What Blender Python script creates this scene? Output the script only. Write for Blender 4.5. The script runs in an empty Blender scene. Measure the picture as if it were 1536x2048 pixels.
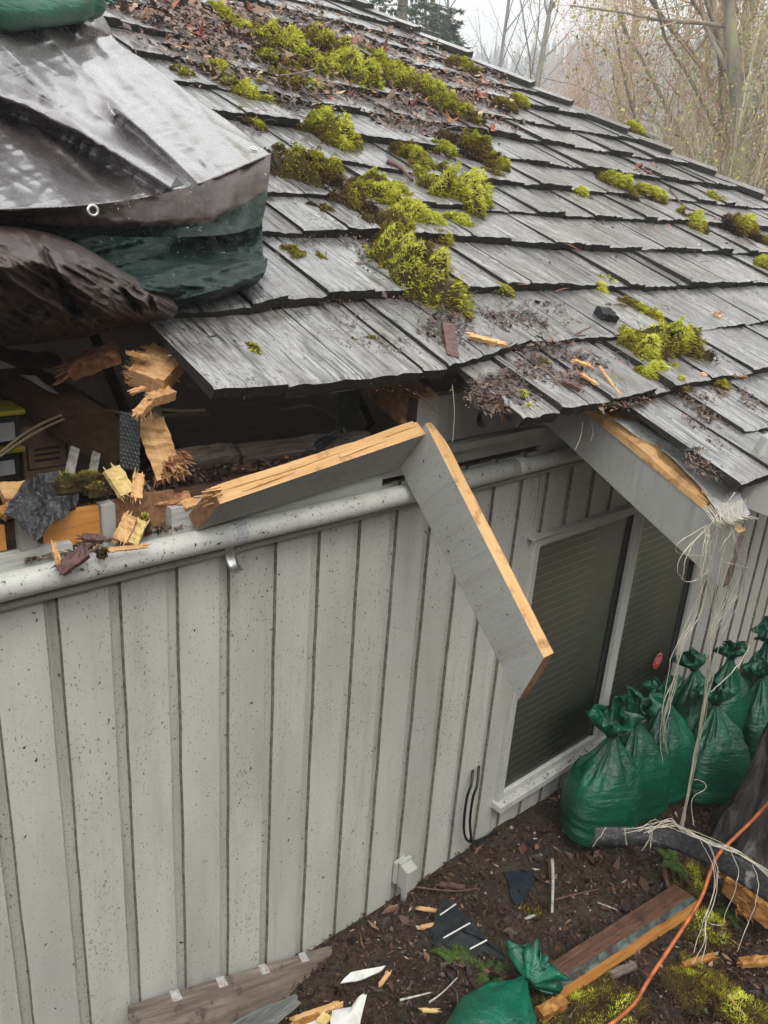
import bpy, bmesh, math, random
import numpy as np
from mathutils import Vector, Matrix, Euler
rnd = random.Random(7)
nr = np.random.RandomState(11)
scene = bpy.context.scene
COL = scene.collection

# ---------------------------------------------------------------- camera, sky, sun, exposure
CAM = np.array([0.0, -1.6, 2.355])
FPX = 1655.73
R3 = np.array([[0.74664748, 0.18821228, -0.63803893],
               [-0.66169973, 0.30867492, -0.68328124],
               [0.0683447, 0.93236041, 0.35501137]])
cd = bpy.data.cameras.new('camera')
cam = bpy.data.objects.new('camera', cd)
COL.objects.link(cam)
cd.sensor_fit = 'VERTICAL'
cd.sensor_height = 24.0
cd.sensor_width = 18.0
cd.lens = FPX / 2048 * 24
cd.clip_start = 0.05
cd.clip_end = 1000
cam.matrix_world = Matrix.Translation(Vector(CAM)) @ Matrix(R3.tolist()).to_4x4()
scene.camera = cam

SUN_EL, SUN_AZ = math.radians(58), math.radians(205)
world = bpy.data.worlds.new('World')
scene.world = world
world.use_nodes = True
wn = world.node_tree.nodes
wl = world.node_tree.links
wn.clear()
sky = wn.new('ShaderNodeTexSky')
sky.sky_type = 'NISHITA'
sky.sun_disc = False
sky.sun_elevation = SUN_EL
sky.sun_rotation = SUN_AZ
sky.air_density = 1.0
sky.dust_density = 4.0
hs = wn.new('ShaderNodeHueSaturation')
hs.inputs['Saturation'].default_value = 0.22
wl.new(sky.outputs[0], hs.inputs['Color'])
b1 = wn.new('ShaderNodeBackground')
b1.inputs['Strength'].default_value = 0.10
wl.new(hs.outputs[0], b1.inputs['Color'])
b2 = wn.new('ShaderNodeBackground')          # the overcast layer
tcw = wn.new('ShaderNodeTexCoord')
nzw = wn.new('ShaderNodeTexNoise')
nzw.inputs['Scale'].default_value = 1.6
nzw.inputs['Detail'].default_value = 3
wl.new(tcw.outputs['Generated'], nzw.inputs['Vector'])
rpw = wn.new('ShaderNodeValToRGB')
rpw.color_ramp.elements[0].position = 0.3
rpw.color_ramp.elements[0].color = (0.88, 0.885, 0.875, 1)
rpw.color_ramp.elements[1].position = 0.7
rpw.color_ramp.elements[1].color = (1, 0.99, 0.965, 1)
wl.new(nzw.outputs['Fac'], rpw.inputs['Fac'])
wl.new(rpw.outputs[0], b2.inputs['Color'])
b2.inputs['Strength'].default_value = 1.15
ads = wn.new('ShaderNodeAddShader')
wl.new(b1.outputs[0], ads.inputs[0])
wl.new(b2.outputs[0], ads.inputs[1])
wo = wn.new('ShaderNodeOutputWorld')
wl.new(ads.outputs[0], wo.inputs['Surface'])
sd = bpy.data.lights.new('sun', 'SUN')
sd.energy = 0.8
sd.angle = math.radians(22)
sd.color = (1.0, 0.97, 0.92)
sun = bpy.data.objects.new('sun', sd)
COL.objects.link(sun)
sdir = Vector((math.sin(SUN_AZ) * math.cos(SUN_EL), math.cos(SUN_AZ) * math.cos(SUN_EL), math.sin(SUN_EL)))
sun.rotation_euler = sdir.to_track_quat('Z', 'Y').to_euler()
scene.view_settings.view_transform = 'Standard'
scene.view_settings.look = 'None'
scene.view_settings.exposure = 0.58
scene.view_settings.gamma = 1.0
scene.view_settings.use_curve_mapping = False

# ---------------------------------------------------------------- measuring helpers
TH = math.radians(23.5)
US = np.array([0, math.cos(TH), math.sin(TH)])
NN = np.array([0, -math.sin(TH), math.cos(TH)])


def ray(x, y):
    return R3 @ np.array([x - 768.0, -(y - 1024.0), -FPX])


def PY(x, y, v=0.0):
    r = ray(x, y)
    return CAM + r * (v - CAM[1]) / r[1]


def PX(x, y, v):
    r = ray(x, y)
    return CAM + r * v / r[0]


def PZ(x, y, v=0.0):
    r = ray(x, y)
    return CAM + r * (v - CAM[2]) / r[2]


def PD(x, y, d):
    r = ray(x, y)
    return CAM + r * d / np.linalg.norm(r)


def RS(x, y, o=0.0):           # roof coordinates (X, s)
    r = ray(x, y)
    P = r * (-(1 - o) / (NN @ r))
    return P[0], P @ US


def RP(X, s, o=0.0):           # roof coordinates to world
    return CAM + np.array([X, 0, 0]) + s * US + (o - 1) * NN


# ---------------------------------------------------------------- object helpers
def tag(o, label=None, cat=None, group=None, kind=None):
    if label: o['label'] = label
    if cat: o['category'] = cat
    if group: o['group'] = group
    if kind: o['kind'] = kind
    return o


def empty(name, loc, label, cat, group=None):
    o = bpy.data.objects.new(name, None)
    o.empty_display_size = 0.1
    COL.objects.link(o)
    o.location = Vector(loc)
    return tag(o, label, cat, group)


def world_loc(o):
    v = Vector((0, 0, 0))
    while o is not None:
        v += o.location
        o = o.parent
    return v


def mesh_np(name, V, F, mats, parent=None, origin=None, attr=None, smooth=False, midx=None):
    """V Nx3 in world space, F list/array of faces"""
    V = np.asarray(V, float)
    base = Vector((0, 0, 0))
    if parent is not None:
        base = world_loc(parent)
    if origin is None:
        if parent is None:
            origin = (V.min(0) + V.max(0)) / 2
            origin[2] = V[:, 2].min()
        else:
            origin = np.array(base)
    me = bpy.data.meshes.new(name)
    Vl = V - np.asarray(origin, float)
    if isinstance(F, np.ndarray):
        n, k = F.shape
        me.vertices.add(len(Vl))
        me.vertices.foreach_set('co', Vl.astype(np.float32).ravel())
        me.loops.add(n * k)
        me.loops.foreach_set('vertex_index', F.astype(np.int32).ravel())
        me.polygons.add(n)
        me.polygons.foreach_set('loop_start', (np.arange(n) * k).astype(np.int32))
        me.polygons.foreach_set('loop_total', np.full(n, k, np.int32))
        me.update(calc_edges=True)
    else:
        me.from_pydata(Vl.tolist(), [], [list(map(int, f)) for f in F])
        me.update()
    if not isinstance(mats, (list, tuple)): mats = [mats]
    for m in mats: me.materials.append(m)
    if midx is not None:
        me.polygons.foreach_set('material_index', np.asarray(midx, np.int32))
    if attr is not None:
        a = me.attributes.new('c', 'FLOAT', 'POINT')
        a.data.foreach_set('value', np.asarray(attr, np.float32))
    if smooth:
        me.polygons.foreach_set('use_smooth', np.ones(len(me.polygons), bool))
    me.validate()
    o = bpy.data.objects.new(name, me)
    COL.objects.link(o)
    if parent is not None:
        o.parent = parent
        o.location = Vector(origin) - base
    else:
        o.location = Vector(origin)
    return o


class MB:
    def __init__(s):
        s.v = []; s.f = []; s.m = []; s.c = []

    def add(s, V, F, m=0, c=0.5):
        b = len(s.v)
        s.v += [tuple(map(float, p)) for p in V]
        s.c += [c] * len(V)
        s.f += [tuple(i + b for i in f) for f in F]
        s.m += list(m) if isinstance(m, (list, tuple)) else [m] * len(F)
        return s

    def box(s, lo, hi, m=0):
        (a, b, c), (d, e, f) = lo, hi
        V = [(a, b, c), (d, b, c), (d, e, c), (a, e, c), (a, b, f), (d, b, f), (d, e, f), (a, e, f)]
        return s.add(V, [(3, 2, 1, 0), (4, 5, 6, 7), (0, 1, 5, 4), (1, 2, 6, 5), (2, 3, 7, 6), (3, 0, 4, 7)], m)

    def hexa(s, bottom, top, m=0):     # 4+4 points
        return s.add(list(bottom) + list(top), [(3, 2, 1, 0), (4, 5, 6, 7), (0, 1, 5, 4), (1, 2, 6, 5), (2, 3, 7, 6), (3, 0, 4, 7)], m)

    def beam(s, P0, P1, up, w, h, m=0, taper=1.0, bevel=0.0):
        """box from P0 to P1; 'up' is across height h, w the other; m may be (side,side,top,bottom,end0,end1)"""
        P0 = np.array(P0, float); P1 = np.array(P1, float)
        d = P1 - P0; d /= np.linalg.norm(d)
        u = np.array(up, float); u = u - d * (u @ d); u /= np.linalg.norm(u)
        r = np.cross(d, u)
        if isinstance(m, int): m = (m,) * 6
        q = []
        for P, k in ((P0, 1), (P1, taper)):
            q += [P - r * w / 2 * k - u * h / 2 * k, P + r * w / 2 * k - u * h / 2 * k, P + r * w / 2 * k + u * h / 2 * k, P - r * w / 2 * k + u * h / 2 * k]
        return s.add(q, [(0, 3, 7, 4), (1, 5, 6, 2), (3, 2, 6, 7), (0, 4, 5, 1), (0, 1, 2, 3), (4, 7, 6, 5)],
                     [m[0], m[1], m[2], m[3], m[4], m[5]])

    def tube(s, pts, rad, n=8, m=0, cap=True, c=0.5):
        P = np.array(pts, float)
        k = len(P)
        if np.isscalar(rad): rad = [rad] * k
        T = np.gradient(P, axis=0)
        T /= (np.linalg.norm(T, axis=1)[:, None] + 1e-9)
        up = np.array([0, 0, 1.0]) if abs(T[0][2]) < 0.9 else np.array([0, 1.0, 0])
        V = []
        for i in range(k):
            a = np.cross(T[i], up); a /= np.linalg.norm(a) + 1e-9
            b = np.cross(a, T[i])
            up = b
            for j in range(n):
                t = 2 * math.pi * j / n
                V.append(P[i] + rad[i] * (math.cos(t) * a + math.sin(t) * b))
        F = [(i * n + j, i * n + (j + 1) % n, (i + 1) * n + (j + 1) % n, (i + 1) * n + j) for i in range(k - 1) for j in range(n)]
        if cap:
            F += [tuple(range(n))[::-1], tuple((k - 1) * n + j for j in range(n))]
        return s.add(V, F, m, c)

    def build(s, name, mats, parent=None, origin=None, smooth=False, attr=False, bevel=0, solid=0, sub=0):
        o = mesh_np(name, s.v, s.f, mats, parent, origin, s.c if attr else None, smooth, s.m)
        if bevel:
            md = o.modifiers.new('bevel', 'BEVEL'); md.width = bevel; md.segments = 2; md.limit_method = 'ANGLE'
        if solid:
            md = o.modifiers.new('solid', 'SOLIDIFY'); md.thickness = solid
        if sub:
            md = o.modifiers.new('sub', 'SUBSURF'); md.levels = sub; md.render_levels = sub
        return o


def spline(pts, n):
    """Catmull-Rom through pts, n samples"""
    P = np.array(pts, float)
    k = len(P)
    Q = np.vstack([2 * P[0] - P[1], P, 2 * P[-1] - P[-2]])
    out = []
    for t in np.linspace(0, k - 1 - 1e-6, n):
        i = int(t); u = t - i
        a, b, c, d = Q[i], Q[i + 1], Q[i + 2], Q[i + 3]
        out.append(0.5 * ((2 * b) + (-a + c) * u + (2 * a - 5 * b + 4 * c - d) * u * u + (-a + 3 * b - 3 * c + d) * u ** 3))
    return np.array(out)


def align(o, d, up=(0, 0, 1)):
    """turn the object's own X axis along d (the wood grain follows local X); shape stays put"""
    d = Vector(d).normalized(); u = Vector(up)
    y = u.cross(d).normalized(); z = d.cross(y)
    Rm = Matrix((d, y, z)).transposed()
    o.data.transform(Rm.transposed().to_4x4())
    o.rotation_euler = Rm.to_euler()
    return o


# ---- cheap smooth noise on arrays
_tab = nr.rand(64, 64)


def vnoise(x, y):
    x = np.asarray(x, float); y = np.asarray(y, float)
    xi = np.floor(x).astype(int); yi = np.floor(y).astype(int)
    fx = x - xi; fy = y - yi
    fx = fx * fx * (3 - 2 * fx); fy = fy * fy * (3 - 2 * fy)
    g = lambda a, b: _tab[a % 64, b % 64]
    return (g(xi, yi) * (1 - fx) + g(xi + 1, yi) * fx) * (1 - fy) + (g(xi, yi + 1) * (1 - fx) + g(xi + 1, yi + 1) * fx) * fy - 0.5


def fbm(x, y, o=4):
    r = 0; a = 1.0
    for i in range(o):
        r = r + a * vnoise(x * 2 ** i + 17 * i, y * 2 ** i + 31 * i); a *= 0.5
    return r


# ---------------------------------------------------------------- materials
def L(h):
    """sRGB 0-255 triple to linear"""
    return tuple((c / 255 / 12.92) if c / 255 <= 0.04045 else ((c / 255 + 0.055) / 1.055) ** 2.4 for c in h) + (1,)


class NM:
    def __init__(s, name):
        s.m = bpy.data.materials.new(name)
        s.m.use_nodes = True
        s.t = s.m.node_tree
        s.n = s.t.nodes
        s.b = s.n['Principled BSDF']
        s.out = s.n['Material Output']

    def l(s, a, b): s.t.links.new(a, b)

    def coord(s, scale=(1, 1, 1), kind='Object', rand=0):
        tc = s.n.new('ShaderNodeTexCoord')
        mp = s.n.new('ShaderNodeMapping')
        mp.inputs['Scale'].default_value = scale
        if kind == 'World':
            g = s.n.new('ShaderNodeNewGeometry'); src = g.outputs['Position']
        else:
            src = tc.outputs[kind]
        if rand:
            oi = s.n.new('ShaderNodeObjectInfo')
            cb = s.n.new('ShaderNodeCombineXYZ')
            mu = s.n.new('ShaderNodeMath'); mu.operation = 'MULTIPLY'; mu.inputs[1].default_value = rand
            s.l(oi.outputs['Random'], mu.inputs[0])
            for i in range(3): s.l(mu.outputs[0], cb.inputs[i])
            ad = s.n.new('ShaderNodeVectorMath'); ad.operation = 'ADD'
            s.l(src, ad.inputs[0]); s.l(cb.outputs[0], ad.inputs[1])
            src = ad.outputs[0]
        s.l(src, mp.inputs['Vector'])
        return mp.outputs[0]

    def noise(s, vec, scale=5, detail=4, rough=0.55, dist=0):
        n = s.n.new('ShaderNodeTexNoise')
        n.inputs['Scale'].default_value = scale
        n.inputs['Detail'].default_value = detail
        n.inputs['Roughness'].default_value = rough
        n.inputs['Distortion'].default_value = dist
        s.l(vec, n.inputs['Vector'])
        return n.outputs['Fac']

    def ramp(s, fac, stops):
        r = s.n.new('ShaderNodeValToRGB')
        e = r.color_ramp.elements
        while len(e) < len(stops): e.new(0.5)
        for i, (p, c) in enumerate(stops):
            e[i].position = p
            e[i].color = c if len(c) == 4 else tuple(c) + (1,)
        s.l(fac, r.inputs['Fac'])
        return r.outputs[0]

    def mix(s, fac, a, b, mode='MIX'):
        n = s.n.new('ShaderNodeMix')
        n.data_type = 'RGBA'; n.blend_type = mode
        if isinstance(fac, (int, float)): n.inputs[0].default_value = fac
        else: s.l(fac, n.inputs[0])
        for i, v in ((6, a), (7, b)):
            if isinstance(v, tuple): n.inputs[i].default_value = v if len(v) == 4 else v + (1,)
            else: s.l(v, n.inputs[i])
        return n.outputs[2]

    def math(s, op, a, b=0.0):
        n = s.n.new('ShaderNodeMath'); n.operation = op
        for i, v in ((0, a), (1, b)):
            if isinstance(v, (int, float)): n.inputs[i].default_value = v
            else: s.l(v, n.inputs[i])
        return n.outputs[0]

    def rand(s, lo, hi):
        oi = s.n.new('ShaderNodeObjectInfo')
        mr = s.n.new('ShaderNodeMapRange')
        mr.inputs['To Min'].default_value = lo; mr.inputs['To Max'].default_value = hi
        s.l(oi.outputs['Random'], mr.inputs['Value'])
        return mr.outputs[0]

    def attr(s, name='c'):
        a = s.n.new('ShaderNodeAttribute'); a.attribute_name = name
        return a.outputs['Fac']

    def bump(s, h, strength=0.5, dist=0.01, nrm=None):
        b = s.n.new('ShaderNodeBump')
        b.inputs['Strength'].default_value = strength
        b.inputs['Distance'].default_value = dist
        s.l(h, b.inputs['Height'])
        if nrm is not None: s.l(nrm, b.inputs['Normal'])
        return b.outputs[0]

    def fin(s, col=None, rough=0.6, nrm=None, metal=0, spec=0.5, **k):
        if col is not None:
            if isinstance(col, tuple): s.b.inputs['Base Color'].default_value = col if len(col) == 4 else col + (1,)
            else: s.l(col, s.b.inputs['Base Color'])
        if isinstance(rough, (int, float)): s.b.inputs['Roughness'].default_value = rough
        else: s.l(rough, s.b.inputs['Roughness'])
        if nrm is not None: s.l(nrm, s.b.inputs['Normal'])
        s.b.inputs['Metallic'].default_value = metal
        s.b.inputs['Specular IOR Level'].default_value = spec
        for a, v in k.items(): s.b.inputs[a.replace('_', ' ')].default_value = v
        return s.m


def speck(m, vec, base, scale, thr, col, soft=0.03):
    n = m.noise(vec, scale, 3, 0.6)
    n = m.math('ADD', n, m.math('MULTIPLY', m.math('SUBTRACT', m.noise(vec, scale * .06, 3, .6), .5), .22))
    f = m.ramp(n, [(thr, (0, 0, 0)), (min(1, thr + soft), (1, 1, 1))])
    return m.mix(f, base, col)


def mat_shingle():
    m = NM('wet_grey_shake')
    v = m.coord((1, 1, 1), rand=40)
    g = m.coord((95, 2.2, 95), rand=40)
    grain = m.noise(g, 1.0, 5, 0.62, 0.3)
    grain2 = m.noise(m.coord((260, 7, 260), rand=40), 1.0, 3, 0.6)
    patch = m.noise(v, 7, 5, 0.7)
    c = m.ramp(grain, [(0.30, (0.012, 0.012, 0.012)), (0.40, (0.07, 0.072, 0.07)), (0.50, (0.215, 0.212, 0.205)), (0.72, (0.36, 0.357, 0.345))])
    c = m.mix(m.math('MULTIPLY', m.ramp(patch, [(0.42, (0, 0, 0)), (0.66, (1, 1, 1))]), 0.62), c, (0.062, 0.045, 0.030))
    c = m.mix(0.55, c, m.ramp(grain2, [(0.36, (0.25, 0.25, 0.25)), (0.52, (1, 1, 1))]), 'MULTIPLY')
    tone = m.rand(0.7, 1.25)
    hsv = m.n.new('ShaderNodeHueSaturation')
    m.l(c, hsv.inputs['Color']); m.l(tone, hsv.inputs['Value'])
    c = speck(m, m.coord((1, 1, 1), rand=20), hsv.outputs[0], 55, 0.63, (0.012, 0.01, 0.008, 1))
    # the cut butt end shows darker, sodden end grain
    c = c
    crk = m.noise(m.coord((46, 0.9, 46), rand=17), 1.0, 3, 0.5, 0.2)
    ck = m.ramp(crk, [(0.33, (0, 0, 0)), (0.39, (1, 1, 1))])
    c = m.mix(ck, (0.010, 0.010, 0.009, 1), c)
    h = m.math('ADD', m.math('MULTIPLY', grain, 1.0), m.math('MULTIPLY', grain2, 0.5))
    h = m.math('ADD', h, m.math('MULTIPLY', ck, 0.5))
    h = m.math('ADD', h, m.math('MULTIPLY', patch, 1.2))
    b = m.bump(h, 0.95, 0.007)
    ro = m.ramp(m.noise(v, 14, 3), [(0.35, (0.24,) * 3), (0.7, (0.5,) * 3)])
    return m.fin(c, ro, b, spec=0.8, Coat_Weight=0.7, Coat_Roughness=0.2)


def mat_wood(name, cols, grain=(60, 3, 60), rough=0.65, bump=0.6, kind='Object', rand=30, dirt=0.0, dirtcol=(0.03, 0.02, 0.015, 1), spec=0.35):
    m = NM(name)
    g = m.noise(m.coord(tuple(q * 1.5 for q in grain), kind, rand), 1.0, 6, 0.68, 0.1)
    k = len(cols)
    c = m.ramp(g, [(0.22 + 0.5 * i / (k - 1), cols[i]) for i in range(k)])
    if dirt:
        n = m.noise(m.coord((1, 1, 1), kind, rand), 16, 4, 0.65)
        c = m.mix(m.ramp(n, [(0.62 - dirt * .3, (0, 0, 0)), (0.8 - dirt * .3, (1, 1, 1))]), c, dirtcol)
    b = m.bump(g, bump, 0.004)
    return m.fin(c, rough, b, spec=spec)


def mat_paint(name, col, stain=0.3, specks=0.64, stipple=True, kind='Object', rough=0.55, rand=9):
    m = NM(name)
    v = m.coord((1, 1, 1), kind, rand)
    big = m.noise(m.coord((3, 3, 0.9), kind, rand), 1.3, 5, 0.6)
    dk = tuple(x * 0.72 for x in col[:3]) + (1,)
    c = m.mix(m.ramp(big, [(0.35, (0, 0, 0)), (0.75, (1, 1, 1))]), col, dk)
    st = m.noise(m.coord((26, 26, 2.0), kind, rand), 1.0, 4, 0.6)
    c = m.mix(m.math('MULTIPLY', m.ramp(st, [(0.52, (0, 0, 0)), (0.78, (1, 1, 1))]), stain), c, (0.17, 0.145, 0.10, 1))
    c = speck(m, m.coord((1, 1, 0.6), kind, rand), c, 170, specks, (0.10, 0.09, 0.07, 1), 0.10)
    c = speck(m, m.coord((1, 1.0, 1), kind, rand + 5), c, 48, specks + 0.10, (0.07, 0.05, 0.035, 1), 0.03)
    h = m.noise(v, 150 if stipple else 40, 4, 0.7)
    h2 = m.noise(m.coord((60, 60, 9), kind, rand), 1.0, 3, 0.6)
    b = m.bump(m.math('ADD', h, m.math('MULTIPLY', h2, 0.8)), 0.35, 0.004)
    return m.fin(c, rough, b, spec=0.4)


def mat_attr(name, stops, rough=0.6, spec=0.4, noise=0.0, sheen=0, trans=0):
    m = NM(name)
    f = m.attr()
    if noise:
        n = m.noise(m.coord((1, 1, 1), 'World'), noise, 3)
        f = m.math('ADD', m.math('MULTIPLY', f, 0.6), m.math('MULTIPLY', m.math('SUBTRACT', n, 0.2), 0.65))
    c = m.ramp(f, stops)
    return m.fin(c, rough, None, spec=spec)


def mat_plain(name, col, rough=0.5, metal=0, spec=0.5, var=0.25, scale=20, bump=0.15, kind='Object'):
    m = NM(name)
    n = m.noise(m.coord((1, 1, 1), kind, 7), scale, 4, 0.6)
    dk = tuple(x * (1 - var) for x in col[:3]) + (1,)
    lt = tuple(min(1, x * (1 + var)) for x in col[:3]) + (1,)
    c = m.ramp(n, [(0.3, dk), (0.7, lt)])
    return m.fin(c, rough, m.bump(n, bump, 0.004), metal, spec)


M = {}
M['shake'] = mat_shingle()
M['shake_butt'] = mat_wood('sodden_shake_end', [(0.006, 0.006, 0.005, 1), (0.02, 0.019, 0.016, 1), (0.045, 0.042, 0.036, 1)], (120, 120, 20), 0.75, 0.9)
M['shake_broken'] = mat_wood('freshly_exposed_shake', [(0.012, 0.009, 0.007, 1), (0.06, 0.04, 0.028, 1), (0.14, 0.095, 0.06, 1)], (60, 2, 60), 0.6, 0.9)
M['siding'] = mat_paint('sage_grey_siding_paint', (0.56, 0.568, 0.52, 1), 0.22, 0.62, kind='World')
M['groove'] = mat_paint('dirty_siding_groove_paint', (0.54, 0.545, 0.495, 1), 0.4, 0.60, kind='World')
M['trim'] = mat_paint('sage_grey_trim_paint', (0.45, 0.455, 0.42, 1), 0.35, 0.62, stipple=False)
M['pipe'] = mat_paint('painted_plastic_pipe', (0.55, 0.56, 0.52, 1), 0.25, 0.61, stipple=False, rough=0.38)
M['paintboard'] = mat_paint('grey_painted_lumber', (0.36, 0.363, 0.34, 1), 0.45, 0.65, stipple=False)
M['whiteframe'] = mat_paint('off_white_window_frame', (0.56, 0.565, 0.53, 1), 0.3, 0.62, stipple=False, rough=0.4)
M['paintgrain'] = mat_wood('weathered_painted_board', [(0.20, 0.21, 0.20, 1), (0.42, 0.43, 0.40, 1), (0.52, 0.53, 0.49, 1)], (4, 60, 60), 0.6, 0.6)
M['fresh'] = mat_wood('freshly_split_fir', [(0.42, 0.21, 0.08, 1), (0.58, 0.34, 0.14, 1), (0.68, 0.44, 0.21, 1)], (3, 45, 45), 0.6, 0.6, dirt=0.28, dirtcol=(0.20, 0.09, 0.035, 1))
M['splinter'] = mat_wood('torn_fir_splinters', [(0.34, 0.15, 0.06, 1), (0.56, 0.31, 0.13, 1), (0.74, 0.49, 0.25, 1)], (12, 60, 60), 0.65, 0.9, dirt=0.12, dirtcol=(0.20, 0.07, 0.03, 1))
M['orangewood'] = mat_wood('varnished_orange_fir', [(0.30, 0.11, 0.025, 1), (0.50, 0.22, 0.055, 1), (0.62, 0.31, 0.10, 1)], (4, 50, 50), 0.45, 0.4)
M['endgrain'] = mat_wood('brown_sawn_end_grain', [(0.10, 0.045, 0.02, 1), (0.24, 0.12, 0.06, 1), (0.36, 0.20, 0.11, 1)], (40, 40, 40), 0.75, 0.8, dirt=0.2)
M['oldwood'] = mat_wood('weathered_brown_plank', [(0.045, 0.036, 0.028, 1), (0.14, 0.11, 0.085, 1), (0.25, 0.21, 0.17, 1)], (3, 50, 50), 0.7, 0.9, dirt=0.15)
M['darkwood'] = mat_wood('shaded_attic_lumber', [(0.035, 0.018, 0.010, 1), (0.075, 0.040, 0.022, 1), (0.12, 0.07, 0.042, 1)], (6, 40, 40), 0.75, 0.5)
M['lip'] = mat_plain('shaded_groove_lip', (0.19, 0.175, 0.14, 1), 0.8, 0, 0.2, 0.5, 60, 0.4, 'Object')  # side walls darkened: the groove's shadow line put into the colour
M['underlay'] = mat_plain('black_roofing_felt', (0.012, 0.012, 0.013, 1), 0.7, 0, 0.4)
M['soil'] = None
def mat_soil():
    m = NM('damp_dark_soil')
    v = m.coord((1, 1, 1), 'World')
    a = m.noise(v, 5, 6, 0.65); b = m.noise(v, 60, 5, 0.7)
    c = m.ramp(a, [(0.3, (0.020, 0.012, 0.008)), (0.5, (0.040, 0.024, 0.016)), (0.62, (0.055, 0.038, 0.022)), (0.75, (0.05, 0.05, 0.02))])
    c = m.mix(m.ramp(b, [(0.5, (0, 0, 0)), (0.68, (1, 1, 1))]), c, (0.09, 0.062, 0.042, 1))
    c = speck(m, v, c, 120, 0.68, (0.22, 0.19, 0.15, 1), 0.03)
    h = m.math('ADD', a, b)
    return m.fin(c, 0.75, m.bump(h, 0.9, 0.02), spec=0.35)
M['soil'] = mat_soil()

# ================================================================ GROUND (setting)
def gz(x, y):
    return 0.035 * fbm(np.asarray(x) * 2.2, np.asarray(y) * 2.2, 5) + 0.012 * fbm(np.asarray(x) * 14, np.asarray(y) * 14, 3)


def grid(xs, ys, zf):
    X, Y = np.meshgrid(xs, ys)
    Z = zf(X, Y)
    V = np.stack([X.ravel(), Y.ravel(), Z.ravel()], 1)
    nx, ny = len(xs), len(ys)
    i = np.arange(ny - 1)[:, None] * nx + np.arange(nx - 1)[None]
    i = i.ravel()
    F = np.stack([i, i + 1, i + nx + 1, i + nx], 1)
    return V, F


def sst0(x): x = np.clip(x, 0, 1); return x * x * (3 - 2 * x)


def zground(X, Y):
    z = gz(X, Y) - 0.012
    far = np.clip((np.hypot(X - 2, Y) - 7) / 12, 0, 1)
    z = z - far * 0.5
    z = z + 7.5 * np.clip((-Y - 3.3) / 6.0, 0, 1) ** .9 * (1 + .15 * vnoise(X * .3, Y * .3))  # unseen bank behind the camera, added to block low sky light
    inhouse = (Y > 0.02) & (X < 7) & (Y < 7)
    return np.where(inhouse, z - 0.03, z)


xs = np.concatenate([[-60, -30, -14, -7, -4], np.linspace(-2, 6, 260), [8, 11, 16, 24, 40, 80, 160, 300]])
ys = np.concatenate([[-60, -30, -18, -14, -11, -9.5, -8.5, -7.5, -6.5, -5.5, -4.5, -3.9, -3.3, -2.9], np.linspace(-2.6, 0.4, 120), [1, 3, 6, 10, 16, 24, 40, 80, 160, 300]])
V, F = grid(xs, ys, zground)
tag(mesh_np('ground', V, F, M['soil'], origin=(0, 0, 0), smooth=True), kind='structure')

# ================================================================ HOUSE
house = empty('house', (0, 0, 0), 'grey-sided house with the roof eave crushed open and a sliding window', 'house')
WZ = 1.605           # siding top
WX0, WX1, WZ0, WZ1 = 2.205, 3.50, 0.16, 1.285     # window opening
grooves = [0.569 + 0.1405 * k for k in range(-11, 45)]     # right edge of each groove
gw = 0.030
wallpart = MB()
wall = None
wall = mesh_np('wall', [(-1.2, 0.012, -0.1), (WX0, 0.012, -0.1), (WX0, 0.012, WZ), (-1.2, 0.012, WZ),
                        (WX0, 0.012, -0.1), (WX1, 0.012, -0.1), (WX1, 0.012, WZ0), (WX0, 0.012, WZ0),
                        (WX0, 0.012, WZ1), (WX1, 0.012, WZ1), (WX1, 0.012, WZ), (WX0, 0.012, WZ),
                        (WX1, 0.012, -0.1), (7.0, 0.012, -0.1), (7.0, 0.012, WZ), (WX1, 0.012, WZ)],
               [(0, 1, 2, 3), (4, 5, 6, 7), (8, 9, 10, 11), (12, 13, 14, 15)], M['groove'], parent=house, origin=(-1.2, 0.012, 0))


def board(x0, x1, z0, z1):
    mb = MB()
    n = max(2, int((z1 - z0) / 0.1))
    zs = np.linspace(z0, z1, n)
    V = []
    for z in zs:
        j0 = 0.0012 * rnd.uniform(-1, 1); j1 = 0.0012 * rnd.uniform(-1, 1)
        V += [(x0 + j0 - 0.0015, 0.0115, z), (x0 + j0 + 0.0005, 0.0, z), (x1 + j1 - 0.001, 0.0, z), (x1 + j1 + 0.002, 0.0115, z)]
    F = []
    for i in range(n - 1):
        for j in range(3):
            F.append((i * 4 + j, i * 4 + j + 1, i * 4 + j + 5, i * 4 + j + 4))
    F.append((3, 2, 1, 0)); k = (n - 1) * 4
    F.append((k, k + 1, k + 2, k + 3))
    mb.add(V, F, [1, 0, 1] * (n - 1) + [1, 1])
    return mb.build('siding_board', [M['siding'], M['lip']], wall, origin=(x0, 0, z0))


for g0, g1 in zip(grooves[:-1], grooves[1:]):
    x0, x1 = g0, g1 - gw
    zb = -0.035 + rnd.uniform(-0.006, 0.006)
    if x1 < WX0 or x0 > WX1:
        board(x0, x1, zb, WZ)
    else:
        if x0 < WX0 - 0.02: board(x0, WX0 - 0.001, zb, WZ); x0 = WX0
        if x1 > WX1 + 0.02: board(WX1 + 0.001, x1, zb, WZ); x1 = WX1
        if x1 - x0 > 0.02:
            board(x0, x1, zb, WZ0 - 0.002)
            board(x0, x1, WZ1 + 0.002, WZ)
# panel joint: thin cracks beside grooves
for gx in (0.569 + 0.1405 * 7 + 0.018,):
    pass
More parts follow.
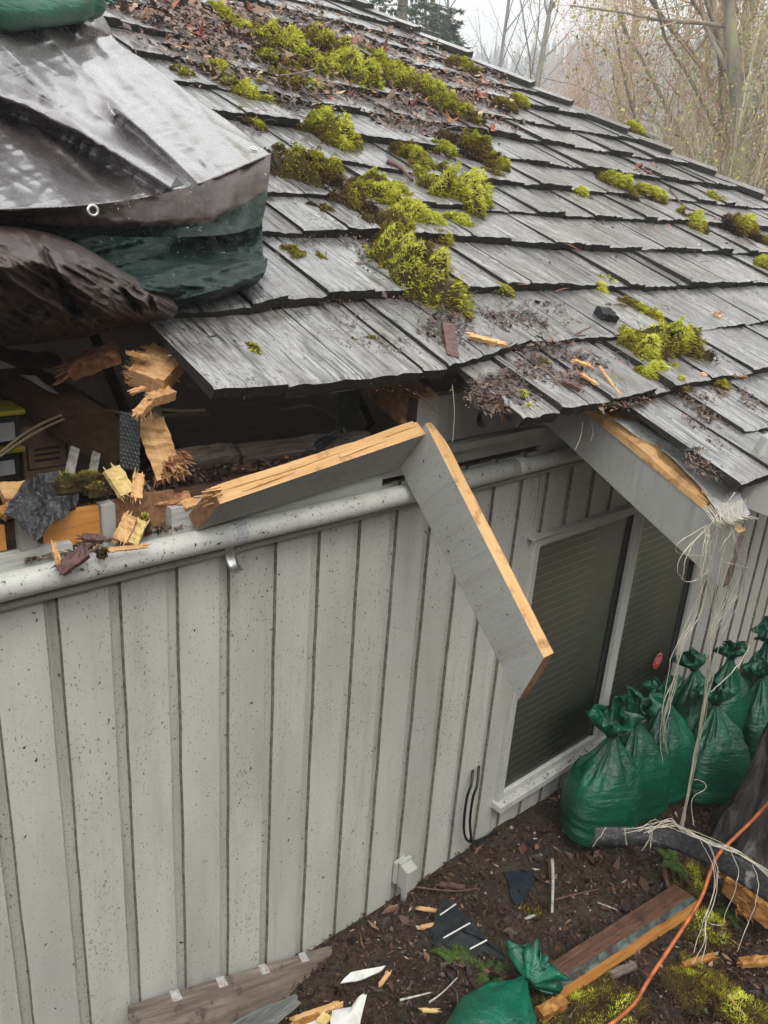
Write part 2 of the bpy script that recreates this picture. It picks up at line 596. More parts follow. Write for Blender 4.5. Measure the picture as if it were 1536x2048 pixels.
# side / back walls and ceiling so that the attic is a closed dark room
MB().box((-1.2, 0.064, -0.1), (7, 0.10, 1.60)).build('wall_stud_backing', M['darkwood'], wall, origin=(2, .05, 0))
MB().box((-1.2, 5.0, -0.1), (4.6, 5.08, 3.6)).build('rear_wall', M['siding'], house, origin=(0, 5, 0))
MB().box((-1.28, 0.0, -0.1), (-1.2, 5.0, 2.4)).build('side_wall', M['siding'], house, origin=(-1.24, 0, 0))
MB().box((7.0, 0.0, -0.1), (7.06, 4.0, 1.6)).build('side_wall', M['siding'], house, origin=(7, 0, 0))
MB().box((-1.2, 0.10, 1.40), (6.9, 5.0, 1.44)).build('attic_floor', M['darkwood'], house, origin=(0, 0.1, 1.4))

# ---- strips of trim, plate and blocking above the siding
tr = MB()
tr.tube([(x, -0.012 + 0.002 * math.sin(x * 9), 1.535 + 0.0015 * math.sin(x * 5)) for x in np.arange(-1.2, 7, 0.12)], 0.0115, 8)
tr.build('quarter_round_trim', M['trim'], house, smooth=True)


def rough_strip(name, x0, x1, z0, z1, y0, y1, mat, jag=0.0, endjag=0.0, seed=0):
    r = random.Random(seed)
    n = max(2, int((x1 - x0) / 0.03))
    V = []
    for i in range(n + 1):
        x = x0 + (x1 - x0) * i / n
        if i in (0, n): x += r.uniform(-endjag, endjag)
        t = z1 + r.uniform(-jag, jag * 0.3)
        V += [(x, y0, z0), (x, y0, t), (x, y1, t + r.uniform(-jag, jag) * .4), (x, y1, z0)]
    F = []
    for i in range(n):
        a = i * 4; b = a + 4
        F += [(a, b, b + 1, a + 1), (a + 1, b + 1, b + 2, a + 2), (a + 2, b + 2, b + 3, a + 3), (a + 3, b + 3, b, a)]
    F += [(0, 1, 2, 3), (n * 4 + 3, n * 4 + 2, n * 4 + 1, n * 4)]
    return MB().add(V, F).build(name, mat, house)


rough_strip('frieze_board', -1.2, 0.60, 1.605, 1.645, -0.022, 0.01, M['paintgrain'], 0.004, seed=1)
rough_strip('frieze_board', 0.60, 0.83, 1.605, 1.625, -0.020, 0.01, M['paintgrain'], 0.006, 0.01, seed=2)
rough_strip('frieze_board', 0.83, 1.46, 1.607, 1.675, -0.026, 0.008, M['paintgrain'], 0.003, 0.012, seed=3)
rough_strip('frieze_board', 1.46, 2.17, 1.632, 1.668, -0.018, 0.01, M['trim'], 0.001, seed=4)
rough_strip('frieze_board', 1.60, 2.17, 1.6725, 1.696, -0.030, 0.01, M['trim'], 0.0015, seed=5)
rough_strip('frieze_board', 2.17, 7.0, 1.607, 1.70, -0.018, 0.01, M['trim'], 0.001, seed=6)
# exposed orange sawn blocks with grey painted uprights between
rough_strip('exposed_plate', -1.2, 0.478, 1.646, 1.700, 0.004, 0.012, M['orangewood'], 0.003, seed=7)
rough_strip('exposed_plate', 0.548, 0.668, 1.628, 1.706, -0.004, 0.012, M['orangewood'], 0.002, seed=8)
rough_strip('exposed_plate', 0.700, 0.845, 1.628, 1.712, 0.002, 0.014, M['endgrain'], 0.006, seed=9)
for a, b in ((0.500, 0.532), (0.670, 0.699)):
    rough_strip('painted_upright', a, b, 1.626, 1.708, -0.014, 0.014, M['paintboard'], 0.002, seed=int(a * 100))
rough_strip('top_plate', -1.2, 1.62, 1.66, 1.700, 0.016, 0.13, M['darkwood'], 0.003, seed=12)
rough_strip('top_plate', 1.62, 7.0, 1.60, 1.665, 0.016, 0.13, M['darkwood'], 0.001, seed=13)
# blocking with the round vent hole between the rafters
bx0, bx1, bz0, bz1 = 1.585, 2.13, 1.702, 1.842
hc = PY(966, 836, -0.006); hx, hz, hr = hc[0], hc[2], 0.030
mb = MB()
rng = []
nseg = 32
for i in range(nseg):
    t = 2 * math.pi * i / nseg
    rng.append((hx + hr * math.cos(t), -0.008, hz + hr * math.sin(t)))
out = []
for i in range(nseg):
    t = 2 * math.pi * i / nseg
    c, s = math.cos(t), math.sin(t)
    k = min(((bx1 - hx) / c if c > 0 else (bx0 - hx) / c) if abs(c) > 1e-6 else 9, ((bz1 - hz) / s if s > 0 else (bz0 - hz) / s) if abs(s) > 1e-6 else 9)
    out.append((hx + c * k, -0.008, hz + s * k))
for cx, cz in ((bx1, bz1), (bx0, bz1), (bx0, bz0), (bx1, bz0)):
    j = min(range(nseg), key=lambda i: (out[i][0] - cx) ** 2 + (out[i][2] - cz) ** 2)
    out[j] = (cx, -0.008, cz)
back = [(a, 0.028, c) for a, _, c in rng]
mb.add(rng + out + back, [(i, (i + 1) % nseg, nseg + (i + 1) % nseg, nseg + i) for i in range(nseg)] + [((i + 1) % nseg, i, 2 * nseg + i, 2 * nseg + (i + 1) % nseg) for i in range(nseg)])
mb.add([(bx0, -0.008, bz1), (bx1, -0.008, bz1), (bx1, 0.030, bz1), (bx0, 0.030, bz1)], [(0, 1, 2, 3)], 1)
mb.add([(bx0, -0.008, bz0), (bx0, 0.030, bz0), (bx0, 0.030, bz1), (bx0, -0.008, bz1)], [(0, 1, 2, 3)], 2)
mb.add([(bx0, 0.031, bz0), (bx1, 0.031, bz0), (bx1, 0.031, bz1), (bx0, 0.031, bz1)], [(0, 1, 2, 3)], 2)
mb.build('vent_block', [M['paintboard'], M['fresh'], M['darkwood']], house)
for k in range(8):
    MB().box((2.19 + .61 * k, -0.006, 1.702), (2.74 + .61 * k, 0.03, 1.84)).build('vent_block', M['paintboard'], house)

# ---- drain pipe on the wall
pr = 0.0285
pz = 1.590
py_ = -0.048
pipe = empty('wall_pipe', (0.4, py_, pz), 'long painted plastic pipe running along the top of the siding under the broken eave', 'pipe')
mb = MB()
mb.tube([(x, py_ + 0.002 * math.sin(x * 3), pz + 0.0025 * math.sin(x * 2.3 + 1)) for x in np.linspace(-1.2, 2.02, 40)], pr, 20)
mb.build('pipe_run', M['pipe'], pipe, smooth=True)
mb = MB()
mb.tube([(x, py_ + 0.001, pz - 0.002 + 0.004 * math.sin(x * 5)) for x in np.linspace(2.02, 3.3, 20)], [pr * 0.9] * 2 + [pr * .86] * 18, 20)
mb.build('pipe_run', M['pipe'], pipe, smooth=True)
MB().tube([(1.995, py_, pz), (2.0, py_, pz), (2.03, py_, pz), (2.035, py_, pz)], [pr, pr * 1.09, pr * 1.09, pr], 20).build('pipe_coupling', M['pipe'], pipe, smooth=True)
M['tape'] = mat_plain('grey_tape', (0.36, 0.36, 0.37, 1), 0.45, 0, 0.5, 0.1)
x0 = PY(487, 1075, py_ - pr)[0]
MB().tube([(x0 - 0.014, py_, pz), (x0 + 0.014, py_, pz)], pr * 1.03, 20).build('tape_band', M['tape'], pipe)
# galvanised strap hook hanging under the pipe
M['galv'] = mat_plain('galvanised_steel', (0.55, 0.57, 0.56, 1), 0.32, 0.9, 0.5, 0.2, 40)
h0 = PY(470, 1098, -0.045)
hx0 = h0[0]
prof = [(-0.024, 1.566), (-0.022, 1.540), (-0.026, 1.520), (-0.038, 1.503), (-0.056, 1.495), (-0.074, 1.498), (-0.086, 1.508)]
pf = spline([(hx0, a, b) for a, b in prof], 24)
mb = MB()
V = []
for p in pf:
    for dx, dy in ((-0.014, 0), (-0.006, -0.003), (0.006, -0.003), (0.014, 0)):
        V.append((p[0] + dx, p[1] + dy, p[2] + 0.0))
mb.add(V, [(i * 4 + j, i * 4 + j + 1, i * 4 + j + 5, i * 4 + j + 4) for i in range(23) for j in range(3)])
mb.build('pipe_strap', M['galv'], pipe, solid=0.0015, smooth=True)

# ---- window
win = empty('window', (2.85, 0, WZ0), None, None)
win.parent = house
for k in ('label', 'category'):
    if k in win: del win[k]


def wbox(name, lo, hi, mat, bev=0.002):
    return MB().box(lo, hi).build(name, mat, win, origin=lo, bevel=bev)


yf = -0.022
wbox('frame', (WX0 - 0.004, yf, WZ0), (WX0 + 0.026, 0.05, WZ1), M['whiteframe'])
wbox('frame', (WX1 - 0.028, yf, WZ0), (WX1 + 0.004, 0.05, WZ1), M['whiteframe'])
wbox('frame', (WX0 + 0.0265, yf + .001, WZ1 - 0.034), (WX1 - 0.0285, 0.05, WZ1), M['whiteframe'])
wbox('frame', (WX0 + 0.0265, yf + .001, WZ0), (WX1 - 0.0285, 0.05, WZ0 + 0.03), M['whiteframe'])
wbox('sill', (WX0 - 0.018, -0.050, WZ0 - 0.030), (WX1 + 0.02, 0.0, WZ0 - 0.001), M['whiteframe'])
wbox('head_flashing', (WX0 - 0.03, -0.032, WZ1 + 0.002), (WX1 + 0.03, 0.0, WZ1 + 0.010), M['groove'])
mx = PY(1263, 1040, 0)[0]
wbox('mullion', (mx, yf - 0.004, WZ0 + 0.031), (mx + 0.045, 0.05, WZ1 - 0.035), M['whiteframe'])
wbox('mullion', (mx + 0.0455, yf + 0.012, WZ0 + 0.031), (mx + 0.085, 0.05, WZ1 - 0.035), M['whiteframe'])
M['gasket'] = mat_plain('black_rubber_gasket', (0.008, 0.008, 0.008, 1), 0.5)
wbox('gasket', (mx - 0.006, -0.008, WZ0 + 0.031), (mx - 0.0005, 0.016, WZ1 - 0.035), M['gasket'], 0)
wbox('gasket', (WX1 - 0.034, -0.008, WZ0 + 0.031), (WX1 - 0.0285, 0.016, WZ1 - 0.035), M['gasket'], 0)
m = NM('window_glass')
tr_ = m.n.new('ShaderNodeBsdfTransparent'); tr_.inputs[0].default_value = (0.90, 0.94, 0.90, 1)
gl = m.n.new('ShaderNodeBsdfGlossy'); gl.inputs['Roughness'].default_value = 0.04
gl.inputs['Color'].default_value = (0.9, 0.95, 0.92, 1)
fr = m.n.new('ShaderNodeFresnel'); fr.inputs['IOR'].default_value = 1.5
nb = m.bump(m.noise(m.coord((1, 1, 1)), 1.5, 1), 0.15, 0.02)
m.l(nb, gl.inputs['Normal']); m.l(nb, fr.inputs['Normal'])
mx_ = m.n.new('ShaderNodeMixShader')
m.l(fr.outputs[0], mx_.inputs[0]); m.l(tr_.outputs[0], mx_.inputs[1]); m.l(gl.outputs[0], mx_.inputs[2])
m.l(mx_.outputs[0], m.out.inputs['Surface'])
M['glass'] = m.m
for a, b in ((WX0 + 0.0265, mx - 0.0065), (mx + 0.0855, WX1 - 0.0345)):
    mesh_np('pane', [(a, -0.004, WZ0 + .031), (b, -0.004, WZ0 + .031), (b, -0.004, WZ1 - .035), (a, -0.004, WZ1 - .035)], [(0, 1, 2, 3)], M['glass'], win)
M['slat'] = mat_plain('dull_blind_slat', (0.58, 0.59, 0.51, 1), 0.5, 0, 0.3, 0.06)
M['slatedge'] = mat_plain('lit_blind_slat_edge', (0.95, 0.95, 0.88, 1), 0.5, 0, 0.3, 0.03)  # pale colour paints the lit line along each slat
for a, b in ((WX0 + 0.027, mx - 0.004), (mx + 0.087, WX1 - 0.031)):
    z = WZ0 + 0.045
    q = 0
    while z < WZ1 - 0.05:
        cut = b - rnd.uniform(0.0, 0.002)
        mb = MB()
        mb.add([(a, 0.018, z), (cut, 0.018, z), (cut, 0.0215, z + 0.0345), (a, 0.0215, z + 0.0345)], [(0, 1, 2, 3)])
        lx = a + (b - a) * (rnd.uniform(0.62, 0.72))  # lit line stops short, as if the pane mirrored something dark
        mb.add([(a, 0.0130, z - 0.0006), (lx, 0.0130, z - 0.0006), (lx, 0.0130, z + 0.0052), (a, 0.0130, z + 0.0052)], [(0, 1, 2, 3)], 1)
        mb.build('blind_slat', [M['slat'], M['slatedge']], win)
        z += 0.0345
        q += 1
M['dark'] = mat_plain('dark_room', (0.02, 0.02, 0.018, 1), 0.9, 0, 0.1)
MB().box((WX0 + .001, 0.030, WZ0 + .001), (WX1 - .001, 0.034, WZ1 - .001)).build('dark_room_sheet', M['dark'], win)  # dark sheet behind the blinds, the room's shade put into its colour
# octagonal red window decal (small flat sign on the right pane)
dc = PY(1316, 1322, -0.006)
M['decal'] = mat_plain('red_decal', (0.50, 0.006, 0.012, 1), 0.4, 0, 0.4, 0.05)
M['decalw'] = mat_plain('white_decal_print', (0.7, 0.68, 0.66, 1), 0.5, 0, 0.4, 0.05)
dec = empty('window_decal', dc, 'small red octagonal security decal with white border and print on the right window pane', 'decal')


def octo(r, y):
    return [(dc[0] + r * math.cos(math.pi / 8 + k * math.pi / 4) * 0.95, y, dc[2] + r * math.sin(math.pi / 8 + k * math.pi / 4)) for k in range(8)]


MB().add(octo(0.042, -0.0048), [tuple(range(8))]).build('decal_border', M['decalw'], dec)
MB().add(octo(0.039, -0.0054), [tuple(range(8))]).build('decal_face', M['decal'], dec)
mb = MB()
for k, (zz, w) in enumerate(((0.014, .020), (0.001, .022), (-0.012, .018))):
    x = -w
    r = random.Random(k)
    while x < w:
        l = r.uniform(0.004, 0.009)
        mb.box((dc[0] + x, -0.0064, dc[2] + zz - .0016), (dc[0] + min(x + l, w), -0.0060, dc[2] + zz + .0016))
        x += l + 0.0015
mb.build('decal_print', M['decalw'], dec)

# ================================================================ ROOF
roof = empty('roof', tuple(RP(3, 1.5)), None, None)
for k in ('label', 'category'):
    if k in roof: del roof[k]
roof.parent = house
roof.location = Vector(RP(3, 1.5))

hip_px = [(727, 32), (929, 129), (1128, 226), (1326, 322), (1520, 412)]
hip = [RS(x, y) for x, y in hip_px]
hk = np.polyfit([h[1] for h in hip], [h[0] for h in hip], 1)


def hipX(s): return hk[0] * s + hk[1]


course_px = [
    ('G', [(1487, 985), (1536, 970)]),
    ('F', [(1470, 893), (1536, 876)]),
    ('E', [(1028, 867), (1180, 835), (1349, 798), (1536, 759)]),
    ('C1', [(416, 830), (600, 806), (750, 785), (890, 763), (1010, 725), (1042, 709), (1209, 700), (1381, 680), (1536, 659)]),
    ('C2', [(0, 690), (480, 652), (580, 630), (780, 611), (900, 606), (1000, 597), (1256, 595), (1536, 582)]),
    ('C3', [(540, 493), (690, 490), (880, 497), (1100, 512.6), (1536, 522)]),
    ('C4', [(590, 415), (860, 435), (1100, 448.7), (1384, 461.5), (1536, 470)]),
    ('C5', [(550, 325), (700, 347), (773, 361), (934, 378), (1100, 393), (1536, 431)]),
    ('C6', [(480, 255), (600, 272), (700, 291), (993, 331), (1100, 345), (1440, 386)]),
    ('C7', [(480, 205), (700, 240), (925, 272), (1100, 302), (1344, 338)]),
    ('C8', [(400, 125), (1034, 255), (1100, 268), (1242, 288)]),
    ('C9', [(250, 65), (931, 199), (987, 209), (1081, 231)]),
    ('C10', [(943, 173), (1031, 190)])]
S = []
for nm, px in course_px:
    pts = sorted(RS(x, y) for x, y in px)
    if nm == 'C8': pts = [p for p in pts if p[0] > 3]
    if nm in ('C9', 'C10'):
        mval = np.mean([p[1] for p in pts[-2:]]); pts = [(0, mval), (9, mval)]
    if nm == 'C8':
        mval = np.mean([p[1] for p in pts]); pts = [(0, mval), (9, mval)]
    S.append(([p[0] for p in pts], [p[1] for p in pts]))
last = S[-1][1][0]
EXP = 0.335
while last < 7.0:
    last += EXP
    S.append(([0, 9], [last, last]))


def s_at(i, X):
    return float(np.interp(X, S[i][0], S[i][1]))


leftX = {0: RS(1487, 985)[0], 1: RS(1470, 893)[0], 2: RS(1028, 867)[0], 3: RS(416, 830)[0]}
leftTop = {0: RS(1240, 850)[0], 1: RS(1352, 800)[0], 2: RS(930, 752)[0], 3: RS(305, 696)[0]}


def sag(X, s):
    """the crushed part of the roof has dropped a little"""
    a = math.exp(-((X - 1.0) / 0.7) ** 2) * max(0, 1 - abs(s - 1.2) / 1.0)
    return -0.0 * a


def make_shingle(i, xa, xb, length, sbutt, broken=False, top_shift=0.0):
    w = xb - xa
    T = 0.054 + rnd.uniform(-0.010, 0.012)
    th = 0.030
    n = max(3, int(w / 0.022))
    slope = T / (2 * 0.31)
    tilt = rnd.uniform(-0.004, 0.004)
    V = []
    ys_ = (0.0, 0.012, length)
    jag = [rnd.uniform(-0.0035, 0.003) for _ in range(n + 1)]
    jz = [rnd.uniform(-0.003, 0.0025) for _ in range(n + 1)]
    for r, yy in enumerate(ys_):
        for k in range(n + 1):
            x = w * k / n
            y = yy + (jag[k] if r < 2 else 0)
            if broken and r < 2: y += 0.05 * abs(math.sin(k * 2.1 + i)) * rnd.random()
            z = T - slope * yy + tilt * (k / n - 0.5) * 2 + jz[k] * (1 if r < 2 else 0.2) - (0.0035 if r == 0 else 0)
            if i >= 0 and r == 2: z = max(z, 0.004)
            V.append((x + top_shift * (yy / length), y, z))
    top = len(V)
    for k in range(n + 1):
        x, y, z = V[k]
        V.append((x, y + 0.004, z - th + rnd.uniform(-0.003, 0.003)))
    for k in (0, n):
        x, y, z = V[2 * (n + 1) + k]
        V.append((x, y, z - 0.006))
    F = []; mi = []
    for r in range(2):
        for k in range(n):
            a = r * (n + 1) + k
            F.append((a, a + 1, a + n + 2, a + n + 1)); mi.append(0)
    for k in range(n):
        F.append((top + k, top + k + 1, k + 1, k)); mi.append(1)
    bl, br = top + n + 1, top + n + 2
    F.append((0, n + 1, 2 * (n + 1), bl, top)); mi.append(1)
    F.append((n, top + n, br, 2 * (n + 1) + n, 2 * n + 1)); mi.append(1)
    F.append((top + n, top, bl, br)); mi.append(1)
    return V, F, mi


xrot = Matrix.Rotation(TH, 4, 'X')
shingles = []
for i in range(len(S) - 1):
    x = {0: 2.13}.get(i, leftX.get(i, -1.25))
    if i >= 4: x = {4: -1.2}.get(i, -1.2 + rnd.uniform(0, .15))
    xmax = 7.0
    while True:
        w = rnd.choice([0.09, 0.12, 0.14, 0.16, 0.18, 0.2, 0.24]) * (1.0 if i < 6 else 1.25)
        if i == 3 and x < 1.3: w = 0.19 + rnd.uniform(-0.02, 0.03)
        sm = s_at(i, x + w / 2)
        hx_ = hipX(sm) + 0.03
        if x > min(hx_ - 0.05, xmax): break
        if x + w > hx_: w = hx_ - x
        s_next = s_at(i + 1, x + w / 2)
        length = (s_next - sm) + (0.30 if i == 0 else 0.10)
        shift = 0.0
        if i in leftX and x == leftX[i]:
            pass
        xm = x + w / 2
        V, F, mi = make_shingle(i, x + 0.001, x + w - 0.003, length, sm, shift)
        Vn = [tuple(v) for v in V]
        # follow the course line across the width
        s0 = s_at(i, x); s1 = s_at(i, x + w)
        Vn = [(a, b + (s0 - sm) + (s1 - s0) * min(1, max(0, a / w)) if b < 0.1 else b, c) for a, b, c in Vn]
        P = RP(x + 0.002, sm)
        d = np.linalg.norm(RP(xm, sm) - CAM)
        # visible?
        q = R3.T @ (RP(xm, sm + .1) - CAM)
        px = 768 + FPX * q[0] / max(1e-3, -q[2]); py = 1024 - FPX * q[1] / max(1e-3, -q[2])
        vis = (q[2] < 0 and -150 < px < 1700 and -120 < py < 1200)
        undert = xm < 1.2 and px < 250
        shingles.append([(0 if vis and not undert else 1), d, i, P, Vn, F, mi])
        x += w
shingles.sort(key=lambda t: (t[0], t[1]))
rest = MB()
Mrot = np.array(xrot.to_3x3())
for k, (nv, d, i, P, V, F, mi) in enumerate(shingles):
    if k < 300 and not nv:
        me = bpy.data.meshes.new('shingle')
        me.from_pydata(V, [], F)
        me.materials.append(M['shake']); me.materials.append(M['shake_butt'])
        me.polygons.foreach_set('material_index', np.array(mi, np.int32))
        me.update()
        o = bpy.data.objects.new('shingle', me)
        COL.objects.link(o)
        o.parent = roof
        o.location = Vector(P) - roof.location
        o.rotation_euler = (TH, 0, 0)
    else:
        W = (Mrot @ np.array(V).T).T + P
        rest.add(W.tolist(), F, mi)
print('shingles', len(shingles), 'visible', sum(1 for s in shingles if not s[0]))
if rest.v:
    # keep local roof axes so the grain runs up the slope
    Vr = (Mrot.T @ (np.array(rest.v) - np.array(roof.location)).T).T
    me = bpy.data.meshes.new('distant_shingles')
    me.from_pydata(Vr.tolist(), [], rest.f)
    me.materials.append(M['shake']); me.materials.append(M['shake_butt'])
    me.polygons.foreach_set('material_index', np.array(rest.m, np.int32))
    o = bpy.data.objects.new('distant_shingles', me)
    COL.objects.link(o); o.parent = roof; o.rotation_euler = (TH, 0, 0)
    o['kind'] = 'stuff'

# sheathing boards under the shingles
s = 0.62
while s < 6.9:
    xl = -1.2
    if s < 0.98: xl = 2.30
    elif s < 1.28: xl = 1.73
    elif s < 1.52: xl = 1.72
    elif s < 1.66: xl = 0.98
    xr = hipX(s) - 0.02
    xr = min(xr, 7.0)
    bw = 0.148
    mb = MB()
    mb.hexa([RP(xl, s, -0.022), RP(xr, s, -0.022), RP(xr, s + bw, -0.022), RP(xl, s + bw, -0.022)],
            [RP(xl, s, -0.002), RP(xr, s, -0.002), RP(xr, s + bw, -0.002), RP(xl, s + bw, -0.002)], 0)
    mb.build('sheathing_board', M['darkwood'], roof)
    s += 0.1495
# hip caps: stacked pairs of boards along the hip, butts facing down the hip
hd = RP(hipX(1.0), 1.0) - RP(hipX(2.0), 2.0)
hd /= np.linalg.norm(hd)
hlen0 = 7.2
import itertools
cap_s = [RS(x, y)[1] for x, y in ((727, 32), (830, 80), (929, 129), (1029, 184), (1128, 226), (1226, 278), (1326, 322), (1422, 366), (1520, 412))]
step = (cap_s[0] - cap_s[-1]) / 8
cs = [cap_s[0] + step * k for k in range(6, 0, -1)] + cap_s + [cap_s[-1] - step * k for k in range(1, 6)]
side = np.cross(NN, hd); side /= np.linalg.norm(side)
if side[0] < 0: side = -side
for a, b in zip(cs[:-1], cs[1:]):
    A = RP(hipX(a), a); B = RP(hipX(b), b)       # B lower end (thick butt)
    A = A - hd * 0.10
    mb = MB()
    la, lb = 0.040, 0.082
    w = 0.135
    j = rnd.uniform(-.006, .006)
    inner0, inner1 = A - side * (w * .12), B - side * (w * .12 + j)
    ou0, ou1 = A + side * w * .95, B + side * w * .95
    # sloping slab over the hip and second slab falling away behind
    mb.hexa([inner0 + NN * .02, ou0 + NN * .02, ou0 + NN * (.02), inner0 + NN * .02][:0] or
            [inner0 + NN * (la - .02), ou0 + NN * (la - .02), ou1 + NN * (lb - .032), inner1 + NN * (lb - .034)],
            [inner0 + NN * la, ou0 + NN * la, ou1 + NN * lb, inner1 + NN * lb],
            [0, 0, 1, 1, 1, 1])
    V = mb.v
    o = mb.build('hip_cap', [M['shake'], M['shake_butt']], roof, origin=B)
    f0, f1 = ou0 - NN * 0.12 + side * .10, ou1 - NN * 0.12 + side * .10
    mb2 = MB().hexa([ou0 + NN * (la - .02), f0 - NN * .02, f1 - NN * .02, ou1 + NN * (lb - .034)], [ou0 + NN * la + side * .004, f0, f1, ou1 + NN * lb + side * .004], [0, 0, 1, 1, 1, 1])
    mb2.build('hip_cap', [M['shake'], M['shake_butt']], roof, origin=B)
    # dark wooden shim under the cap's inner edge
# far side roof slope beyond the hip
pA, pB = RP(hipX(6.9), 6.9, -0.005), RP(hipX(0.6), 0.6, -0.005)
dn = np.array([1.0, 0.25, -0.75]); dn /= np.linalg.norm(dn)
MB().hexa([pB - NN * .03, pB + dn * 1.0 - NN * .03, pA + dn * 6 - NN * .03, pA - NN * .03], [pB, pB + dn * 1.0, pA + dn * 6, pA]).build('far_slope', [M['shake']], roof)
# ================================================================ RAFTERS and broken timber
def splinters(mb, P, d, u, w, h, n=26, lo=0.01, hi=0.07, m=0, seed=0, spread=0.25):
    """torn fibres at a beam end: tapered slivers pointing along d"""
    r = random.Random(seed)
    d = np.array(d, float); d /= np.linalg.norm(d)
    u = np.array(u, float); u = u - d * (u @ d); u /= np.linalg.norm(u)
    s = np.cross(d, u)
    for i in range(n):
        a = r.uniform(-.5, .5) * w; b = r.uniform(-.5, .5) * h
        l = r.uniform(lo, hi)
        ww = r.uniform(0.003, 0.010); hh = r.uniform(0.002, 0.006)
        dd = d + s * r.uniform(-spread, spread) + u * r.uniform(-spread, spread)
        c = np.array(P) + s * a + u * b - d * 0.012
        tip = c + dd * (l + .012)
        q0 = [c - s * ww / 2 - u * hh / 2, c + s * ww / 2 - u * hh / 2, c + s * ww / 2 + u * hh / 2, c - s * ww / 2 + u * hh / 2]
        k = r.uniform(0.05, 0.5)
        q1 = [tip + (p - c) * k + dd * r.uniform(-.006, .006) for p in q0]
        mb.hexa(q0, q1, m)


def rough_beam(mb, P0, P1, up, w, h, m, seg=10, jag=0.004, seed=1):
    """a beam whose faces are torn and uneven; m = (sides, top)"""
    r = random.Random(seed)
    P0 = np.array(P0, float); P1 = np.array(P1, float)
    d = P1 - P0; Ln = np.linalg.norm(d); d /= Ln
    u = np.array(up, float); u = u - d * (u @ d); u /= np.linalg.norm(u)
    s = np.cross(d, u)
    V = []
    prof = [(-.5, -.5), (.5, -.5), (.5, .5), (.17, .5), (-.17, .5), (-.5, .5)]
    for i in range(seg + 1):
        c = P0 + d * Ln * i / seg
        for a, b in prof:
            e = r.uniform(-jag, jag)
            V.append(c + s * (w * a + r.uniform(-jag, jag) * .5) + u * (h * b + e * (1 if b > 0 else .4)))
    F = []; mi = []
    for i in range(seg):
        for j in range(6):
            F.append((i * 6 + j, i * 6 + (j + 1) % 6, (i + 1) * 6 + (j + 1) % 6, (i + 1) * 6 + j))
            mi.append(m[1] if j in (2, 3, 4) else m[0])
    F.append((5, 4, 3, 2, 1, 0)); mi.append(m[0])
    k = seg * 6
    F.append((k, k + 1, k + 2, k + 3, k + 4, k + 5)); mi.append(m[0])
    mb.add(V, F, mi)


def rafter_pt(X, Y, below=0.10):
    z = 1.9602 + Y * math.tan(TH) - below
    return np.array([X, Y, z])


# intact rafters inside (parts of the roof)
for X in (-0.9, -0.29, 0.32, 2.76, 3.37, 3.98, 4.59):
    y0 = -0.1 if X < 2 else -0.62
    MB().beam(rafter_pt(X, y0, .12), rafter_pt(X, 3.4, .12), (0, 0, 1), 0.038, 0.16, (0, 0, 0, 0, 0, 0)).build('rafter', M['paintboard'] if X > 2 else M['darkwood'], roof)
for X in (0.93, 1.54):
    MB().beam(rafter_pt(X, 0.52, .12), rafter_pt(X, 3.4, .12), (0, 0, 1), 0.038, 0.16).build('rafter', M['darkwood'], roof)
for X in (-0.3, 0.35, 1.2, 2.2, 3.3):   # sloping truss webs far inside
    MB().beam((X, 0.9, 1.45), (X, 2.2, 2.75), (0, -1, 1), 0.038, 0.09).build('truss_web', M['darkwood'], roof)

# rafter tail with the torn fascia edge, right of centre
X0, X1 = 2.132, 2.172
mb = MB()
bot0, bot1 = (0.15, 1.80), (-0.712, 1.402)
top0, top1 = (0.15, 1.935), (-0.725, 1.575)
mb.hexa([(X0, bot0[0], bot0[1]), (X1, bot0[0], bot0[1]), (X1, bot1[0], bot1[1]), (X0, bot1[0], bot1[1])],
        [(X0, top0[0], top0[1]), (X1, top0[0], top0[1]), (X1, top1[0], top1[1]), (X0, top1[0], top1[1])], [0, 1, 0, 0, 2, 0])
tail = empty('rafter_tail', (2.15, -0.3, 1.6), 'grey painted rafter tail under the right eave with its orange top edge torn away', 'rafter')
mb.build('tail_body', [M['paintboard'], M['fresh'], M['oldwood']], tail, bevel=0.002)
mb = MB()
r = random.Random(4)
n = 34
V = []
for i in range(n + 1):
    t = i / n
    y = -0.12 - 0.50 * t
    zc = top0[1] + (top1[1] - top0[1]) * ((y - top0[0]) / (top1[0] - top0[0]))
    e = 0.026 + 0.012 * vnoise(t * 9, 3.3) + r.uniform(-.002, .002) - 0.012 * (t > 0.62)
    wR = 0.066 + 0.030 * (0.5 + vnoise(t * 6, 9.1)) - 0.02 * t
    V += [(X0 - 0.003, y, zc - 0.014), (X0 - 0.0015, y, zc + e * .35), (X0 + 0.014, y, zc + e + r.uniform(-.003, .003)),
          (X0 + wR, y, zc + e * 1.15 + r.uniform(-.002, .002)), (X0 + wR + .002, y, zc - 0.01)]
F = [(i * 5 + j, i * 5 + j + 1, i * 5 + j + 6, i * 5 + j + 5) for i in range(n) for j in range(4)]
F += [(0, 1, 2, 3, 4), tuple(n * 5 + j for j in (4, 3, 2, 1, 0))]
mb.add([tuple(map(float, v)) for v in V], F)
splinters(mb, (X0 + .016, -0.60, 1.64), (0, -1, -.4), (0, 0, 1), 0.03, 0.02, 10, 0.01, 0.03, 0, 3)
align(mb.build('torn_edge', [M['fresh']], tail), (0, -.44, -.2))

# blocking frame: fallen L of two painted boards
frame = empty('fallen_frame', PX(850, 866, 1.5), 'fallen corner of two nailed grey painted boards with raw orange edges hanging over the siding', 'timber')
A_tf, A_bf = PY(440, 1008, -0.155), PY(394, 1061, -0.055)
J_tf, J_bf = PX(851, 868, 1.5), PX(802, 934, 1.5)


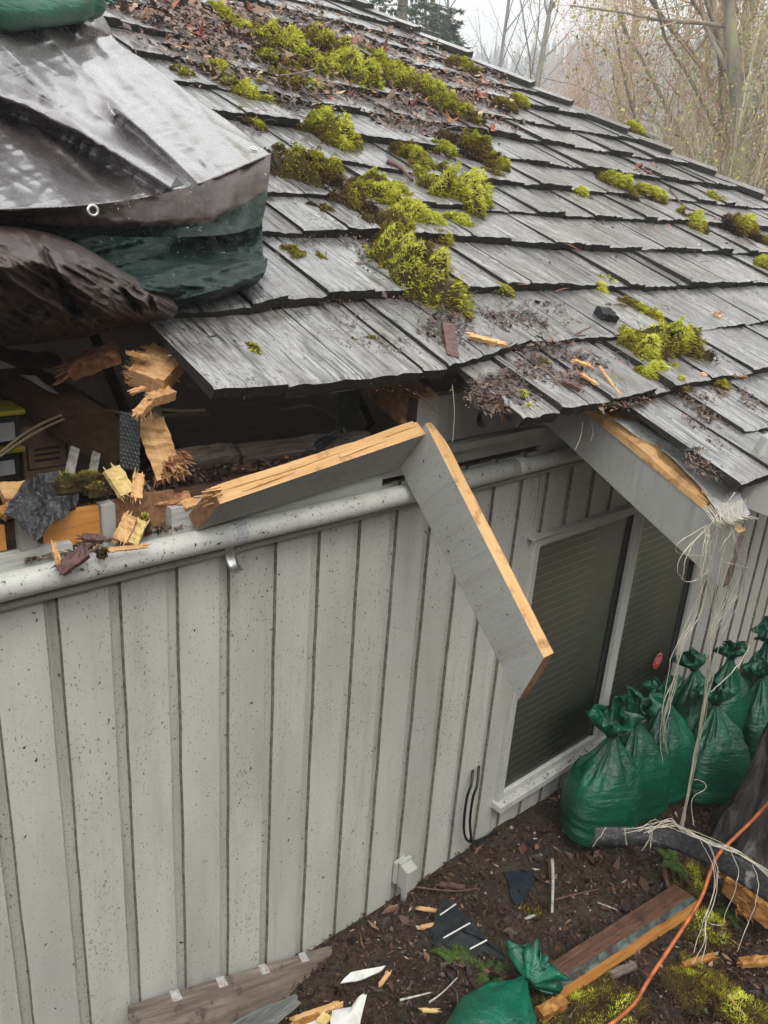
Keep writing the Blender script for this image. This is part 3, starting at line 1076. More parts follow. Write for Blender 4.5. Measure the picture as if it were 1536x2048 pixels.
def thick(a, dep, t=0.038):
    a = a / np.linalg.norm(a); dep = dep / np.linalg.norm(dep)
    c = np.cross(a, dep); c /= np.linalg.norm(c)
    if c[1] < 0: c = -c
    return c * t


aA = J_tf - A_tf
t0 = thick(aA, A_bf - A_tf, 0.042); t1 = thick(aA, J_bf - J_tf, 0.042)
mb = MB()
n = 26
r = random.Random(8)
V = []
for i in range(n + 1):
    t = i / n
    tf = A_tf + (J_tf - A_tf) * t; bf = A_bf + (J_bf - A_bf) * t; th_ = t0 + (t1 - t0) * t
    lift = 0.010 * max(0, math.sin(t * math.pi * 1.4)) * 1.0
    up = (tf - bf) / np.linalg.norm(tf - bf)
    V += [tf, bf, bf + th_, tf + th_ + up * (lift * .2 + r.uniform(-.0015, .0015)), tf + th_ * (.55 + .1 * math.sin(t * 11)) + up * (0.0015 + r.uniform(-.001, .001))]
F = []; mi = []
for i in range(n):
    a, b = i * 5, i * 5 + 5
    for j, mm in ((0, 0), (1, 0), (2, 0), (3, 1), (4, 1)):
        F.append((a + j, b + j, b + (j + 1) % 5, a + (j + 1) % 5)); mi.append(mm)
F += [(0, 1, 2, 3, 4), tuple(n * 5 + j for j in (4, 3, 2, 1, 0))]; mi += [2, 1]
mb.add(V, F, mi)
align(mb.build('board', [M['paintboard'], M['fresh'], M['endgrain']], frame), aA)
# torn slivers on its top edge
mb = MB()
for (ta, tb, oy, w) in ((0.02, 0.62, 0.75, 0.010), (0.55, 0.80, 0.45, 0.006), (0.7, 0.98, 0.85, 0.010), (0.1, 0.33, .35, .004)):
    pts = []
    k = 14
    for i in range(k + 1):
        t = ta + (tb - ta) * i / k
        tf = A_tf + (J_tf - A_tf) * t; bf = A_bf + (J_bf - A_bf) * t; th_ = t0 + (t1 - t0) * t
        up = (tf - bf) / np.linalg.norm(tf - bf)
        c = tf + th_ * (oy + .05 * math.sin(t * 13 + oy * 9))
        hh = 0.002 + 0.003 * math.sin(math.pi * i / k) + r.uniform(0, .001)
        wv = th_ / np.linalg.norm(th_) * w
        pts += [c - wv, c - wv * .8 + up * hh, c + wv * .8 + up * hh * 1.3, c + wv]
    F = [(i * 4 + j, i * 4 + j + 1, i * 4 + j + 5, i * 4 + j + 4) for i in range(k) for j in range(3)]
    mb.add(pts, F)
align(mb.build('torn_sliver', [M['fresh']], frame), aA)
mb = MB()
splinters(mb, A_tf + t0 * .6 + (A_bf - A_tf) * .1, -aA + np.array([0, 0, .1]), t0, 0.05, 0.03, 12, 0.01, 0.045, 0, 12)
mb.build('splinters', [M['splinter']], frame)
# second board: from the joint outwards and down
K_tf, K_bf = PX(1088, 1316, 1.5), PX(1037, 1400, 1.5)
Jt, Jb = PX(851, 846, 1.5), PX(798, 934, 1.5)
dx = np.array([0.040, 0, 0])
mb = MB()
n = 20
V = []
r = random.Random(3)
for i in range(n + 1):
    t = i / n
    tf = Jt + (K_tf - Jt) * t; bf = Jb + (K_bf - Jb) * t
    w_ = dx * (1 - .45 * max(0, (0.10 - t) / .10))
    V += [tf, bf, bf + dx, tf + w_ + np.array([0, 0, r.uniform(-.0012, .0012)])]
F = []; mi = []
for i in range(n):
    a, b = i * 4, i * 4 + 4
    for j, mm in ((0, 0), (1, 0), (2, 0), (3, 1)):
        F.append((a + j, b + j, b + (j + 1) % 4, a + (j + 1) % 4)); mi.append(mm)
F += [(0, 1, 2, 3), (n * 4 + 3, n * 4 + 2, n * 4 + 1, n * 4)]; mi += [1, 2]
mb.add(V, F, mi)
align(mb.build('board', [M['paintboard'], M['fresh'], M['endgrain']], frame, bevel=0.0015), K_tf - Jt)

# broken rafter stump in the dark right behind the joint
st = empty('broken_rafter', (1.545, .1, 1.8), 'dark brown snapped rafter stump with torn end just above the fallen board corner', 'rafter')
mb = MB()
rough_beam(mb, rafter_pt(1.49, 0.55, .12), PY(835, 812, 0.02), (0, 0, 1), 0.04, 0.14, (0, 0), 8, .003, 5)
mb.build('stump', [M['endgrain']], st)
mb = MB()
splinters(mb, PY(832, 812, 0.02), (0.1, -1, -.45), (0, 0, 1), 0.045, 0.14, 40, 0.01, 0.05, 0, 6)
mb.build('splinters', [M['splinter']], st)

# the two splintered chunks on the left
c1 = empty('splintered_rafter', PY(300, 760, .08), 'pale split rafter end with ragged fibres poking out under the leftmost loose shingle', 'rafter')
b0_, b1_ = PY(350, 752, .06), PY(282, 728, .12)
mb = MB()
rough_beam(mb, b0_, b1_, (-.1, -.55, 1), 0.115, 0.045, (0, 0), 12, .0035, 22)
align(mb.build('split_body', [M['splinter']], c1), b1_ - b0_)
mb = MB()
dd = b1_ - b0_
r = random.Random(91)
splinters(mb, b1_, dd, (-.1, -.5, 1), 0.112, 0.042, 170, 0.003, 0.020, 0, 23, 0.30)
splinters(mb, b1_ + (b0_ - b1_) * .2 + np.array([0, -.01, -.03]), dd + np.array([0, -.03, -.05]), (0, -.4, 1), 0.09, 0.03, 90, 0.003, 0.020, 0, 24, 0.5)
for k, (p, q, w, h) in enumerate((((345, 786, .03), (298, 800, .02), .026, .022), ((306, 797, .02), (274, 830, .01), .022, .016), ((300, 716, .07), (262, 706, .08), .014, .006), ((290, 775, .03), (266, 784, .03), .010, .006))):
    rough_beam(mb, PY(*p), PY(*q), (0, -.3, 1), w, h, (0, 0), 9, .002, 25 + k)
    splinters(mb, PY(*q), PY(*q) - PY(*p), (0, -.3, 1), w, h, 14, .002, .008, 0, 260 + k, .15)
align(mb.build('splinters', [M['splinter']], c1), dd)
c2 = empty('splintered_stud', PY(330, 900, .04), 'thick split timber with crushed red-brown end standing right of the nail plate', 'timber')
s0_, s1_ = PY(300, 842, .09), PY(340, 952, .04)
mb = MB()
rough_beam(mb, s0_, s1_, (-.5, -1, .35), 0.062, 0.066, (1, 0), 12, .003, 31)
align(mb.build('split_body', [M['fresh'], M['endgrain']], c2), s1_ - s0_)
mb = MB()
M['redsplit'] = mat_wood('crushed_red_brown_fibre', [(0.10, 0.035, 0.020, 1), (0.27, 0.11, 0.05, 1), (0.55, 0.31, 0.16, 1)], (30, 50, 50), 0.7, 0.9)
sd_ = s1_ - s0_
splinters(mb, s1_, sd_, (-.5, -1, .3), 0.062, 0.064, 160, 0.002, 0.012, 0, 33, 0.7)
splinters(mb, s1_ + np.array([0, -.03, .035]), (.3, -1, -.5), (-.2, 0, 1), 0.055, 0.05, 90, 0.002, 0.012, 0, 34, 0.8)
splinters(mb, s1_ + np.array([.01, -.03, .025]), (.3, -1, -.5), (-.2, 0, 1), 0.05, 0.04, 50, 0.002, 0.012, 1, 37, 0.8)
splinters(mb, s0_, -sd_, (-.5, -1, .3), 0.055, 0.06, 30, 0.004, 0.020, 1, 35, 0.2)
align(mb.build('splinters', [M['redsplit'], M['splinter']], c2), sd_)

# nail plate (perforated truss connector)
np0 = empty('nail_plate', PX(260, 880, .86), 'dark grey toothed steel truss plate hanging upright in the broken opening', 'metal plate')
M['plate'] = mat_plain('dull_nail_plate_steel', (0.13, 0.15, 0.15, 1), 0.42, 0.75, 0.5, 0.3, 60)
a, b, c, d = PY(240, 822, 0.06), PY(281, 832, 0.04), PY(279, 945, 0.04), PY(240, 935, 0.06)
mb = MB().hexa([a, b, c, d], [p + np.array([0.0, 0.002, 0]) for p in (a, b, c, d)])
mb.build('plate', M['plate'], np0)
mb = MB()
for i in range(5):
    for j in range(14):
        u, v = (i + .5 + (.25 if j % 2 else -.25)) / 5, (j + .5) / 14
        p = (a * (1 - u) + b * u) * (1 - v) + (d * (1 - u) + c * u) * v
        mb.add([p + np.array(q) for q in ((-.0022, -.0004, .0035), (.0022, -.0004, .0035), (.0015, -.0004, -.003), (-.0015, -.0004, -.003), (0, -.006, -.0005))],
               [(0, 1, 4), (1, 2, 4), (2, 3, 4), (3, 0, 4)])
mb.build('teeth', M['plate'], np0)

# second truss plate, deep in shadow right
a = PY(705, 790, 0.18)
MB().box((a[0] - .05, a[1], a[2] - .10), (a[0] + .03, a[1] + .003, a[2] + .03)).build('x', M['plate'])
o = bpy.data.objects['x']; o.name = 'nail_plate'
tag(o, 'shaded steel truss plate beneath the shingles left of the snapped rafter stump', 'metal plate')


def thing_mb(mb, name, mats, label, cat, group=None, kind=None, **k):
    o = mb.build(name, mats, **k)
    return tag(o, label, cat, group, kind)


# dark diagonal timbers and things in the attic
mb = MB().beam(PY(-20, 735, .42), PY(250, 900, .22), (0, -.3, 1), 0.04, 0.115)
thing_mb(mb, 'truss_chord', M['darkwood'], 'broad brown truss chord sloping down to the nail plate inside the opening', 'timber')
mb = MB().beam(PY(-80, 690, .75), PY(420, 960, .95), (0, -.3, 1), 0.04, 0.10)
thing_mb(mb, 'truss_chord', M['darkwood'], 'long dark truss chord crossing deep behind the storage totes', 'timber')
mb = MB(); rough_beam(mb, PY(140, 738, .22), PY(235, 702, .16), (0, -.5, 1), 0.05, 0.03, (0, 0), 8, .006, 41)
splinters(mb, PY(140, 740, .22), (-1, -.2, -.3), (0, -.5, 1), 0.04, 0.025, 24, .01, .05, 0, 43, .2)
thing_mb(mb, 'splintered_lath', M['redsplit'], 'brown splintered roof lath hanging below the tarp roll', 'timber')
mb = MB(); rough_beam(mb, PY(-30, 712, .30), PY(120, 722, .34), (0, -.5, 1), 0.05, 0.012, (0, 0), 8, .003, 45)
thing_mb(mb, 'roof_lath', M['darkwood'], 'dull tan roof lath in the upper left of the opening', 'timber')
M['steelstrip'] = mat_plain('dull_grey_strip', (0.30, 0.31, 0.31, 1), 0.4, 0.3)
mb = MB().hexa([PY(-10, 716, .28), PY(32, 734, .27), PY(30, 736, .27), PY(-10, 738, .28)], [p + np.array([0, .004, 0]) for p in (PY(-10, 716, .28), PY(32, 734, .27), PY(30, 736, .27), PY(-10, 738, .28))])
thing_mb(mb, 'metal_strip', M['steelstrip'], 'pale metal strip end at the left edge above the totes', 'metal strip')
P4 = [PY(40, 750, .30), PY(72, 752, .28), PY(118, 788, .26), PY(100, 784, .26)]
mb = MB().hexa(P4, [p + np.array([0, .004, 0]) for p in P4])
thing_mb(mb, 'metal_strip', M['steelstrip'], 'grey metal strip slanting in the shadow below the tarp roll', 'metal strip')
# electrical cables arching through
M['cable_w'] = mat_plain('dull_beige_cable', (0.30, 0.24, 0.14, 1), 0.5)
for i, (pts, lab) in enumerate((([(0, 905, .25), (60, 860, .28), (140, 825, .3), (210, 820, .3), (262, 832, .3)], 'beige flat cable arching over the totes to the nail plate, upper strand'),
                                ([(0, 912, .25), (70, 866, .28), (150, 832, .3), (240, 826, .32), (330, 830, .3), (420, 828, .3)], 'beige cable arching past the nail plate toward the shingles'),
                                ([(560, 820, .22), (620, 812, .22), (670, 835, .2), (700, 880, .16)], 'beige cable loop drooping under the shingle edge near the orange board'))):
    mb = MB().tube(spline([PY(*p) for p in pts], 30), 0.0035, 6)
    thing_mb(mb, 'electric_cable', M['cable_w'], lab, 'cable', smooth=True)
mb = MB().tube(spline([PY(300, 815, .2), PY(360, 822, .18), PY(410, 820, .16)], 12), 0.004, 6)
thing_mb(mb, 'metal_rod', M['cable_w'], 'thin tan rod running from the split rafter under the shingle corner', 'rod')
# totes with yellow lids, cardboard box
M['tote'] = mat_plain('black_tote', (0.02, 0.022, 0.028, 1), 0.4)
M['lid'] = mat_plain('yellow_tote_lid', (0.34, 0.28, 0.015, 1), 0.4)
M['paper'] = mat_plain('white_paper_label', (0.34, 0.34, 0.34, 1), 0.7)
M['card'] = mat_plain('brown_cardboard', (0.20, 0.13, 0.07, 1), 0.8)
M['ink'] = mat_plain('dark_print_ink', (0.03, 0.025, 0.02, 1), 0.8)
for k, (y0, y1, lab) in enumerate(((828, 893, 'upper black storage tote with yellow lid at the left edge of the attic opening'), (903, 962, 'lower black storage tote with yellow lid at the left edge of the attic opening'))):
    t_ = empty('storage_tote', PY(10, y1, .3), lab, 'storage box', 'black totes with yellow lids stacked in the attic')
    a, b = PY(-60, y1, .30), PY(38, y0, .30)
    MB().box((a[0], .30, a[2]), (b[0] + .0, .55, b[2])).build('tote_body', M['tote'], t_, bevel=.004)
    MB().box((a[0] - .01, .29, b[2]), (b[0] + .012, .56, b[2] + .012)).build('tote_lid', M['lid'], t_, bevel=.003)
    c, d = PY(-10, y1 - 8, .297), PY(28, y0 + 16, .297)
    MB().box((c[0], .2965, c[2]), (d[0], .298, d[2])).build('paper_label', M['paper'], t_)
a, b = PY(50, 965, .36), PY(138, 845, .36)
cb = empty('cardboard_box', a, 'brown cardboard box with dark print beside the yellow lidded totes', 'box')
MB().box((a[0], .36, a[2]), (b[0], .60, b[2])).build('box_body', M['card'], cb, bevel=.003)
mb = MB()
cx, cz = (a[0] + b[0]) / 2, (a[2] + b[2]) / 2 - .01
for q in ((-.05, -.03, -.045, .03), (.045, -.03, .05, .03), (-.045, -.03, .045, -.026)):
    mb.box((cx + q[0], .358, cz + q[1]), (cx + q[2], .3585, cz + q[3]))
for q in (.018, .004, -.010): mb.box((cx - .03, .358, cz + q), (cx + .03, .3585, cz + q + .006))
mb.build('box_print', M['ink'], cb)
M['whitestick'] = mat_plain('grey_painted_lath', (0.36, 0.35, 0.31, 1), 0.7, 0, .3, .5, 60)
for (p, q, w, lab) in (((150, 895, .20), (135, 965, .16), .022, 'short grey painted lath leaning inside the opening, left of the pair'),
                       ((193, 905, .20), (182, 960, .16), .020, 'short grey painted lath leaning inside the opening, right of the pair'),
                       ((308, 800, .35), (330, 870, .33), .02, 'thin pale lath slanting behind the split timbers')):
    thing_mb(MB().beam(PY(*p), PY(*q), (0, -1, 0), w, .006), 'painted_lath', M['whitestick'], lab, 'lath', bevel=.001)
# loose wood piece rows
# torn membrane lying over the plate
def lump_sheet(name, px, y0, label, cat, mat, amp=0.012, n=26, fn=PY, thick=0.003, seed=0, lift=0.0):
    """irregular thin sheet from an outline of pixels with depth, laid on a plane and crumpled"""
    r = random.Random(seed)
    P = [np.array(fn(*p)) for p in px]
    c = sum(P) / len(P)
    # refine the outline with jitter
    O = []
    for i in range(len(P)):
        a, b = P[i], P[(i + 1) % len(P)]
        for k in range(4):
            q = a + (b - a) * k / 4
            O.append(q + (q - c) * r.uniform(-.05, .05))
    V = [c]; R_ = 5
    F = []
    m = len(O)
    for k in range(1, R_ + 1):
        for q in O:
            p = c + (q - c) * k / R_
            p = p + np.array([0, -.3, 1.0]) * (amp * vnoise(p[0] * 45 + seed, (p[2] + p[1]) * 45)) + np.array([0, 0, lift * (1 - k / R_)])
            V.append(p)
    for j in range(m):
        F.append((0, 1 + j, 1 + (j + 1) % m))
    for k in range(R_ - 1):
        for j in range(m):
            a = 1 + k * m + j; b = 1 + k * m + (j + 1) % m
            F.append((a, a + m, b + m, b))
    o = MB().add(V, F).build(name, mat, solid=thick, smooth=False)
    return tag(o, label, cat)


m = NM('woven_black_membrane')
w1 = m.n.new('ShaderNodeTexWave'); w1.inputs['Scale'].default_value = 150; w1.bands_direction = 'X'
w2 = m.n.new('ShaderNodeTexWave'); w2.inputs['Scale'].default_value = 150; w2.bands_direction = 'DIAGONAL'
v = m.coord((1, 1, 1))
m.l(v, w1.inputs[0]); m.l(v, w2.inputs[0])
hh = m.math('MULTIPLY', w1.outputs['Fac'], w2.outputs['Fac'])
pn = m.noise(v, 12, 4)
cc = m.mix(m.ramp(m.noise(v, 90, 4, .7), [(.45, (0, 0, 0)), (.7, (.6, .6, .6))]), (0.012, 0.013, 0.016, 1), (0.10, 0.10, 0.11, 1))
cc = m.mix(m.ramp(pn, [(0.62, (0, 0, 0)), (0.70, (1, 1, 1))]), cc, (0.28, 0.27, 0.26, 1))
M['membrane'] = m.fin(cc, 0.35, m.bump(m.noise(v, 70, 5, .7), 0.9, 0.006), spec=0.7)
M['felt'] = mat_plain('charcoal_felt_scrap', (0.012, 0.016, 0.018, 1), 0.7, 0, 0.35, 0.5, 30, 0.6)
lump_sheet('membrane_scrap', [(75, 950, .06), (130, 955, .06), (158, 985, .03), (150, 1010, .0), (120, 1040, -.045), (70, 1075, -.065), (45, 1058, -.06), (5, 1020, -.05), (35, 985, -.0)], 0,
           'torn glossy black woven membrane scrap draped over the broken plate at left', 'membrane', M['membrane'], 0.030, seed=5)
lump_sheet('membrane_scrap', [(590, 905, .1), (650, 870, .1), (680, 862, .09), (670, 880, .07), (640, 905, .04), (600, 925, .03)], 0,
           'shiny crumpled dark plastic scrap lying just behind the upper board', 'membrane', M['membrane'], 0.02, seed=6)

# wood chips and chunks on the plate
def chunk(px0, px1, w, h, mat, name, label, cat='wood chunk', seed=0, up=(0, -.5, 1), fn=PY, group=None, spl=4):
    a, b = np.array(fn(*px0)), np.array(fn(*px1))
    mb = MB()
    rough_beam(mb, a, b, up, w, h, (0, 0), 9, min(w, h) * .16, seed)
    if spl:
        splinters(mb, b, b - a, up, w * .9, h, spl, .002, .012, 0, seed + 1, .2)
        splinters(mb, a, a - b, up, w * .9, h, spl, .002, .012, 0, seed + 2, .2)
    return align(thing_mb(mb, name, mat, label, cat, group), b - a)


M['yellowwood'] = mat_wood('pale_yellow_split_wood', [(0.45, 0.30, 0.08, 1), (0.62, 0.46, 0.18, 1), (0.70, 0.56, 0.30, 1)], (5, 50, 50), 0.65, 0.6, dirt=.1)
M['bark'] = mat_wood('wet_purple_brown_bark', [(0.025, 0.012, 0.010, 1), (0.09, 0.045, 0.038, 1), (0.17, 0.09, 0.075, 1)], (30, 30, 8), 0.45, 0.9)
M['rot'] = mat_wood('rotten_orange_wood', [(0.05, 0.02, 0.008, 1), (0.30, 0.13, 0.03, 1), (0.52, 0.30, 0.09, 1)], (14, 14, 30), 0.7, 1.0)
chunk((222, 938, .02), (255, 988, -.02), .040, .012, M['yellowwood'], 'wood_chip', 'flat pale yellow wood chip leaning on the broken plate', seed=51)
chunk((277, 950, .0), (272, 998, -.03), .024, .016, M['fresh'], 'wood_chip', 'short orange pointed wood chip right of the yellow chip', seed=52)
chunk((262, 1032, -.035), (240, 1082, -.05), .030, .018, M['fresh'], 'wood_chip', 'orange split wood wedge resting on the pipe below the painted upright', seed=53)
chunk((282, 1042, -.035), (262, 1088, -.055), .028, .018, M['yellowwood'], 'wood_chip', 'tan split wood wedge resting on the pipe beside the orange one', seed=54)
chunk((172, 1103, -.088), (118, 1142, -.088), .028, .012, M['bark'], 'bark_piece', 'dark purple-brown bark piece lying on top of the white pipe', 'bark', seed=55)
chunk((107, 1092, -.07), (114, 1118, -.08), .008, .006, M['splinter'], 'wood_chip', 'tiny orange splinter standing on the pipe left of the bark', seed=56)
chunk((0, 985, .05), (72, 982, .05), .05, .012, M['fresh'], 'wood_offcut', 'orange raw wood slat at the left edge under the totes', seed=57)
chunk((40, 1008, .02), (0, 1030, .0), .03, .012, M['rot'], 'wood_offcut', 'short orange broken slat left of the black membrane', seed=58)
chunk((380, 1000, .0), (300, 1005, .02), .035, .02, M['redsplit'], 'wood_chip', 'red-brown shattered wood under the left end of the fallen board', seed=59)
chunk((395, 1002, -.02), (365, 1012, -.02), .025, .008, M['splinter'], 'wood_chip', 'pale curled splinter at the left tip of the fallen board', seed=60)
chunk((290, 1093, -.085), (215, 1100, -.085), .010, .004, M['splinter'], 'wood_chip', 'long thin tan splinter lying along the pipe top', seed=61)
chunk((205, 1078, -.07), (165, 1075, -.06), .018, .010, M['bark'], 'bark_piece', 'small dark bark bit caught behind the pipe near the orange block', 'bark', seed=62)
chunk((470, 905, .10), (330, 925, .12), .05, .03, M['oldwood'], 'old_plank', 'dirty brown plank piece lying on the plate left of the fallen board', 'plank', seed=63)
chunk((740, 880, .09), (480, 912, .10), .06, .03, M['oldwood'], 'old_plank', 'dirty brown plank in shadow behind the fallen board', 'plank', seed=64)
# frayed ceiling edge piece at the far right: painted fascia end
P4 = [PX(1478, 985, 2.30), PX(1494, 1016, 2.30), PX(1560, 1045, 2.42), PX(1600, 860, 2.42), PX(1536, 878, 2.36)]
mb = MB()
off = np.array([0.03, 0.035, 0.0])
k = len(P4)
mb.add(P4 + [p + off for p in P4], [tuple(range(k)), tuple(range(2 * k - 1, k - 1, -1))] + [(i, i + k, (i + 1) % k + k, (i + 1) % k) for i in range(k)])
thing_mb(mb, 'fascia_board_end', [M['paintboard']], 'pale painted fascia board end sticking in at the right edge over the shingles', 'board', bevel=.004)

# ---- woven strip and its frayed threads on the rafter tail
m = NM('white_woven_strip')
v = m.coord((1, 1, 1))
w1 = m.n.new('ShaderNodeTexWave'); w1.inputs['Scale'].default_value = 75; w1.bands_direction = 'X'
w2 = m.n.new('ShaderNodeTexWave'); w2.inputs['Scale'].default_value = 75; w2.bands_direction = 'Y'
m.l(v, w1.inputs[0]); m.l(v, w2.inputs[0])
hh = m.math('MULTIPLY', w1.outputs['Fac'], w2.outputs['Fac'])
pn = m.noise(v, 60, 6, .7)
cc = m.mix(m.ramp(pn, [(0.50, (0, 0, 0)), (0.72, (1, 1, 1))]), (0.50, 0.50, 0.49, 1), (0.12, 0.115, 0.10, 1))
M['weave'] = m.fin(cc, 0.3, m.bump(m.math('ADD', hh, pn), 0.6, 0.004), metal=0.15, spec=0.7)
strip = empty('woven_strip', RP(2.2, .7), 'white woven membrane strip with frayed hanging threads on top of the right rafter tail', 'membrane')
La = [(1222, 838), (1276, 874), (1324, 902), (1366, 940), (1412, 990), (1436, 1026), (1460, 1050)]
Lb = [(1275, 840), (1320, 872), (1370, 905), (1410, 940), (1450, 965), (1480, 990), (1500, 1030)]
A_ = spline([RP(*RS(x, y, -.045), -.045) for x, y in La], 24)
B_ = spline([RP(*RS(x, y, -.028), -.028) for x, y in Lb], 24)
V = []
for a, b in zip(A_, B_):
    for t in np.linspace(0, 1, 8):
        p = a * (1 - t) + b * t
        V.append(p + NN * 0.007 * vnoise(p[0] * 40, p[1] * 40))
F = [(i * 8 + j, i * 8 + j + 1, i * 8 + j + 9, i * 8 + j + 8) for i in range(23) for j in range(7)]
MB().add(V, F).build('weave', M['weave'], strip, solid=.002, smooth=True)
M['thread'] = mat_plain('dirty_white_thread', (0.46, 0.43, 0.34, 1), 0.6, 0, 0.3, 0.3)


def thread(pts, rad=0.0013, parent=None, n=26, jit=0.006, seed=0, wob=0.002):
    r = random.Random(seed)
    P = [np.array(p) + np.array([r.uniform(-jit, jit) for _ in range(3)]) for p in pts]
    Q = spline(P, n)
    for i in range(1, n): Q[i] += np.array([vnoise(i * .7 + seed * 3.1, k2 * 9 + seed) for k2 in range(3)]) * wob * 2.2
    rad = [rad * r.uniform(.7, 1.3) for _ in range(n)]
    return MB().tube(Q, rad, 4, cap=False).build('thread', M['thread'], parent, smooth=True)


def HP(x, y, d=-0.72):
    return PY(x, y, d)


e0 = [(1440 + rnd.uniform(-25, 60), 1045 + rnd.uniform(-12, 8)) for _ in range(60)]
r = random.Random(77)
k = 0
for i in range(11):       # right bundle that gathers and falls to the black flashing
    x0, y0 = 1455 + r.uniform(-20, 45), 1045 + r.uniform(-10, 6)
    thread([HP(x0, y0), HP(1440 + r.uniform(-10, 55), 1150 + r.uniform(-30, 30)), HP(1428 + r.uniform(-12, 14), 1270), HP(1418 + r.uniform(-7, 7), 1360), HP(1405 + r.uniform(-4, 4), 1430), HP(1385 + r.uniform(-3, 3), 1540), HP(1364, 1652, -.72)], .0010, strip, 30, .004, i)
for i in range(7):        # left bundle
    x0, y0 = 1425 + r.uniform(-18, 25), 1050 + r.uniform(-8, 6)
    thread([HP(x0, y0), HP(1408 + r.uniform(-14, 14), 1130), HP(1390 + r.uniform(-14, 16), 1230), HP(1362 + r.uniform(-8, 10), 1290), HP(1345 + r.uniform(-8, 8), 1370 + r.uniform(-20, 20)), HP(1326 + r.uniform(-5, 5), 1440 + r.uniform(-20, 30)), HP(1322 + r.uniform(-8, 12), 1480 + r.uniform(-20, 80))], .0010, strip, 30, .004, 20 + i)
for i in range(8):        # short loops and stray ends
    x0, y0 = 1430 + r.uniform(-20, 60), 1050
    a, b = r.uniform(-60, 30), r.uniform(60, 240)
    thread([HP(x0, y0), HP(x0 + a * .8, y0 + b * .4, -.75), HP(x0 + a, y0 + b * .8, -.74), HP(x0 + a * .3 + r.uniform(-20, 40), y0 + b)], .0009, strip, 20, .004, 40 + i)
thread([HP(1470, 985), HP(1410, 1060), HP(1362, 1110), HP(1358, 1150), HP(1385, 1165), HP(1418, 1140)], .0012, strip, 24, .001, 61)
thread([HP(1470, 1010), HP(1400, 1070), HP(1372, 1120), HP(1365, 1160)], .0012, strip, 24, .001, 62)
thread([HP(1500, 1290), HP(1480, 1325), HP(1440, 1365), HP(1422, 1385)], .0016, strip, 20, .002, 63)
thread([HP(1515, 1180), HP(1506, 1240), HP(1500, 1290)], .0012, strip, 12, .003, 64)
for i in range(26):       # combed-out fringe fanning at the strip's end
    x0 = 1425 + i * 3.0
    thread([HP(x0 - 25 + i * .6, 1012 - i * .5, -.70), HP(x0 - 8 + r.uniform(-3, 3), 1030, -.72), HP(x0 + r.uniform(-3, 8), 1048 - i * .6, -.74), HP(x0 + 12 + r.uniform(-4, 12), 1062 - i * 1.0, -.735)], .0012, strip, 8, .002, 70 + i)
for i, (x0, y0, x1, y1) in enumerate(((1165, 845, 1150, 900), (1183, 845, 1181, 883), (905, 770, 905, 885))):
    mb = MB().tube(spline([PY(x0, y0, -.3), PY((x0 + x1) / 2 + 4, (y0 + y1) / 2, -.3), PY(x1, y1, -.3)], 8), .0009, 4, cap=False)
    thing_mb(mb, 'loose_thread', M['thread'], ['loose pale thread hanging from the shingle edge left of the rafter tail', 'short thread hanging beside the torn orange edge', 'hair-thin thread hanging in front of the vent hole block'][i], 'thread')
# ================================================================ TARP
def loft(rows, offs, nu, nv, fold=None):
    """rows of pixel points with heights above the roof plane -> smooth grid in 3D"""
    R_ = []
    for row, of in zip(rows, offs):
        k = len(row)
        if np.isscalar(of): of = [of] * k
        R_.append(spline([(x, y, o) for (x, y), o in zip(row, of)], nu))
    R_ = np.array(R_)                       # rows x nu x 3
    G = np.array([spline(R_[:, j], nv) for j in range(nu)])       # nu x nv x 3
    P = np.zeros_like(G)
    for i in range(nu):
        for j in range(nv):
            x, y, o = G[i, j]
            if fold: o = fold(x, y, o)
            X, s_ = RS(x, y, o)
            P[i, j] = RP(X, s_, o)
    return G, P


def grid_faces(nu, nv):
    return [(i * nv + j, i * nv + j + 1, (i + 1) * nv + j + 1, (i + 1) * nv + j) for i in range(nu - 1) for j in range(nv - 1)]


def sst(x): x = np.clip(x, 0, 1); return x * x * (3 - 2 * x)


def mat_tarp(name, col, col2=None, rough=0.28, metal=0.0, coat=1.0, bmp=0.8):
    m = NM(name)
    v = m.coord((1, 1, 1), 'World')
    big = m.noise(v, 4, 4, 0.6, 0.6)
    cr = m.noise(m.coord((9, 34, 34), 'World'), 1.0, 5, 0.58, 0.5)
    cr2 = m.noise(m.coord((60, 18, 18), 'World'), 1.0, 4, 0.6, 0.3)
    wv = m.n.new('ShaderNodeTexWave'); wv.inputs['Scale'].default_value = 130; wv.bands_direction = 'DIAGONAL'
    m.l(v, wv.inputs[0])
    dk = tuple(x * 0.6 for x in col[:3]) + (1,)
    c = m.mix(m.ramp(big, [(0.35, (0, 0, 0)), (0.7, (1, 1, 1))]), col, dk)
    c = speck(m, v, c, 70, 0.70, (0.30, 0.29, 0.27, 1), 0.02)
    h = m.math('ADD', m.math('MULTIPLY', cr, 1.0), m.math('ADD', m.math('MULTIPLY', cr2, 0.55), m.math('MULTIPLY', wv.outputs['Fac'], 0.05)))
    return m.fin(c, m.ramp(cr2, [(0.3, (rough * .75,) * 3), (0.7, (rough * 1.35,) * 3)]), m.bump(h, bmp, 0.012), metal, 1.0 if coat > .5 else .25, Coat_Weight=coat, Coat_Roughness=rough * .8, Coat_IOR=1.7)


M['tarp'] = mat_tarp('brown_silver_tarp', (0.075, 0.062, 0.062, 1), rough=0.24, bmp=.5)
M['tarp_roll'] = mat_tarp('dark_brown_tarp', (0.042, 0.026, 0.021, 1), rough=0.34, coat=.18, bmp=.5)
M['tarp_green'] = mat_tarp('dark_green_tarp_underside', (0.002, 0.016, 0.012, 1), rough=0.30, coat=.04)
tarp = empty('roof_tarp', RP(1.2, 2.0, .1), 'large wrinkled brown-silver tarp folded over the damaged roof with green underside', 'tarp')

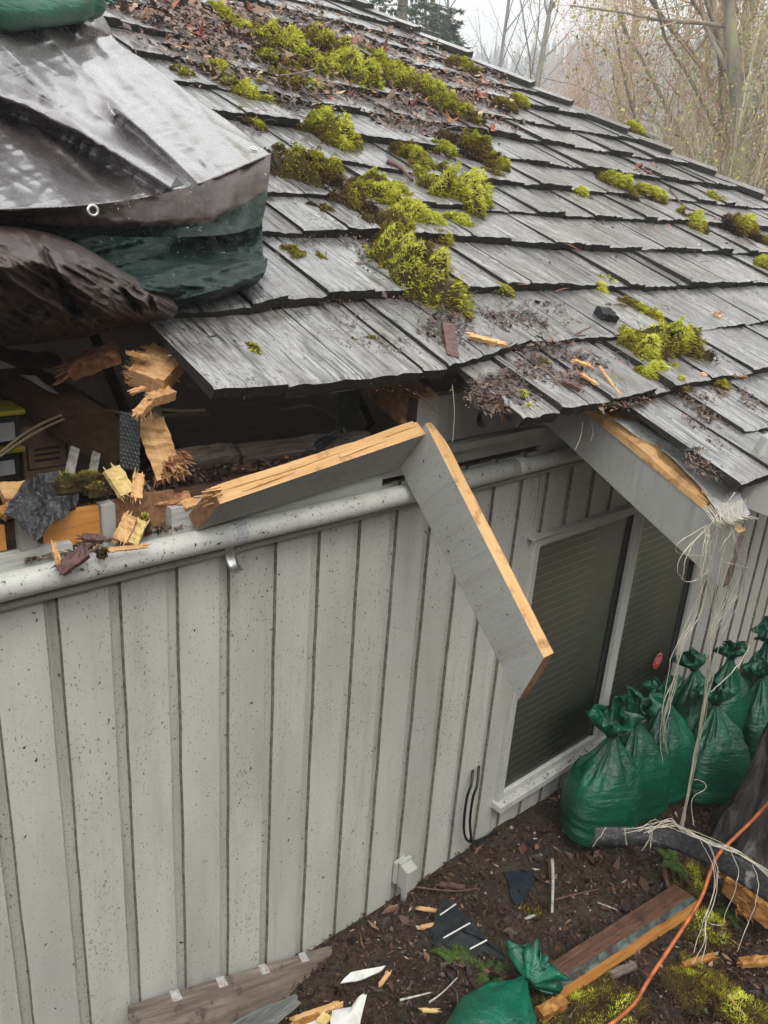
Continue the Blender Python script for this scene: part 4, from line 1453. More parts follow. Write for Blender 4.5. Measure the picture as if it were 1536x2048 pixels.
l1 = [(-300, 110), (-20, 178), (60, 212), (160, 262), (240, 305), (300, 342), (380, 392), (480, 460)]
l2 = [(200, 190), (290, 262), (340, 310), (400, 365), (430, 420)]


def yl(l, x): return float(np.interp(x, [p[0] for p in l], [p[1] for p in l]))


def fold_top(x, y, o):
    d = y - yl(l1, x)
    o -= 0.095 * sst(d / 34) * (1 - sst((d - 45) / 170))
    o += 0.010 * math.exp(-((d + 10) / 12) ** 2)
    if 190 < x < 440:
        d = y - yl(l2, x)
        o -= 0.035 * sst(d / 24) * (1 - sst((d - 30) / 70)) * sst((x - 190) / 80) 
    d = (x * .45 - y + 20)
    o += 0.006 * math.sin(d * 0.055) * sst((x + 50) / 120)
    o += 0.012 * fbm(x * .012 - y * .012, (x * .6 + y) * .006 + 7, 3)
    # long soft folds running down the slope to the hem, then finer ones
    fade = sst((y + 60) / 160)
    for (x0_, w_, h_, a_) in ((40, 26, .020, .9), (120, 18, .014, 1.1), (215, 22, .020, .95), (330, 16, .013, 1.0), (395, 20, .016, .9), (470, 12, .010, .8), (-60, 30, .02, .8)):
        d_ = (x - x0_) - (y - 300) * a_ + 22 * vnoise(y * .012, x0_)
        o += h_ * math.exp(-(d_ / w_) ** 2) * fade * (1 if d_ < 0 else .9)
    o += .005 * (0.35 - abs(vnoise((x * .55 - y * .5) * .035, (x + y) * .006)) * 2)
    o += .0035 * (0.35 - abs(vnoise((x * .2 + y) * .06 + 9, (x - y * .3) * .02)) * 2)
    # fine diagonal creases
    cr = vnoise((x * .55 - y) * .045, (x + y * .55) * .012 + 5)
    o += 0.012 * (0.5 - abs(cr) * 2) * .5
    cr = vnoise((x * .3 + y) * .05 + 9, (x - y * .3) * .014 + 2)
    o += 0.007 * (0.5 - abs(cr) * 2) * .5
    return o


rows = [[(-300, -160), (-120, -170), (40, -150), (120, -90), (165, -40)],
        [(-300, 50), (-90, 42), (60, 42), (150, 58), (226, 74)],
        [(-300, 180), (-40, 155), (110, 140), (225, 132), (297, 125)],
        [(-300, 290), (-10, 265), (160, 250), (295, 235), (405, 205)],
        [(-300, 385), (0, 365), (180, 345), (345, 325), (490, 266)],
        [(-300, 428), (0, 419), (200, 408), (370, 376), (541, 308)]]
offs = [[.14, .14, .12, .10, .07], [.17, .17, .15, .10, .065], [.18, .18, .15, .11, .065], [.20, .19, .15, .11, .065], [.22, .21, .185, .145, .11], [.24, .24, .22, .20, .15]]
nu, nv = 240, 200
G, P = loft(rows, offs, nu, nv, fold_top)
o = MB().add(P.reshape(-1, 3), grid_faces(nu, nv)).build('top_sheet', M['tarp'], tarp, smooth=True)
md = o.modifiers.new('solid', 'SOLIDIFY'); md.thickness = 0.0012
hemP = P[:, -1]
# rope hem
MB().tube(hemP[20:], 0.0032, 6).build('rope_hem', M['tarp'], tarp, smooth=True)
# hem flap
rows = [[(-300, 428), (0, 419), (200, 408), (370, 376), (541, 308)],
        [(-300, 442), (0, 432), (215, 424), (395, 392), (540, 335)],
        [(-300, 462), (0, 452), (230, 448), (420, 425), (536, 372)],
        [(-300, 468), (0, 458), (250, 462), (430, 448), (532, 410)],
        [(-300, 470), (20, 462), (260, 474), (440, 470), (522, 452)]]
offs = [[.24, .24, .22, .20, .15], [.215, .215, .20, .185, .145], [.18, .18, .175, .16, .125], [.155, .155, .15, .135, .105], [.135, .135, .13, .12, .085]]


def fold_flap(x, y, o):
    o += 0.012 * vnoise(x * .05, y * .012) * sst((x - 200) / 150)
    o += 0.006 * fbm(x * .03, y * .03, 3)
    return o


nu, nv = 120, 50
G, P = loft(rows, offs, nu, nv, fold_flap)
F = grid_faces(nu, nv)
mi = []
for f in F:
    i, j = f[0] // nv, f[0] % nv
    mi.append(0 if j / nv < 0.60 - 0.06 * math.sin(i * .05) - .10 * (i / nu > .75) else 1)
mb = MB(); mb.add(P.reshape(-1, 3), F, mi)
o = mb.build('hem_flap', [M['tarp_roll'], M['tarp_green']], tarp, smooth=True)
# green bulging fold below
rows = [[(-300, 440), (60, 438), (300, 440), (440, 430), (524, 410)],
        [(-250, 505), (100, 505), (300, 512), (450, 515), (526, 506)],
        [(-200, 530), (150, 528), (330, 530), (450, 532), (535, 518)],
        [(-150, 580), (180, 580), (340, 578), (440, 572), (530, 545)],
        [(-150, 635), (180, 622), (345, 604), (435, 594), (514, 566)],
        [(-150, 660), (180, 640), (350, 616), (430, 602), (498, 576)]]
offs = [[.065, .065, .065, .066, .07], [.07, .07, .07, .07, .075], [.11, .11, .105, .10, .09], [.17, .155, .14, .125, .10], [.11, .10, .09, .08, .07], [.06, .06, .06, .06, .05]]


def fold_green(x, y, o):
    o += 0.020 * vnoise((x * .35 + y) * .045, (x - y) * .006 + 3)
    o += .020 * (.30 - abs(vnoise((y + x * .25) * .05, x * .008 + 4)) * 2) + .010 * (.30 - abs(vnoise((y - x * .15) * .10 + 7, x * .016)) * 2)
    o += 0.008 * fbm(x * .02, y * .03 + 5, 3)
    return o


nu, nv = 110, 60
G, P = loft(rows, offs, nu, nv, fold_green)
MB().add(P.reshape(-1, 3), grid_faces(nu, nv)).build('green_fold', M['tarp_green'], tarp, smooth=True)
# lower brown roll
rows = [[(-300, 455), (-60, 452), (60, 465), (150, 492), (240, 545), (330, 592), (352, 612)],
        [(-300, 440), (-60, 448), (55, 460), (150, 488), (240, 540), (330, 588), (356, 614)],
        [(-300, 500), (-60, 500), (60, 520), (150, 540), (230, 575), (318, 603), (355, 620)],
        [(-300, 590), (-60, 585), (60, 592), (150, 600), (230, 612), (310, 620), (353, 626)],
        [(-300, 670), (-60, 665), (60, 660), (150, 652), (230, 642), (300, 634), (349, 632)],
        [(-300, 700), (-60, 695), (60, 688), (150, 678), (230, 660), (295, 646), (345, 637)]]
offs = [[.10] * 5 + [.08, .07], [.20, .20, .20, .18, .15, .11, .085], [.27, .27, .26, .23, .18, .125, .09], [.20, .20, .19, .17, .145, .115, .085], [.09, .09, .09, .09, .085, .08, .072], [-.01, -.01, .0, .01, .03, .045, .055]]


def fold_roll(x, y, o):
    # long diagonal creases like a crumpled sleeve
    a = x * .5 - y
    o += 0.014 * (0.5 - abs(vnoise(a * .02 + 3, (x + y) * .006)) * 2) * .6
    for (cx, cy, dx, dy, L_, w, h) in ((85, 500, .45, .89, 160, 7, .035), (240, 575, .62, .78, 70, 6, .03), (300, 590, .2, .98, 45, 5, .028), (60, 470, .7, .7, 60, 6, .015)):
        u = (x - cx) * dx + (y - cy) * dy; w_ = (x - cx) * dy - (y - cy) * dx
        if -5 < u < L_: o -= h * math.exp(-(w_ / w) ** 2) * sst((u + 5) / 25) * sst((L_ - u) / 30)
    o += 0.008 * fbm(x * .02, y * .03 + 15, 3)
    for q in range(3):
        o += (.020, .012, .006)[q] * (0.4 - abs(vnoise((x * .55 - y) * (.03, .06, .12)[q] + 3 * q, (x + y * .5) * (.008, .014, .03)[q] + q)) * 2.2)
    return o


nu, nv = 200, 130
G, P = loft(rows, offs, nu, nv, fold_roll)
MB().add(P.reshape(-1, 3), grid_faces(nu, nv)).build('lower_roll', M['tarp_roll'], tarp, smooth=True)
# upper second layer peeking beside the sandbag
rows = [[(90, -40), (150, -40), (200, -40)], [(110, 20), (160, 10), (205, 20)], [(140, 62), (185, 50), (222, 60)], [(165, 85), (200, 84), (231, 78)]]
G, P = loft(rows, [[.10, .16, .07], [.12, .17, .06], [.12, .15, .06], [.10, .08, .05]], 40, 40, lambda x, y, o: o + .014 * vnoise(x * .05, y * .03))
MB().add(P.reshape(-1, 3), grid_faces(40, 40)).build('upper_fold', M['tarp'], tarp, smooth=True)
# grommets
M['brass'] = mat_plain('pale_metal_grommet', (0.75, 0.74, 0.70, 1), 0.3, 0.8)
for (x, y, o, nrm, rr) in ((507, 297, .150, NN, .010), (186, 421, .236, np.array([-.1, -1, .1]), .010)):
    c = RP(*RS(x, y, o), o)
    nrm = nrm / np.linalg.norm(nrm)
    a = np.cross(nrm, [1, 0, 0]); a /= np.linalg.norm(a); b = np.cross(nrm, a)
    pts = [c + rr * (math.cos(t) * a + math.sin(t) * b) for t in np.linspace(0, 2 * math.pi, 20)]
    MB().tube(pts, 0.0030, 6, cap=False).build('grommet', M['brass'], tarp, smooth=True)
    MB().add([c - nrm * .002] + [c - nrm * .002 + rr * .8 * (math.cos(t) * a + math.sin(t) * b) for t in np.linspace(0, 2 * math.pi, 13)[:-1]], [(0, 1 + i, 1 + (i + 1) % 12) for i in range(12)]).build('eyelet', M['shake_butt'], tarp)
P3 = [RP(*RS(x, y, .20), .20) for x, y in ((340, 378), (352, 356), (368, 370))]
MB().add(P3, [(0, 1, 2)]).build('green_tab', M['tarp_green'], tarp, solid=.002)

# ================================================================ SANDBAGS
def mat_bag(st=None, name='wet_green_woven_bag'):
    m = NM(name)
    v = m.coord((1, 1, 1), rand=5)
    big = m.noise(v, 7, 4, 0.6)
    cr = m.noise(m.coord((12, 12, 70), rand=5), 1.0, 4, 0.65, 0.8)
    fine = m.noise(v, 45, 4, 0.6, 1.0)
    c = m.ramp(big, st or [(0.3, (0.0005, 0.036, 0.018)), (0.6, (0.0012, 0.086, 0.044)), (0.8, (0.004, 0.15, 0.08))])
    c = speck(m, v, c, 60, 0.66, (0.03, 0.02, 0.012, 1), 0.03)
    h = m.math('ADD', m.math('MULTIPLY', cr, 0.7), m.math('MULTIPLY', fine, 0.5))
    return m.fin(c, 0.30, m.bump(h, 0.75, 0.010), spec=0.5)


M['bag'] = mat_bag()
M['bag_lit'] = mat_bag([(0.3, (0.0007, 0.05, 0.027)), (0.6, (0.002, 0.12, 0.068)), (0.8, (0.008, 0.20, 0.12))], 'lit_green_woven_bag')  # same bag, light from above put into a paler green
M['tie'] = mat_plain('black_cable_tie', (0.01, 0.01, 0.012, 1), 0.4)


def sandbag(B, N, wid, dep, face, label, seed=0, ruf=0.055, group='green sandbags stacked along the wall', bm='bag'):
    B = np.array(B, float); N = np.array(N, float)
    r = random.Random(seed)
    ax = N - B; Lh = np.linalg.norm(ax); ax /= Lh
    f = np.array(face, float); f = f - ax * (f @ ax); f /= np.linalg.norm(f)
    s_ = np.cross(ax, f)
    ruf *= 1.18
    root = empty('sandbag', B, label, 'sandbag', group)
    prof = [(0.0, 0.78), (0.015, 0.92), (0.06, 0.99), (0.16, 1.0), (0.32, 1.03), (0.46, 1.0), (0.58, 0.88), (0.70, 0.66), (0.80, 0.44), (0.88, 0.27), (0.95, 0.15), (1.0, 0.11)]
    tt = np.linspace(0, 1, 44)
    rad = np.interp(tt, [p[0] for p in prof], [p[1] for p in prof])
    n = 56
    V = []
    ph = [r.uniform(0, 6.28) for _ in range(6)]
    bend = r.uniform(-.02, .02)
    for i, t in enumerate(tt):
        ple = sst((t - .48) / .35)
        for j in range(n):
            a = 2 * math.pi * j / n
            ca, sa = math.cos(a), math.sin(a)
            e = 0.62
            cx = math.copysign(abs(ca) ** e, ca) * wid / 2; cy = math.copysign(abs(sa) ** e, sa) * dep / 2
            k = rad[i] * (1 + ple * (.17 * math.sin(9 * a + ph[0] + 1.5 * math.sin(t * 6)) + .12 * math.sin(15 * a + ph[1] + 2 * math.sin(t * 9))) + .05 * vnoise(a * 2 + seed, t * 7))
            k += .03 * math.sin(t * 70 + ph[2] + 2 * math.sin(a)) * sst((.35 - t) / .2) * .6
            sagz = 0
            k *= 1 + .07 * vnoise(math.cos(a) * 1.5 + seed, t * 4 + math.sin(a)) + .035 * vnoise(a * 3, t * 16 + seed) + .03 * math.sin(3 * a + ph[3]) + .05 * math.sin(2 * a + ph[4]) * (1 - t)
            V.append(B + ax * (Lh * t) + s_ * (cx * k + bend * t) + f * cy * k)
    F = [(i * n + j, i * n + (j + 1) % n, (i + 1) * n + (j + 1) % n, (i + 1) * n + j) for i in range(43) for j in range(n)]
    F.append(tuple(range(n))[::-1])
    MB().add(V, F).build('bag_body', M[bm], root, smooth=True)
    # gathered top above the tie
    V = []
    n2, m2 = 64, 16
    lean = s_ * r.uniform(-.5, .5) + f * r.uniform(-.1, .6)
    for i in range(m2):
        t = i / (m2 - 1)
        R0 = ruf * (0.20 + 1.35 * math.sin(min(1, t * 1.15) * 2.2) ** 1.1 * (1 - .25 * t))
        for j in range(n2):
            a = 2 * math.pi * j / n2
            k = R0 * (1 + min(1, t * 1.6) * (.26 * math.sin(5 * a + ph[3] + 2 * t) + .22 * math.sin(8 * a + ph[4] + t * 5) + .16 * math.sin(13 * a + ph[5] - 4 * t) + .5 * vnoise(a * 1.6 + seed, t * 4)))
            z = ruf * (1.9 * t * (1 + .30 * math.sin(3 * a + ph[2]) * t + .3 * vnoise(a * 2 + 5, t * 3 + seed)) - .75 * t ** 4)
            V.append(N + ax * z + (s_ * math.cos(a) + f * math.sin(a) * .75) * k + lean * ruf * t * .7)
    F = [(i * n2 + j, i * n2 + (j + 1) % n2, (i + 1) * n2 + (j + 1) % n2, (i + 1) * n2 + j) for i in range(m2 - 1) for j in range(n2)]
    MB().add(V, F).build('gathered_top', M[bm], root, smooth=True, solid=.001)
    pts = [N + (s_ * math.cos(t) + f * math.sin(t)) * ruf * .30 for t in np.linspace(0, 2 * math.pi, 14)]
    mb = MB().tube(pts, 0.0028, 5, cap=False)
    q = N + s_ * ruf * .3
    mb.tube([q, q + s_ * .02 + f * .01, q + s_ * .055 + ax * .015 + f * .015], 0.0016, 4)
    mb.build('cable_tie', M['tie'], root)
    return root


fc = (-.5, -1, .2)
z0 = -0.02
bags = [  # base px, base z, neck px, neck height, width, depth, label
    ((1192, 1665), 0.0, (1222, 1470), .43, .31, .21, 'nearest upright green sandbag at the window sill corner, leftmost of the row', .062),
    ((1268, 1625), 0.0, (1277, 1437), .43, .27, .19, 'second green sandbag of the row, half hidden behind the nearest one', .058),
    ((1332, 1588), 0.0, (1328, 1396), .45, .27, .18, 'third green sandbag of the row, its ruffled top just under the red decal', .040),
    ((1428, 1592), 0.0, (1432, 1408), .40, .28, .20, 'plump shiny green sandbag where the hanging threads cross, left of the tree trunk', .050),
    ((1395, 1500), 0.10, (1388, 1340), .46, .26, .18, 'back green sandbag left of the hanging threads with its top against the siding', .045),
    ((1450, 1480), 0.12, (1462, 1318), .50, .27, .18, 'back green sandbag behind the hanging threads with small upright top knot', .042),
    ((1530, 1500), 0.08, (1522, 1352), .44, .30, .20, 'green sandbag at the right edge with deep pleats above the tree trunk', .045),
    ((1545, 1420), 0.18, (1540, 1282), .55, .30, .2, 'highest green sandbag cut off by the right edge against the siding', .05)]
for i, (bp, bz, npx, nz, w, dp, lab, ruf) in enumerate(bags):
    sandbag(PZ(bp[0], bp[1], bz), PZ(npx[0], npx[1], nz), w, dp, (-.45 + .1 * (i % 3), -1, .2), lab, 100 + i, ruf)
# one lying by the painted board, bottom centre
bb = PZ(985, 2085, .07); bn = PZ(1058, 1968, .08)
bg = sandbag(bb + (bb - bn) * .55, bn, .25, .15, (0, -.2, 1), 'green sandbag lying at the bottom edge, gathered mouth toward the painted board', 140, .050, None, 'bag_lit')
# on the roof, top-left
tb = RP(*RS(20, 25, .26), .26); te = RP(*RS(140, 8, .24), .24)
root = empty('sandbag', tb, 'green sandbag weighing down the tarp in the top left corner', 'sandbag')
V = []
A0 = RP(*RS(-120, 0, .24), .24); A1 = RP(*RS(172, -22, .20), .20)
ax = A1 - A0; Ln = np.linalg.norm(ax); ax /= Ln
v2 = np.cross(ax, NN); v2 /= np.linalg.norm(v2)
for i in range(40):
    t = i / 39
    k = (1 - abs(2 * t - 1) ** 5) ** .5 + .02
    for j in range(36):
        a = 2 * math.pi * j / 36
        rr = 1 + .06 * vnoise(t * 9, a * 2) + .05 * math.sin(t * 40 + math.sin(a * 2)) * (t > .7)
        V.append(A0 + ax * Ln * t + v2 * .15 * k * math.cos(a) * rr * (1) + NN * .085 * k * math.sin(a) * rr)
F = [(i * 36 + j, i * 36 + (j + 1) % 36, (i + 1) * 36 + (j + 1) % 36, (i + 1) * 36 + j) for i in range(39) for j in range(36)]
MB().add(V, F).build('bag_body', M['bag_lit'], root, smooth=True)
MB().tube([A0 + ax * Ln * .96 + v2 * t for t in np.linspace(-.14, .14, 20)], .006, 6).build('hem_seam', M['bag_lit'], root, smooth=True)

# ================================================================ MOSS
M['moss'] = mat_attr('moss_fronds', [(0.0, (0.020, 0.010, 0.005, 1)), (0.20, (0.12, 0.062, 0.022, 1)), (0.40, (0.18, 0.125, 0.020, 1)), (0.60, (0.29, 0.26, 0.020, 1)), (0.82, (0.44, 0.46, 0.028, 1)), (1.0, (0.64, 0.64, 0.10, 1))], 0.6, 0.3)
M['mossbase'] = mat_plain('moss_understory', (0.035, 0.028, 0.008, 1), 0.9, 0, 0.2, 0.5, 40)


def blades(C, N_, L_, W_, col, down=None, seed=0, curl=0.5):
    """small two-segment pointed blades; C centres, N_ directions"""
    rs = np.random.RandomState(seed)
    n = len(C)
    s_ = np.cross(N_, rs.randn(n, 3)); s_ /= np.linalg.norm(s_, axis=1)[:, None] + 1e-9
    cv = np.cross(N_, s_)
    L_ = L_[:, None]; W_ = W_[:, None]
    b0 = C - s_ * W_ / 2; b1 = C + s_ * W_ / 2
    mid = C + N_ * L_ * .55
    m0 = mid - s_ * W_ * .45; m1 = mid + s_ * W_ * .45
    tip = C + N_ * L_ * .95 + cv * L_ * curl * rs.uniform(-.6, .6, (n, 1))
    if down is not None: tip = tip + down * L_ * .35
    V = np.stack([b0, b1, m1, m0, tip], 1).reshape(-1, 3)
    i = np.arange(n)[:, None] * 5
    F = np.concatenate([i + np.array([[0, 1, 2]]), i + np.array([[0, 2, 3]]), i + np.array([[3, 2, 4]])], 0)
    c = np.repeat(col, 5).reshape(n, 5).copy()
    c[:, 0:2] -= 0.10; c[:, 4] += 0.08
    return V, F, np.clip(c.ravel(), 0, 1)


TONE = {'g': (.78, .18), 'y': (.58, .22), 'o': (.40, .24), 'b': (.20, .14), 'm': (.48, .28), 'p': (.55, .14)}


def moss(cx, cy, rx, ry, tone, label, h=None, parts=None, base='roof', seed=None, ang=0.0, dens=1.0, fl=1.0):
    seed = int(cx * 7 + cy) if seed is None else seed
    rs = np.random.RandomState(seed)
    rx *= 1.12 if cy > 260 else .92; ry *= 1.12 if cy > 260 else .95
    if isinstance(base, str):
        X0, s0 = RS(cx, cy, .03); X1, _ = RS(cx + rx, cy, .03)
        _, s1 = RS(cx, cy - ry, .03)
        c0 = RP(X0, s0, .02); a = X1 - X0; b = abs(s1 - s0)
        ex, ey, en = np.array([1.0, 0, 0]), US, NN
        dist = np.linalg.norm(c0 - CAM)
        a = max(a * .75, rx * dist / FPX)
        b = min(b, a * 1.6)
    else:
        c0 = np.array(base); dist = np.linalg.norm(c0 - CAM)
        a, b = rx * dist / FPX, ry * dist / FPX * 2.2
        ex, ey, en = np.array([1.0, 0, 0]), np.array([0, 1.0, 0]), np.array([0, 0, 1.0])
    h = (0.50 * min(a, b) + .014) * fl if h is None else h
    ca, sa = math.cos(ang), math.sin(ang)

    def outline(t): return 1 + .55 * vnoise(np.cos(t) * 1.9 + seed, np.sin(t) * 1.9 + seed * .3) * 2 + .25 * vnoise(np.cos(t) * 6 + seed, np.sin(t) * 6)

    def surf(r_, t):
        k = r_ * outline(t)
        u, v = a * k * np.cos(t), b * k * np.sin(t)
        z = h * np.sqrt(np.clip(1 - r_ ** 2.4, 0, 1)) * np.clip(.85 + 1.5 * vnoise(u * 26 + seed, v * 26) + .7 * vnoise(u * 75, v * 75 + seed), .12, 2)
        return u, v, z
    nt, nrr = 28, 7
    V = []
    for i in range(nrr):
        r_ = i / (nrr - 1)
        t = np.linspace(0, 2 * math.pi, nt, endpoint=False)
        u, v, z = surf(np.full(nt, r_), t)
        V.append(c0 + np.outer(u, ex) + np.outer(v, ey) + np.outer(z * .85 - .012 * (r_ > .99), en))
    V = np.concatenate(V)
    F = [(i * nt + j, i * nt + (j + 1) % nt, (i + 1) * nt + (j + 1) % nt, (i + 1) * nt + j) for i in range(nrr - 1) for j in range(nt)]
    Fb = np.array([[f[0], f[1], f[2]] for f in F] + [[f[0], f[2], f[3]] for f in F])
    area = a * b * 3.14
    n = int(np.clip(area * dens * 330000, 200, 9000))
    r_ = np.sqrt(rs.rand(n)) * 1.04; t = rs.rand(n) * 6.283
    u, v, z = surf(np.clip(r_, 0, 1), t)
    u = u * np.maximum(1, r_); 
    # ragged satellites beyond the edge
    far = rs.rand(n) < .13
    kk = np.where(far, 1 + rs.exponential(.22, n), 1)
    u = u * kk; v = v * kk; z = np.where(far, 0.004, z)
    C = c0 + np.outer(u, ex) + np.outer(v, ey) + np.outer(z * .9 - .004, en)
    out = np.outer(np.cos(t) * r_, ex) + np.outer(np.sin(t) * r_, ey)
    D = en * 0.9 + out * .8 + rs.randn(n, 3) * .45
    D /= np.linalg.norm(D, axis=1)[:, None]
    m0, sdv = TONE[tone]
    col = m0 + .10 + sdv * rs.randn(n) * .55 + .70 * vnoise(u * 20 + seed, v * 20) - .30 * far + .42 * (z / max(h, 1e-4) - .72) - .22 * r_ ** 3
    if tone == 'm': col = col - .30 * (np.cos(t + seed) * r_)
    sc = float(np.clip(dist / 2.6, .8, 2.2))
    Ln = rs.uniform(.006, .015, n) * sc * (1.25 if tone in 'gp' else 1); W = rs.uniform(.0014, .0027, n) * sc
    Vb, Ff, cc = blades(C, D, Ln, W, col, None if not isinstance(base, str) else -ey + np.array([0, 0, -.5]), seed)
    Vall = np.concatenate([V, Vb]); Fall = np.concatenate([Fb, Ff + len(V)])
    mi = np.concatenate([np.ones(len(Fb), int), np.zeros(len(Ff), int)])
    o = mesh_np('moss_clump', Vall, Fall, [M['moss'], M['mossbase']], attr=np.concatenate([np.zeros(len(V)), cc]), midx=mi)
    return tag(o, label, 'moss', 'moss clumps on the roof' if isinstance(base, str) else 'moss tufts off the roof')


ML = [
    (820, 553, 70, 45, 'g', 'brightest yellow-green moss cushion, lowest end of the big heap right of the tarp'),
    (842, 445, 32, 42, 'g', 'bright green upright end of the big moss heap'),
    (792, 488, 62, 38, 'o', 'olive brown middle of the big moss heap'),
    (762, 392, 38, 24, 'y', 'yellow-green moss just above the big heap'),
    (690, 398, 50, 34, 'b', 'shaggy brown moss joined to the left of the yellow-green tuft'),
    (612, 352, 60, 36, 'b', 'reddish brown shaggy moss mat touching the tarp corner'),
    (580, 322, 26, 18, 'o', 'small ochre moss tip beside the tarp grommet'),
    (640, 420, 26, 12, 'b', 'low brown moss tail under the shaggy mat'),
    (902, 400, 58, 24, 'g', 'long green moss pillow above the small lemon cushion'),
    (915, 452, 35, 11, 'y', 'flat lemon yellow moss cushion below the green pillow'),
    (825, 320, 34, 20, 'y', 'round olive-yellow moss tuft behind the short dark stick'),
    (840, 352, 14, 14, 'o', 'small moss blob on the tip of the short dark stick'),
    (942, 308, 42, 18, 'b', 'brown-olive moss streak between two shingle courses'),
    (886, 302, 20, 12, 'y', 'little yellow tuft at the left of the brown-olive streak'),
    (982, 332, 22, 16, 'o', 'small olive tuft at the right end of the brown-olive streak'),
    (988, 356, 20, 8, 'b', 'dark brown moss fringe under the small olive tuft'),
    (650, 268, 44, 18, 'y', 'feathery yellow moss draped over a shingle butt right of the tarp edge'),
    (668, 290, 22, 14, 'p', 'pale feathery moss hanging below the draped one'),
    (705, 158, 44, 34, 'g', 'bright lime moss burst in the upper leaf litter'),
    (655, 108, 44, 20, 'o', 'olive moss mound up-left of the lime burst'),
    (752, 132, 26, 16, 'o', 'olive moss lump right of the lime burst'),
    (600, 128, 46, 26, 'y', 'yellow-olive moss ridge in the top litter'),
    (552, 98, 52, 20, 'y', 'golden moss ridge rising toward the roof top'),
    (545, 130, 40, 20, 'o', 'dull olive moss beneath the golden ridge'),
    (440, 40, 32, 12, 'y', 'bright moss strip in the red leaves near the top edge'),
    (470, 60, 28, 12, 'y', 'moss tuft following the strip near the top edge'),
    (480, 186, 30, 26, 'y', 'golden star-like moss tuft right of the tarp edge'),
    (440, 152, 30, 15, 'y', 'fine yellow moss tuft above the golden star-like one'),
    (368, 152, 24, 9, 'o', 'thin olive moss line near the tarp edge'),
    (524, 178, 18, 20, 'y', 'small upright moss finger, the upper of two'),
    (537, 208, 15, 26, 'o', 'hanging moss finger dripping over a shingle butt'),
    (585, 180, 42, 18, 'o', 'broad olive moss patch beside the moss fingers'),
    (620, 180, 28, 16, 'y', 'yellow rim of moss right of the broad olive patch'),
    (642, 222, 14, 16, 'y', 'lone small tuft hanging on a butt in the second lit course'),
    (515, 252, 12, 18, 'p', 'pale grey-green lichen tuft close to the tarp edge'),
    (490, 236, 22, 14, 'o', 'olive crumbs of moss above the lichen tuft'),
    (800, 176, 44, 18, 'y', 'moss ridge leading down the litter right of the lime burst'),
    (858, 202, 36, 20, 'o', 'olive moss ridge in the centre of the dark red leaves'),
    (905, 228, 36, 22, 'o', 'rounded olive moss knob at the lower end of the ridge'),
    (785, 150, 20, 8, 'g', 'tiny bright green pad beside a dark twig'),
    (928, 144, 19, 11, 'o', 'moss tuft tucked against the hip caps near the top'),
    (1003, 218, 18, 9, 'o', 'small ochre tuft under the hip caps'),
    (1032, 208, 14, 8, 'y', 'yellow tuft under the fifth hip cap'),
    (1228, 374, 20, 14, 'o', 'brown-gold tuft in the clean upper right shingles'),
    (1244, 388, 12, 10, 'b', 'dark crumb of moss next to the brown-gold tuft'),
    (1292, 392, 18, 9, 'o', 'flat olive moss patch right of the brown-gold tuft'),
    (1378, 446, 24, 13, 'y', 'yellow moss tuft on the right shingle courses'),
    (1478, 466, 26, 16, 'b', 'brown moss swag on the twig at the right'),
    (1518, 482, 12, 10, 'o', 'lower mossy tip of the twig at the right'),
    (1528, 536, 18, 12, 'y', 'yellow moss at the right edge of the roof'),
    (1429, 400, 8, 6, 'y', 'tiny moss dot above the right moss swag'),
    (1262, 262, 9, 7, 'y', 'tiny yellow moss dot sitting on a hip cap'),
    (1268, 696, 40, 28, 'g', 'bright green left half of the big lower right moss cushion'),
    (1330, 700, 58, 36, 'm', 'brown combed half of the big lower right moss cushion'),
    (1392, 716, 12, 24, 'g', 'bright fringe at the right end of the big lower right cushion'),
    (1300, 748, 56, 16, 'p', 'pale lower lip of moss under the big right cushion'),
    (1355, 775, 18, 18, 'b', 'dark moss hanging over the eave shingle under the big cushion'),
    (1252, 618, 38, 16, 'o', 'olive moss streak beside the black rock-like bark'),
    (1288, 632, 26, 14, 'o', 'lower part of the streak near the big right cushion'),
    (1310, 642, 15, 10, 'b', 'brown crumb of moss above the big right cushion'),
    (1208, 562, 12, 10, 'y', 'small bright tuft right of centre in the wet shingles'),
    (1196, 580, 10, 9, 'g', 'green pellet of moss below the small bright tuft'),
    (1002, 578, 14, 16, 'y', 'small upright moss tuft on a shingle joint right of the big heap'),
    (735, 686, 38, 13, 'y', 'low yellow-green moss patch on the lowest left shingles'),
    (498, 700, 18, 16, 'o', 'thin olive moss wisps on the lowest left shingles'),
    (590, 512, 28, 12, 'o', 'brown-green moss wisp right of the dark tarp fold'),
    (1040, 796, 18, 8, 'o', 'moss roll in the dark debris of the eave'),
    (1052, 818, 12, 10, 'p', 'pale moss wisp below the moss roll near the eave corner'),
    (1083, 722, 14, 10, 'o', 'gold moss pellet in the debris heap'),
    (935, 640, 22, 14, 'o', 'small olive moss in the bark heap on the lower shingles'),
    (1436, 768, 15, 14, 'o', 'amber fan-shaped moss tuft at the right eave'),
    (1160, 388, 8, 4, 'y', 'faint green smear of moss in the upper middle shingles'),
    (1120, 715, 16, 10, 'o', 'moss crumbs beside the orange splinter in the debris heap'),
    (1225, 770, 12, 12, 'p', 'pale moss strand amid the eave splinters'),
    (640, 520, 12, 14, 'o', 'small moss string near the right of the dark fold'),
]
for (x, y, rx, ry, t, lab) in ML:
    fl = 1.25 if (rx > 35 and t in 'gm') else 1.0
    moss(x, y, rx, ry, t, lab, fl=fl)
moss(165, 955, 30, 8, 'b', 'dark olive moss tuft on the broken plate behind the membrane', base=PY(160, 965, .03))
moss(184, 975, 14, 5, 'o', 'small green moss pad on the broken plate', base=PY(185, 980, .0))
moss(290, 1035, 8, 6, 'b', 'tiny moss sprig between the wood wedges', base=PY(290, 1050, -.03))
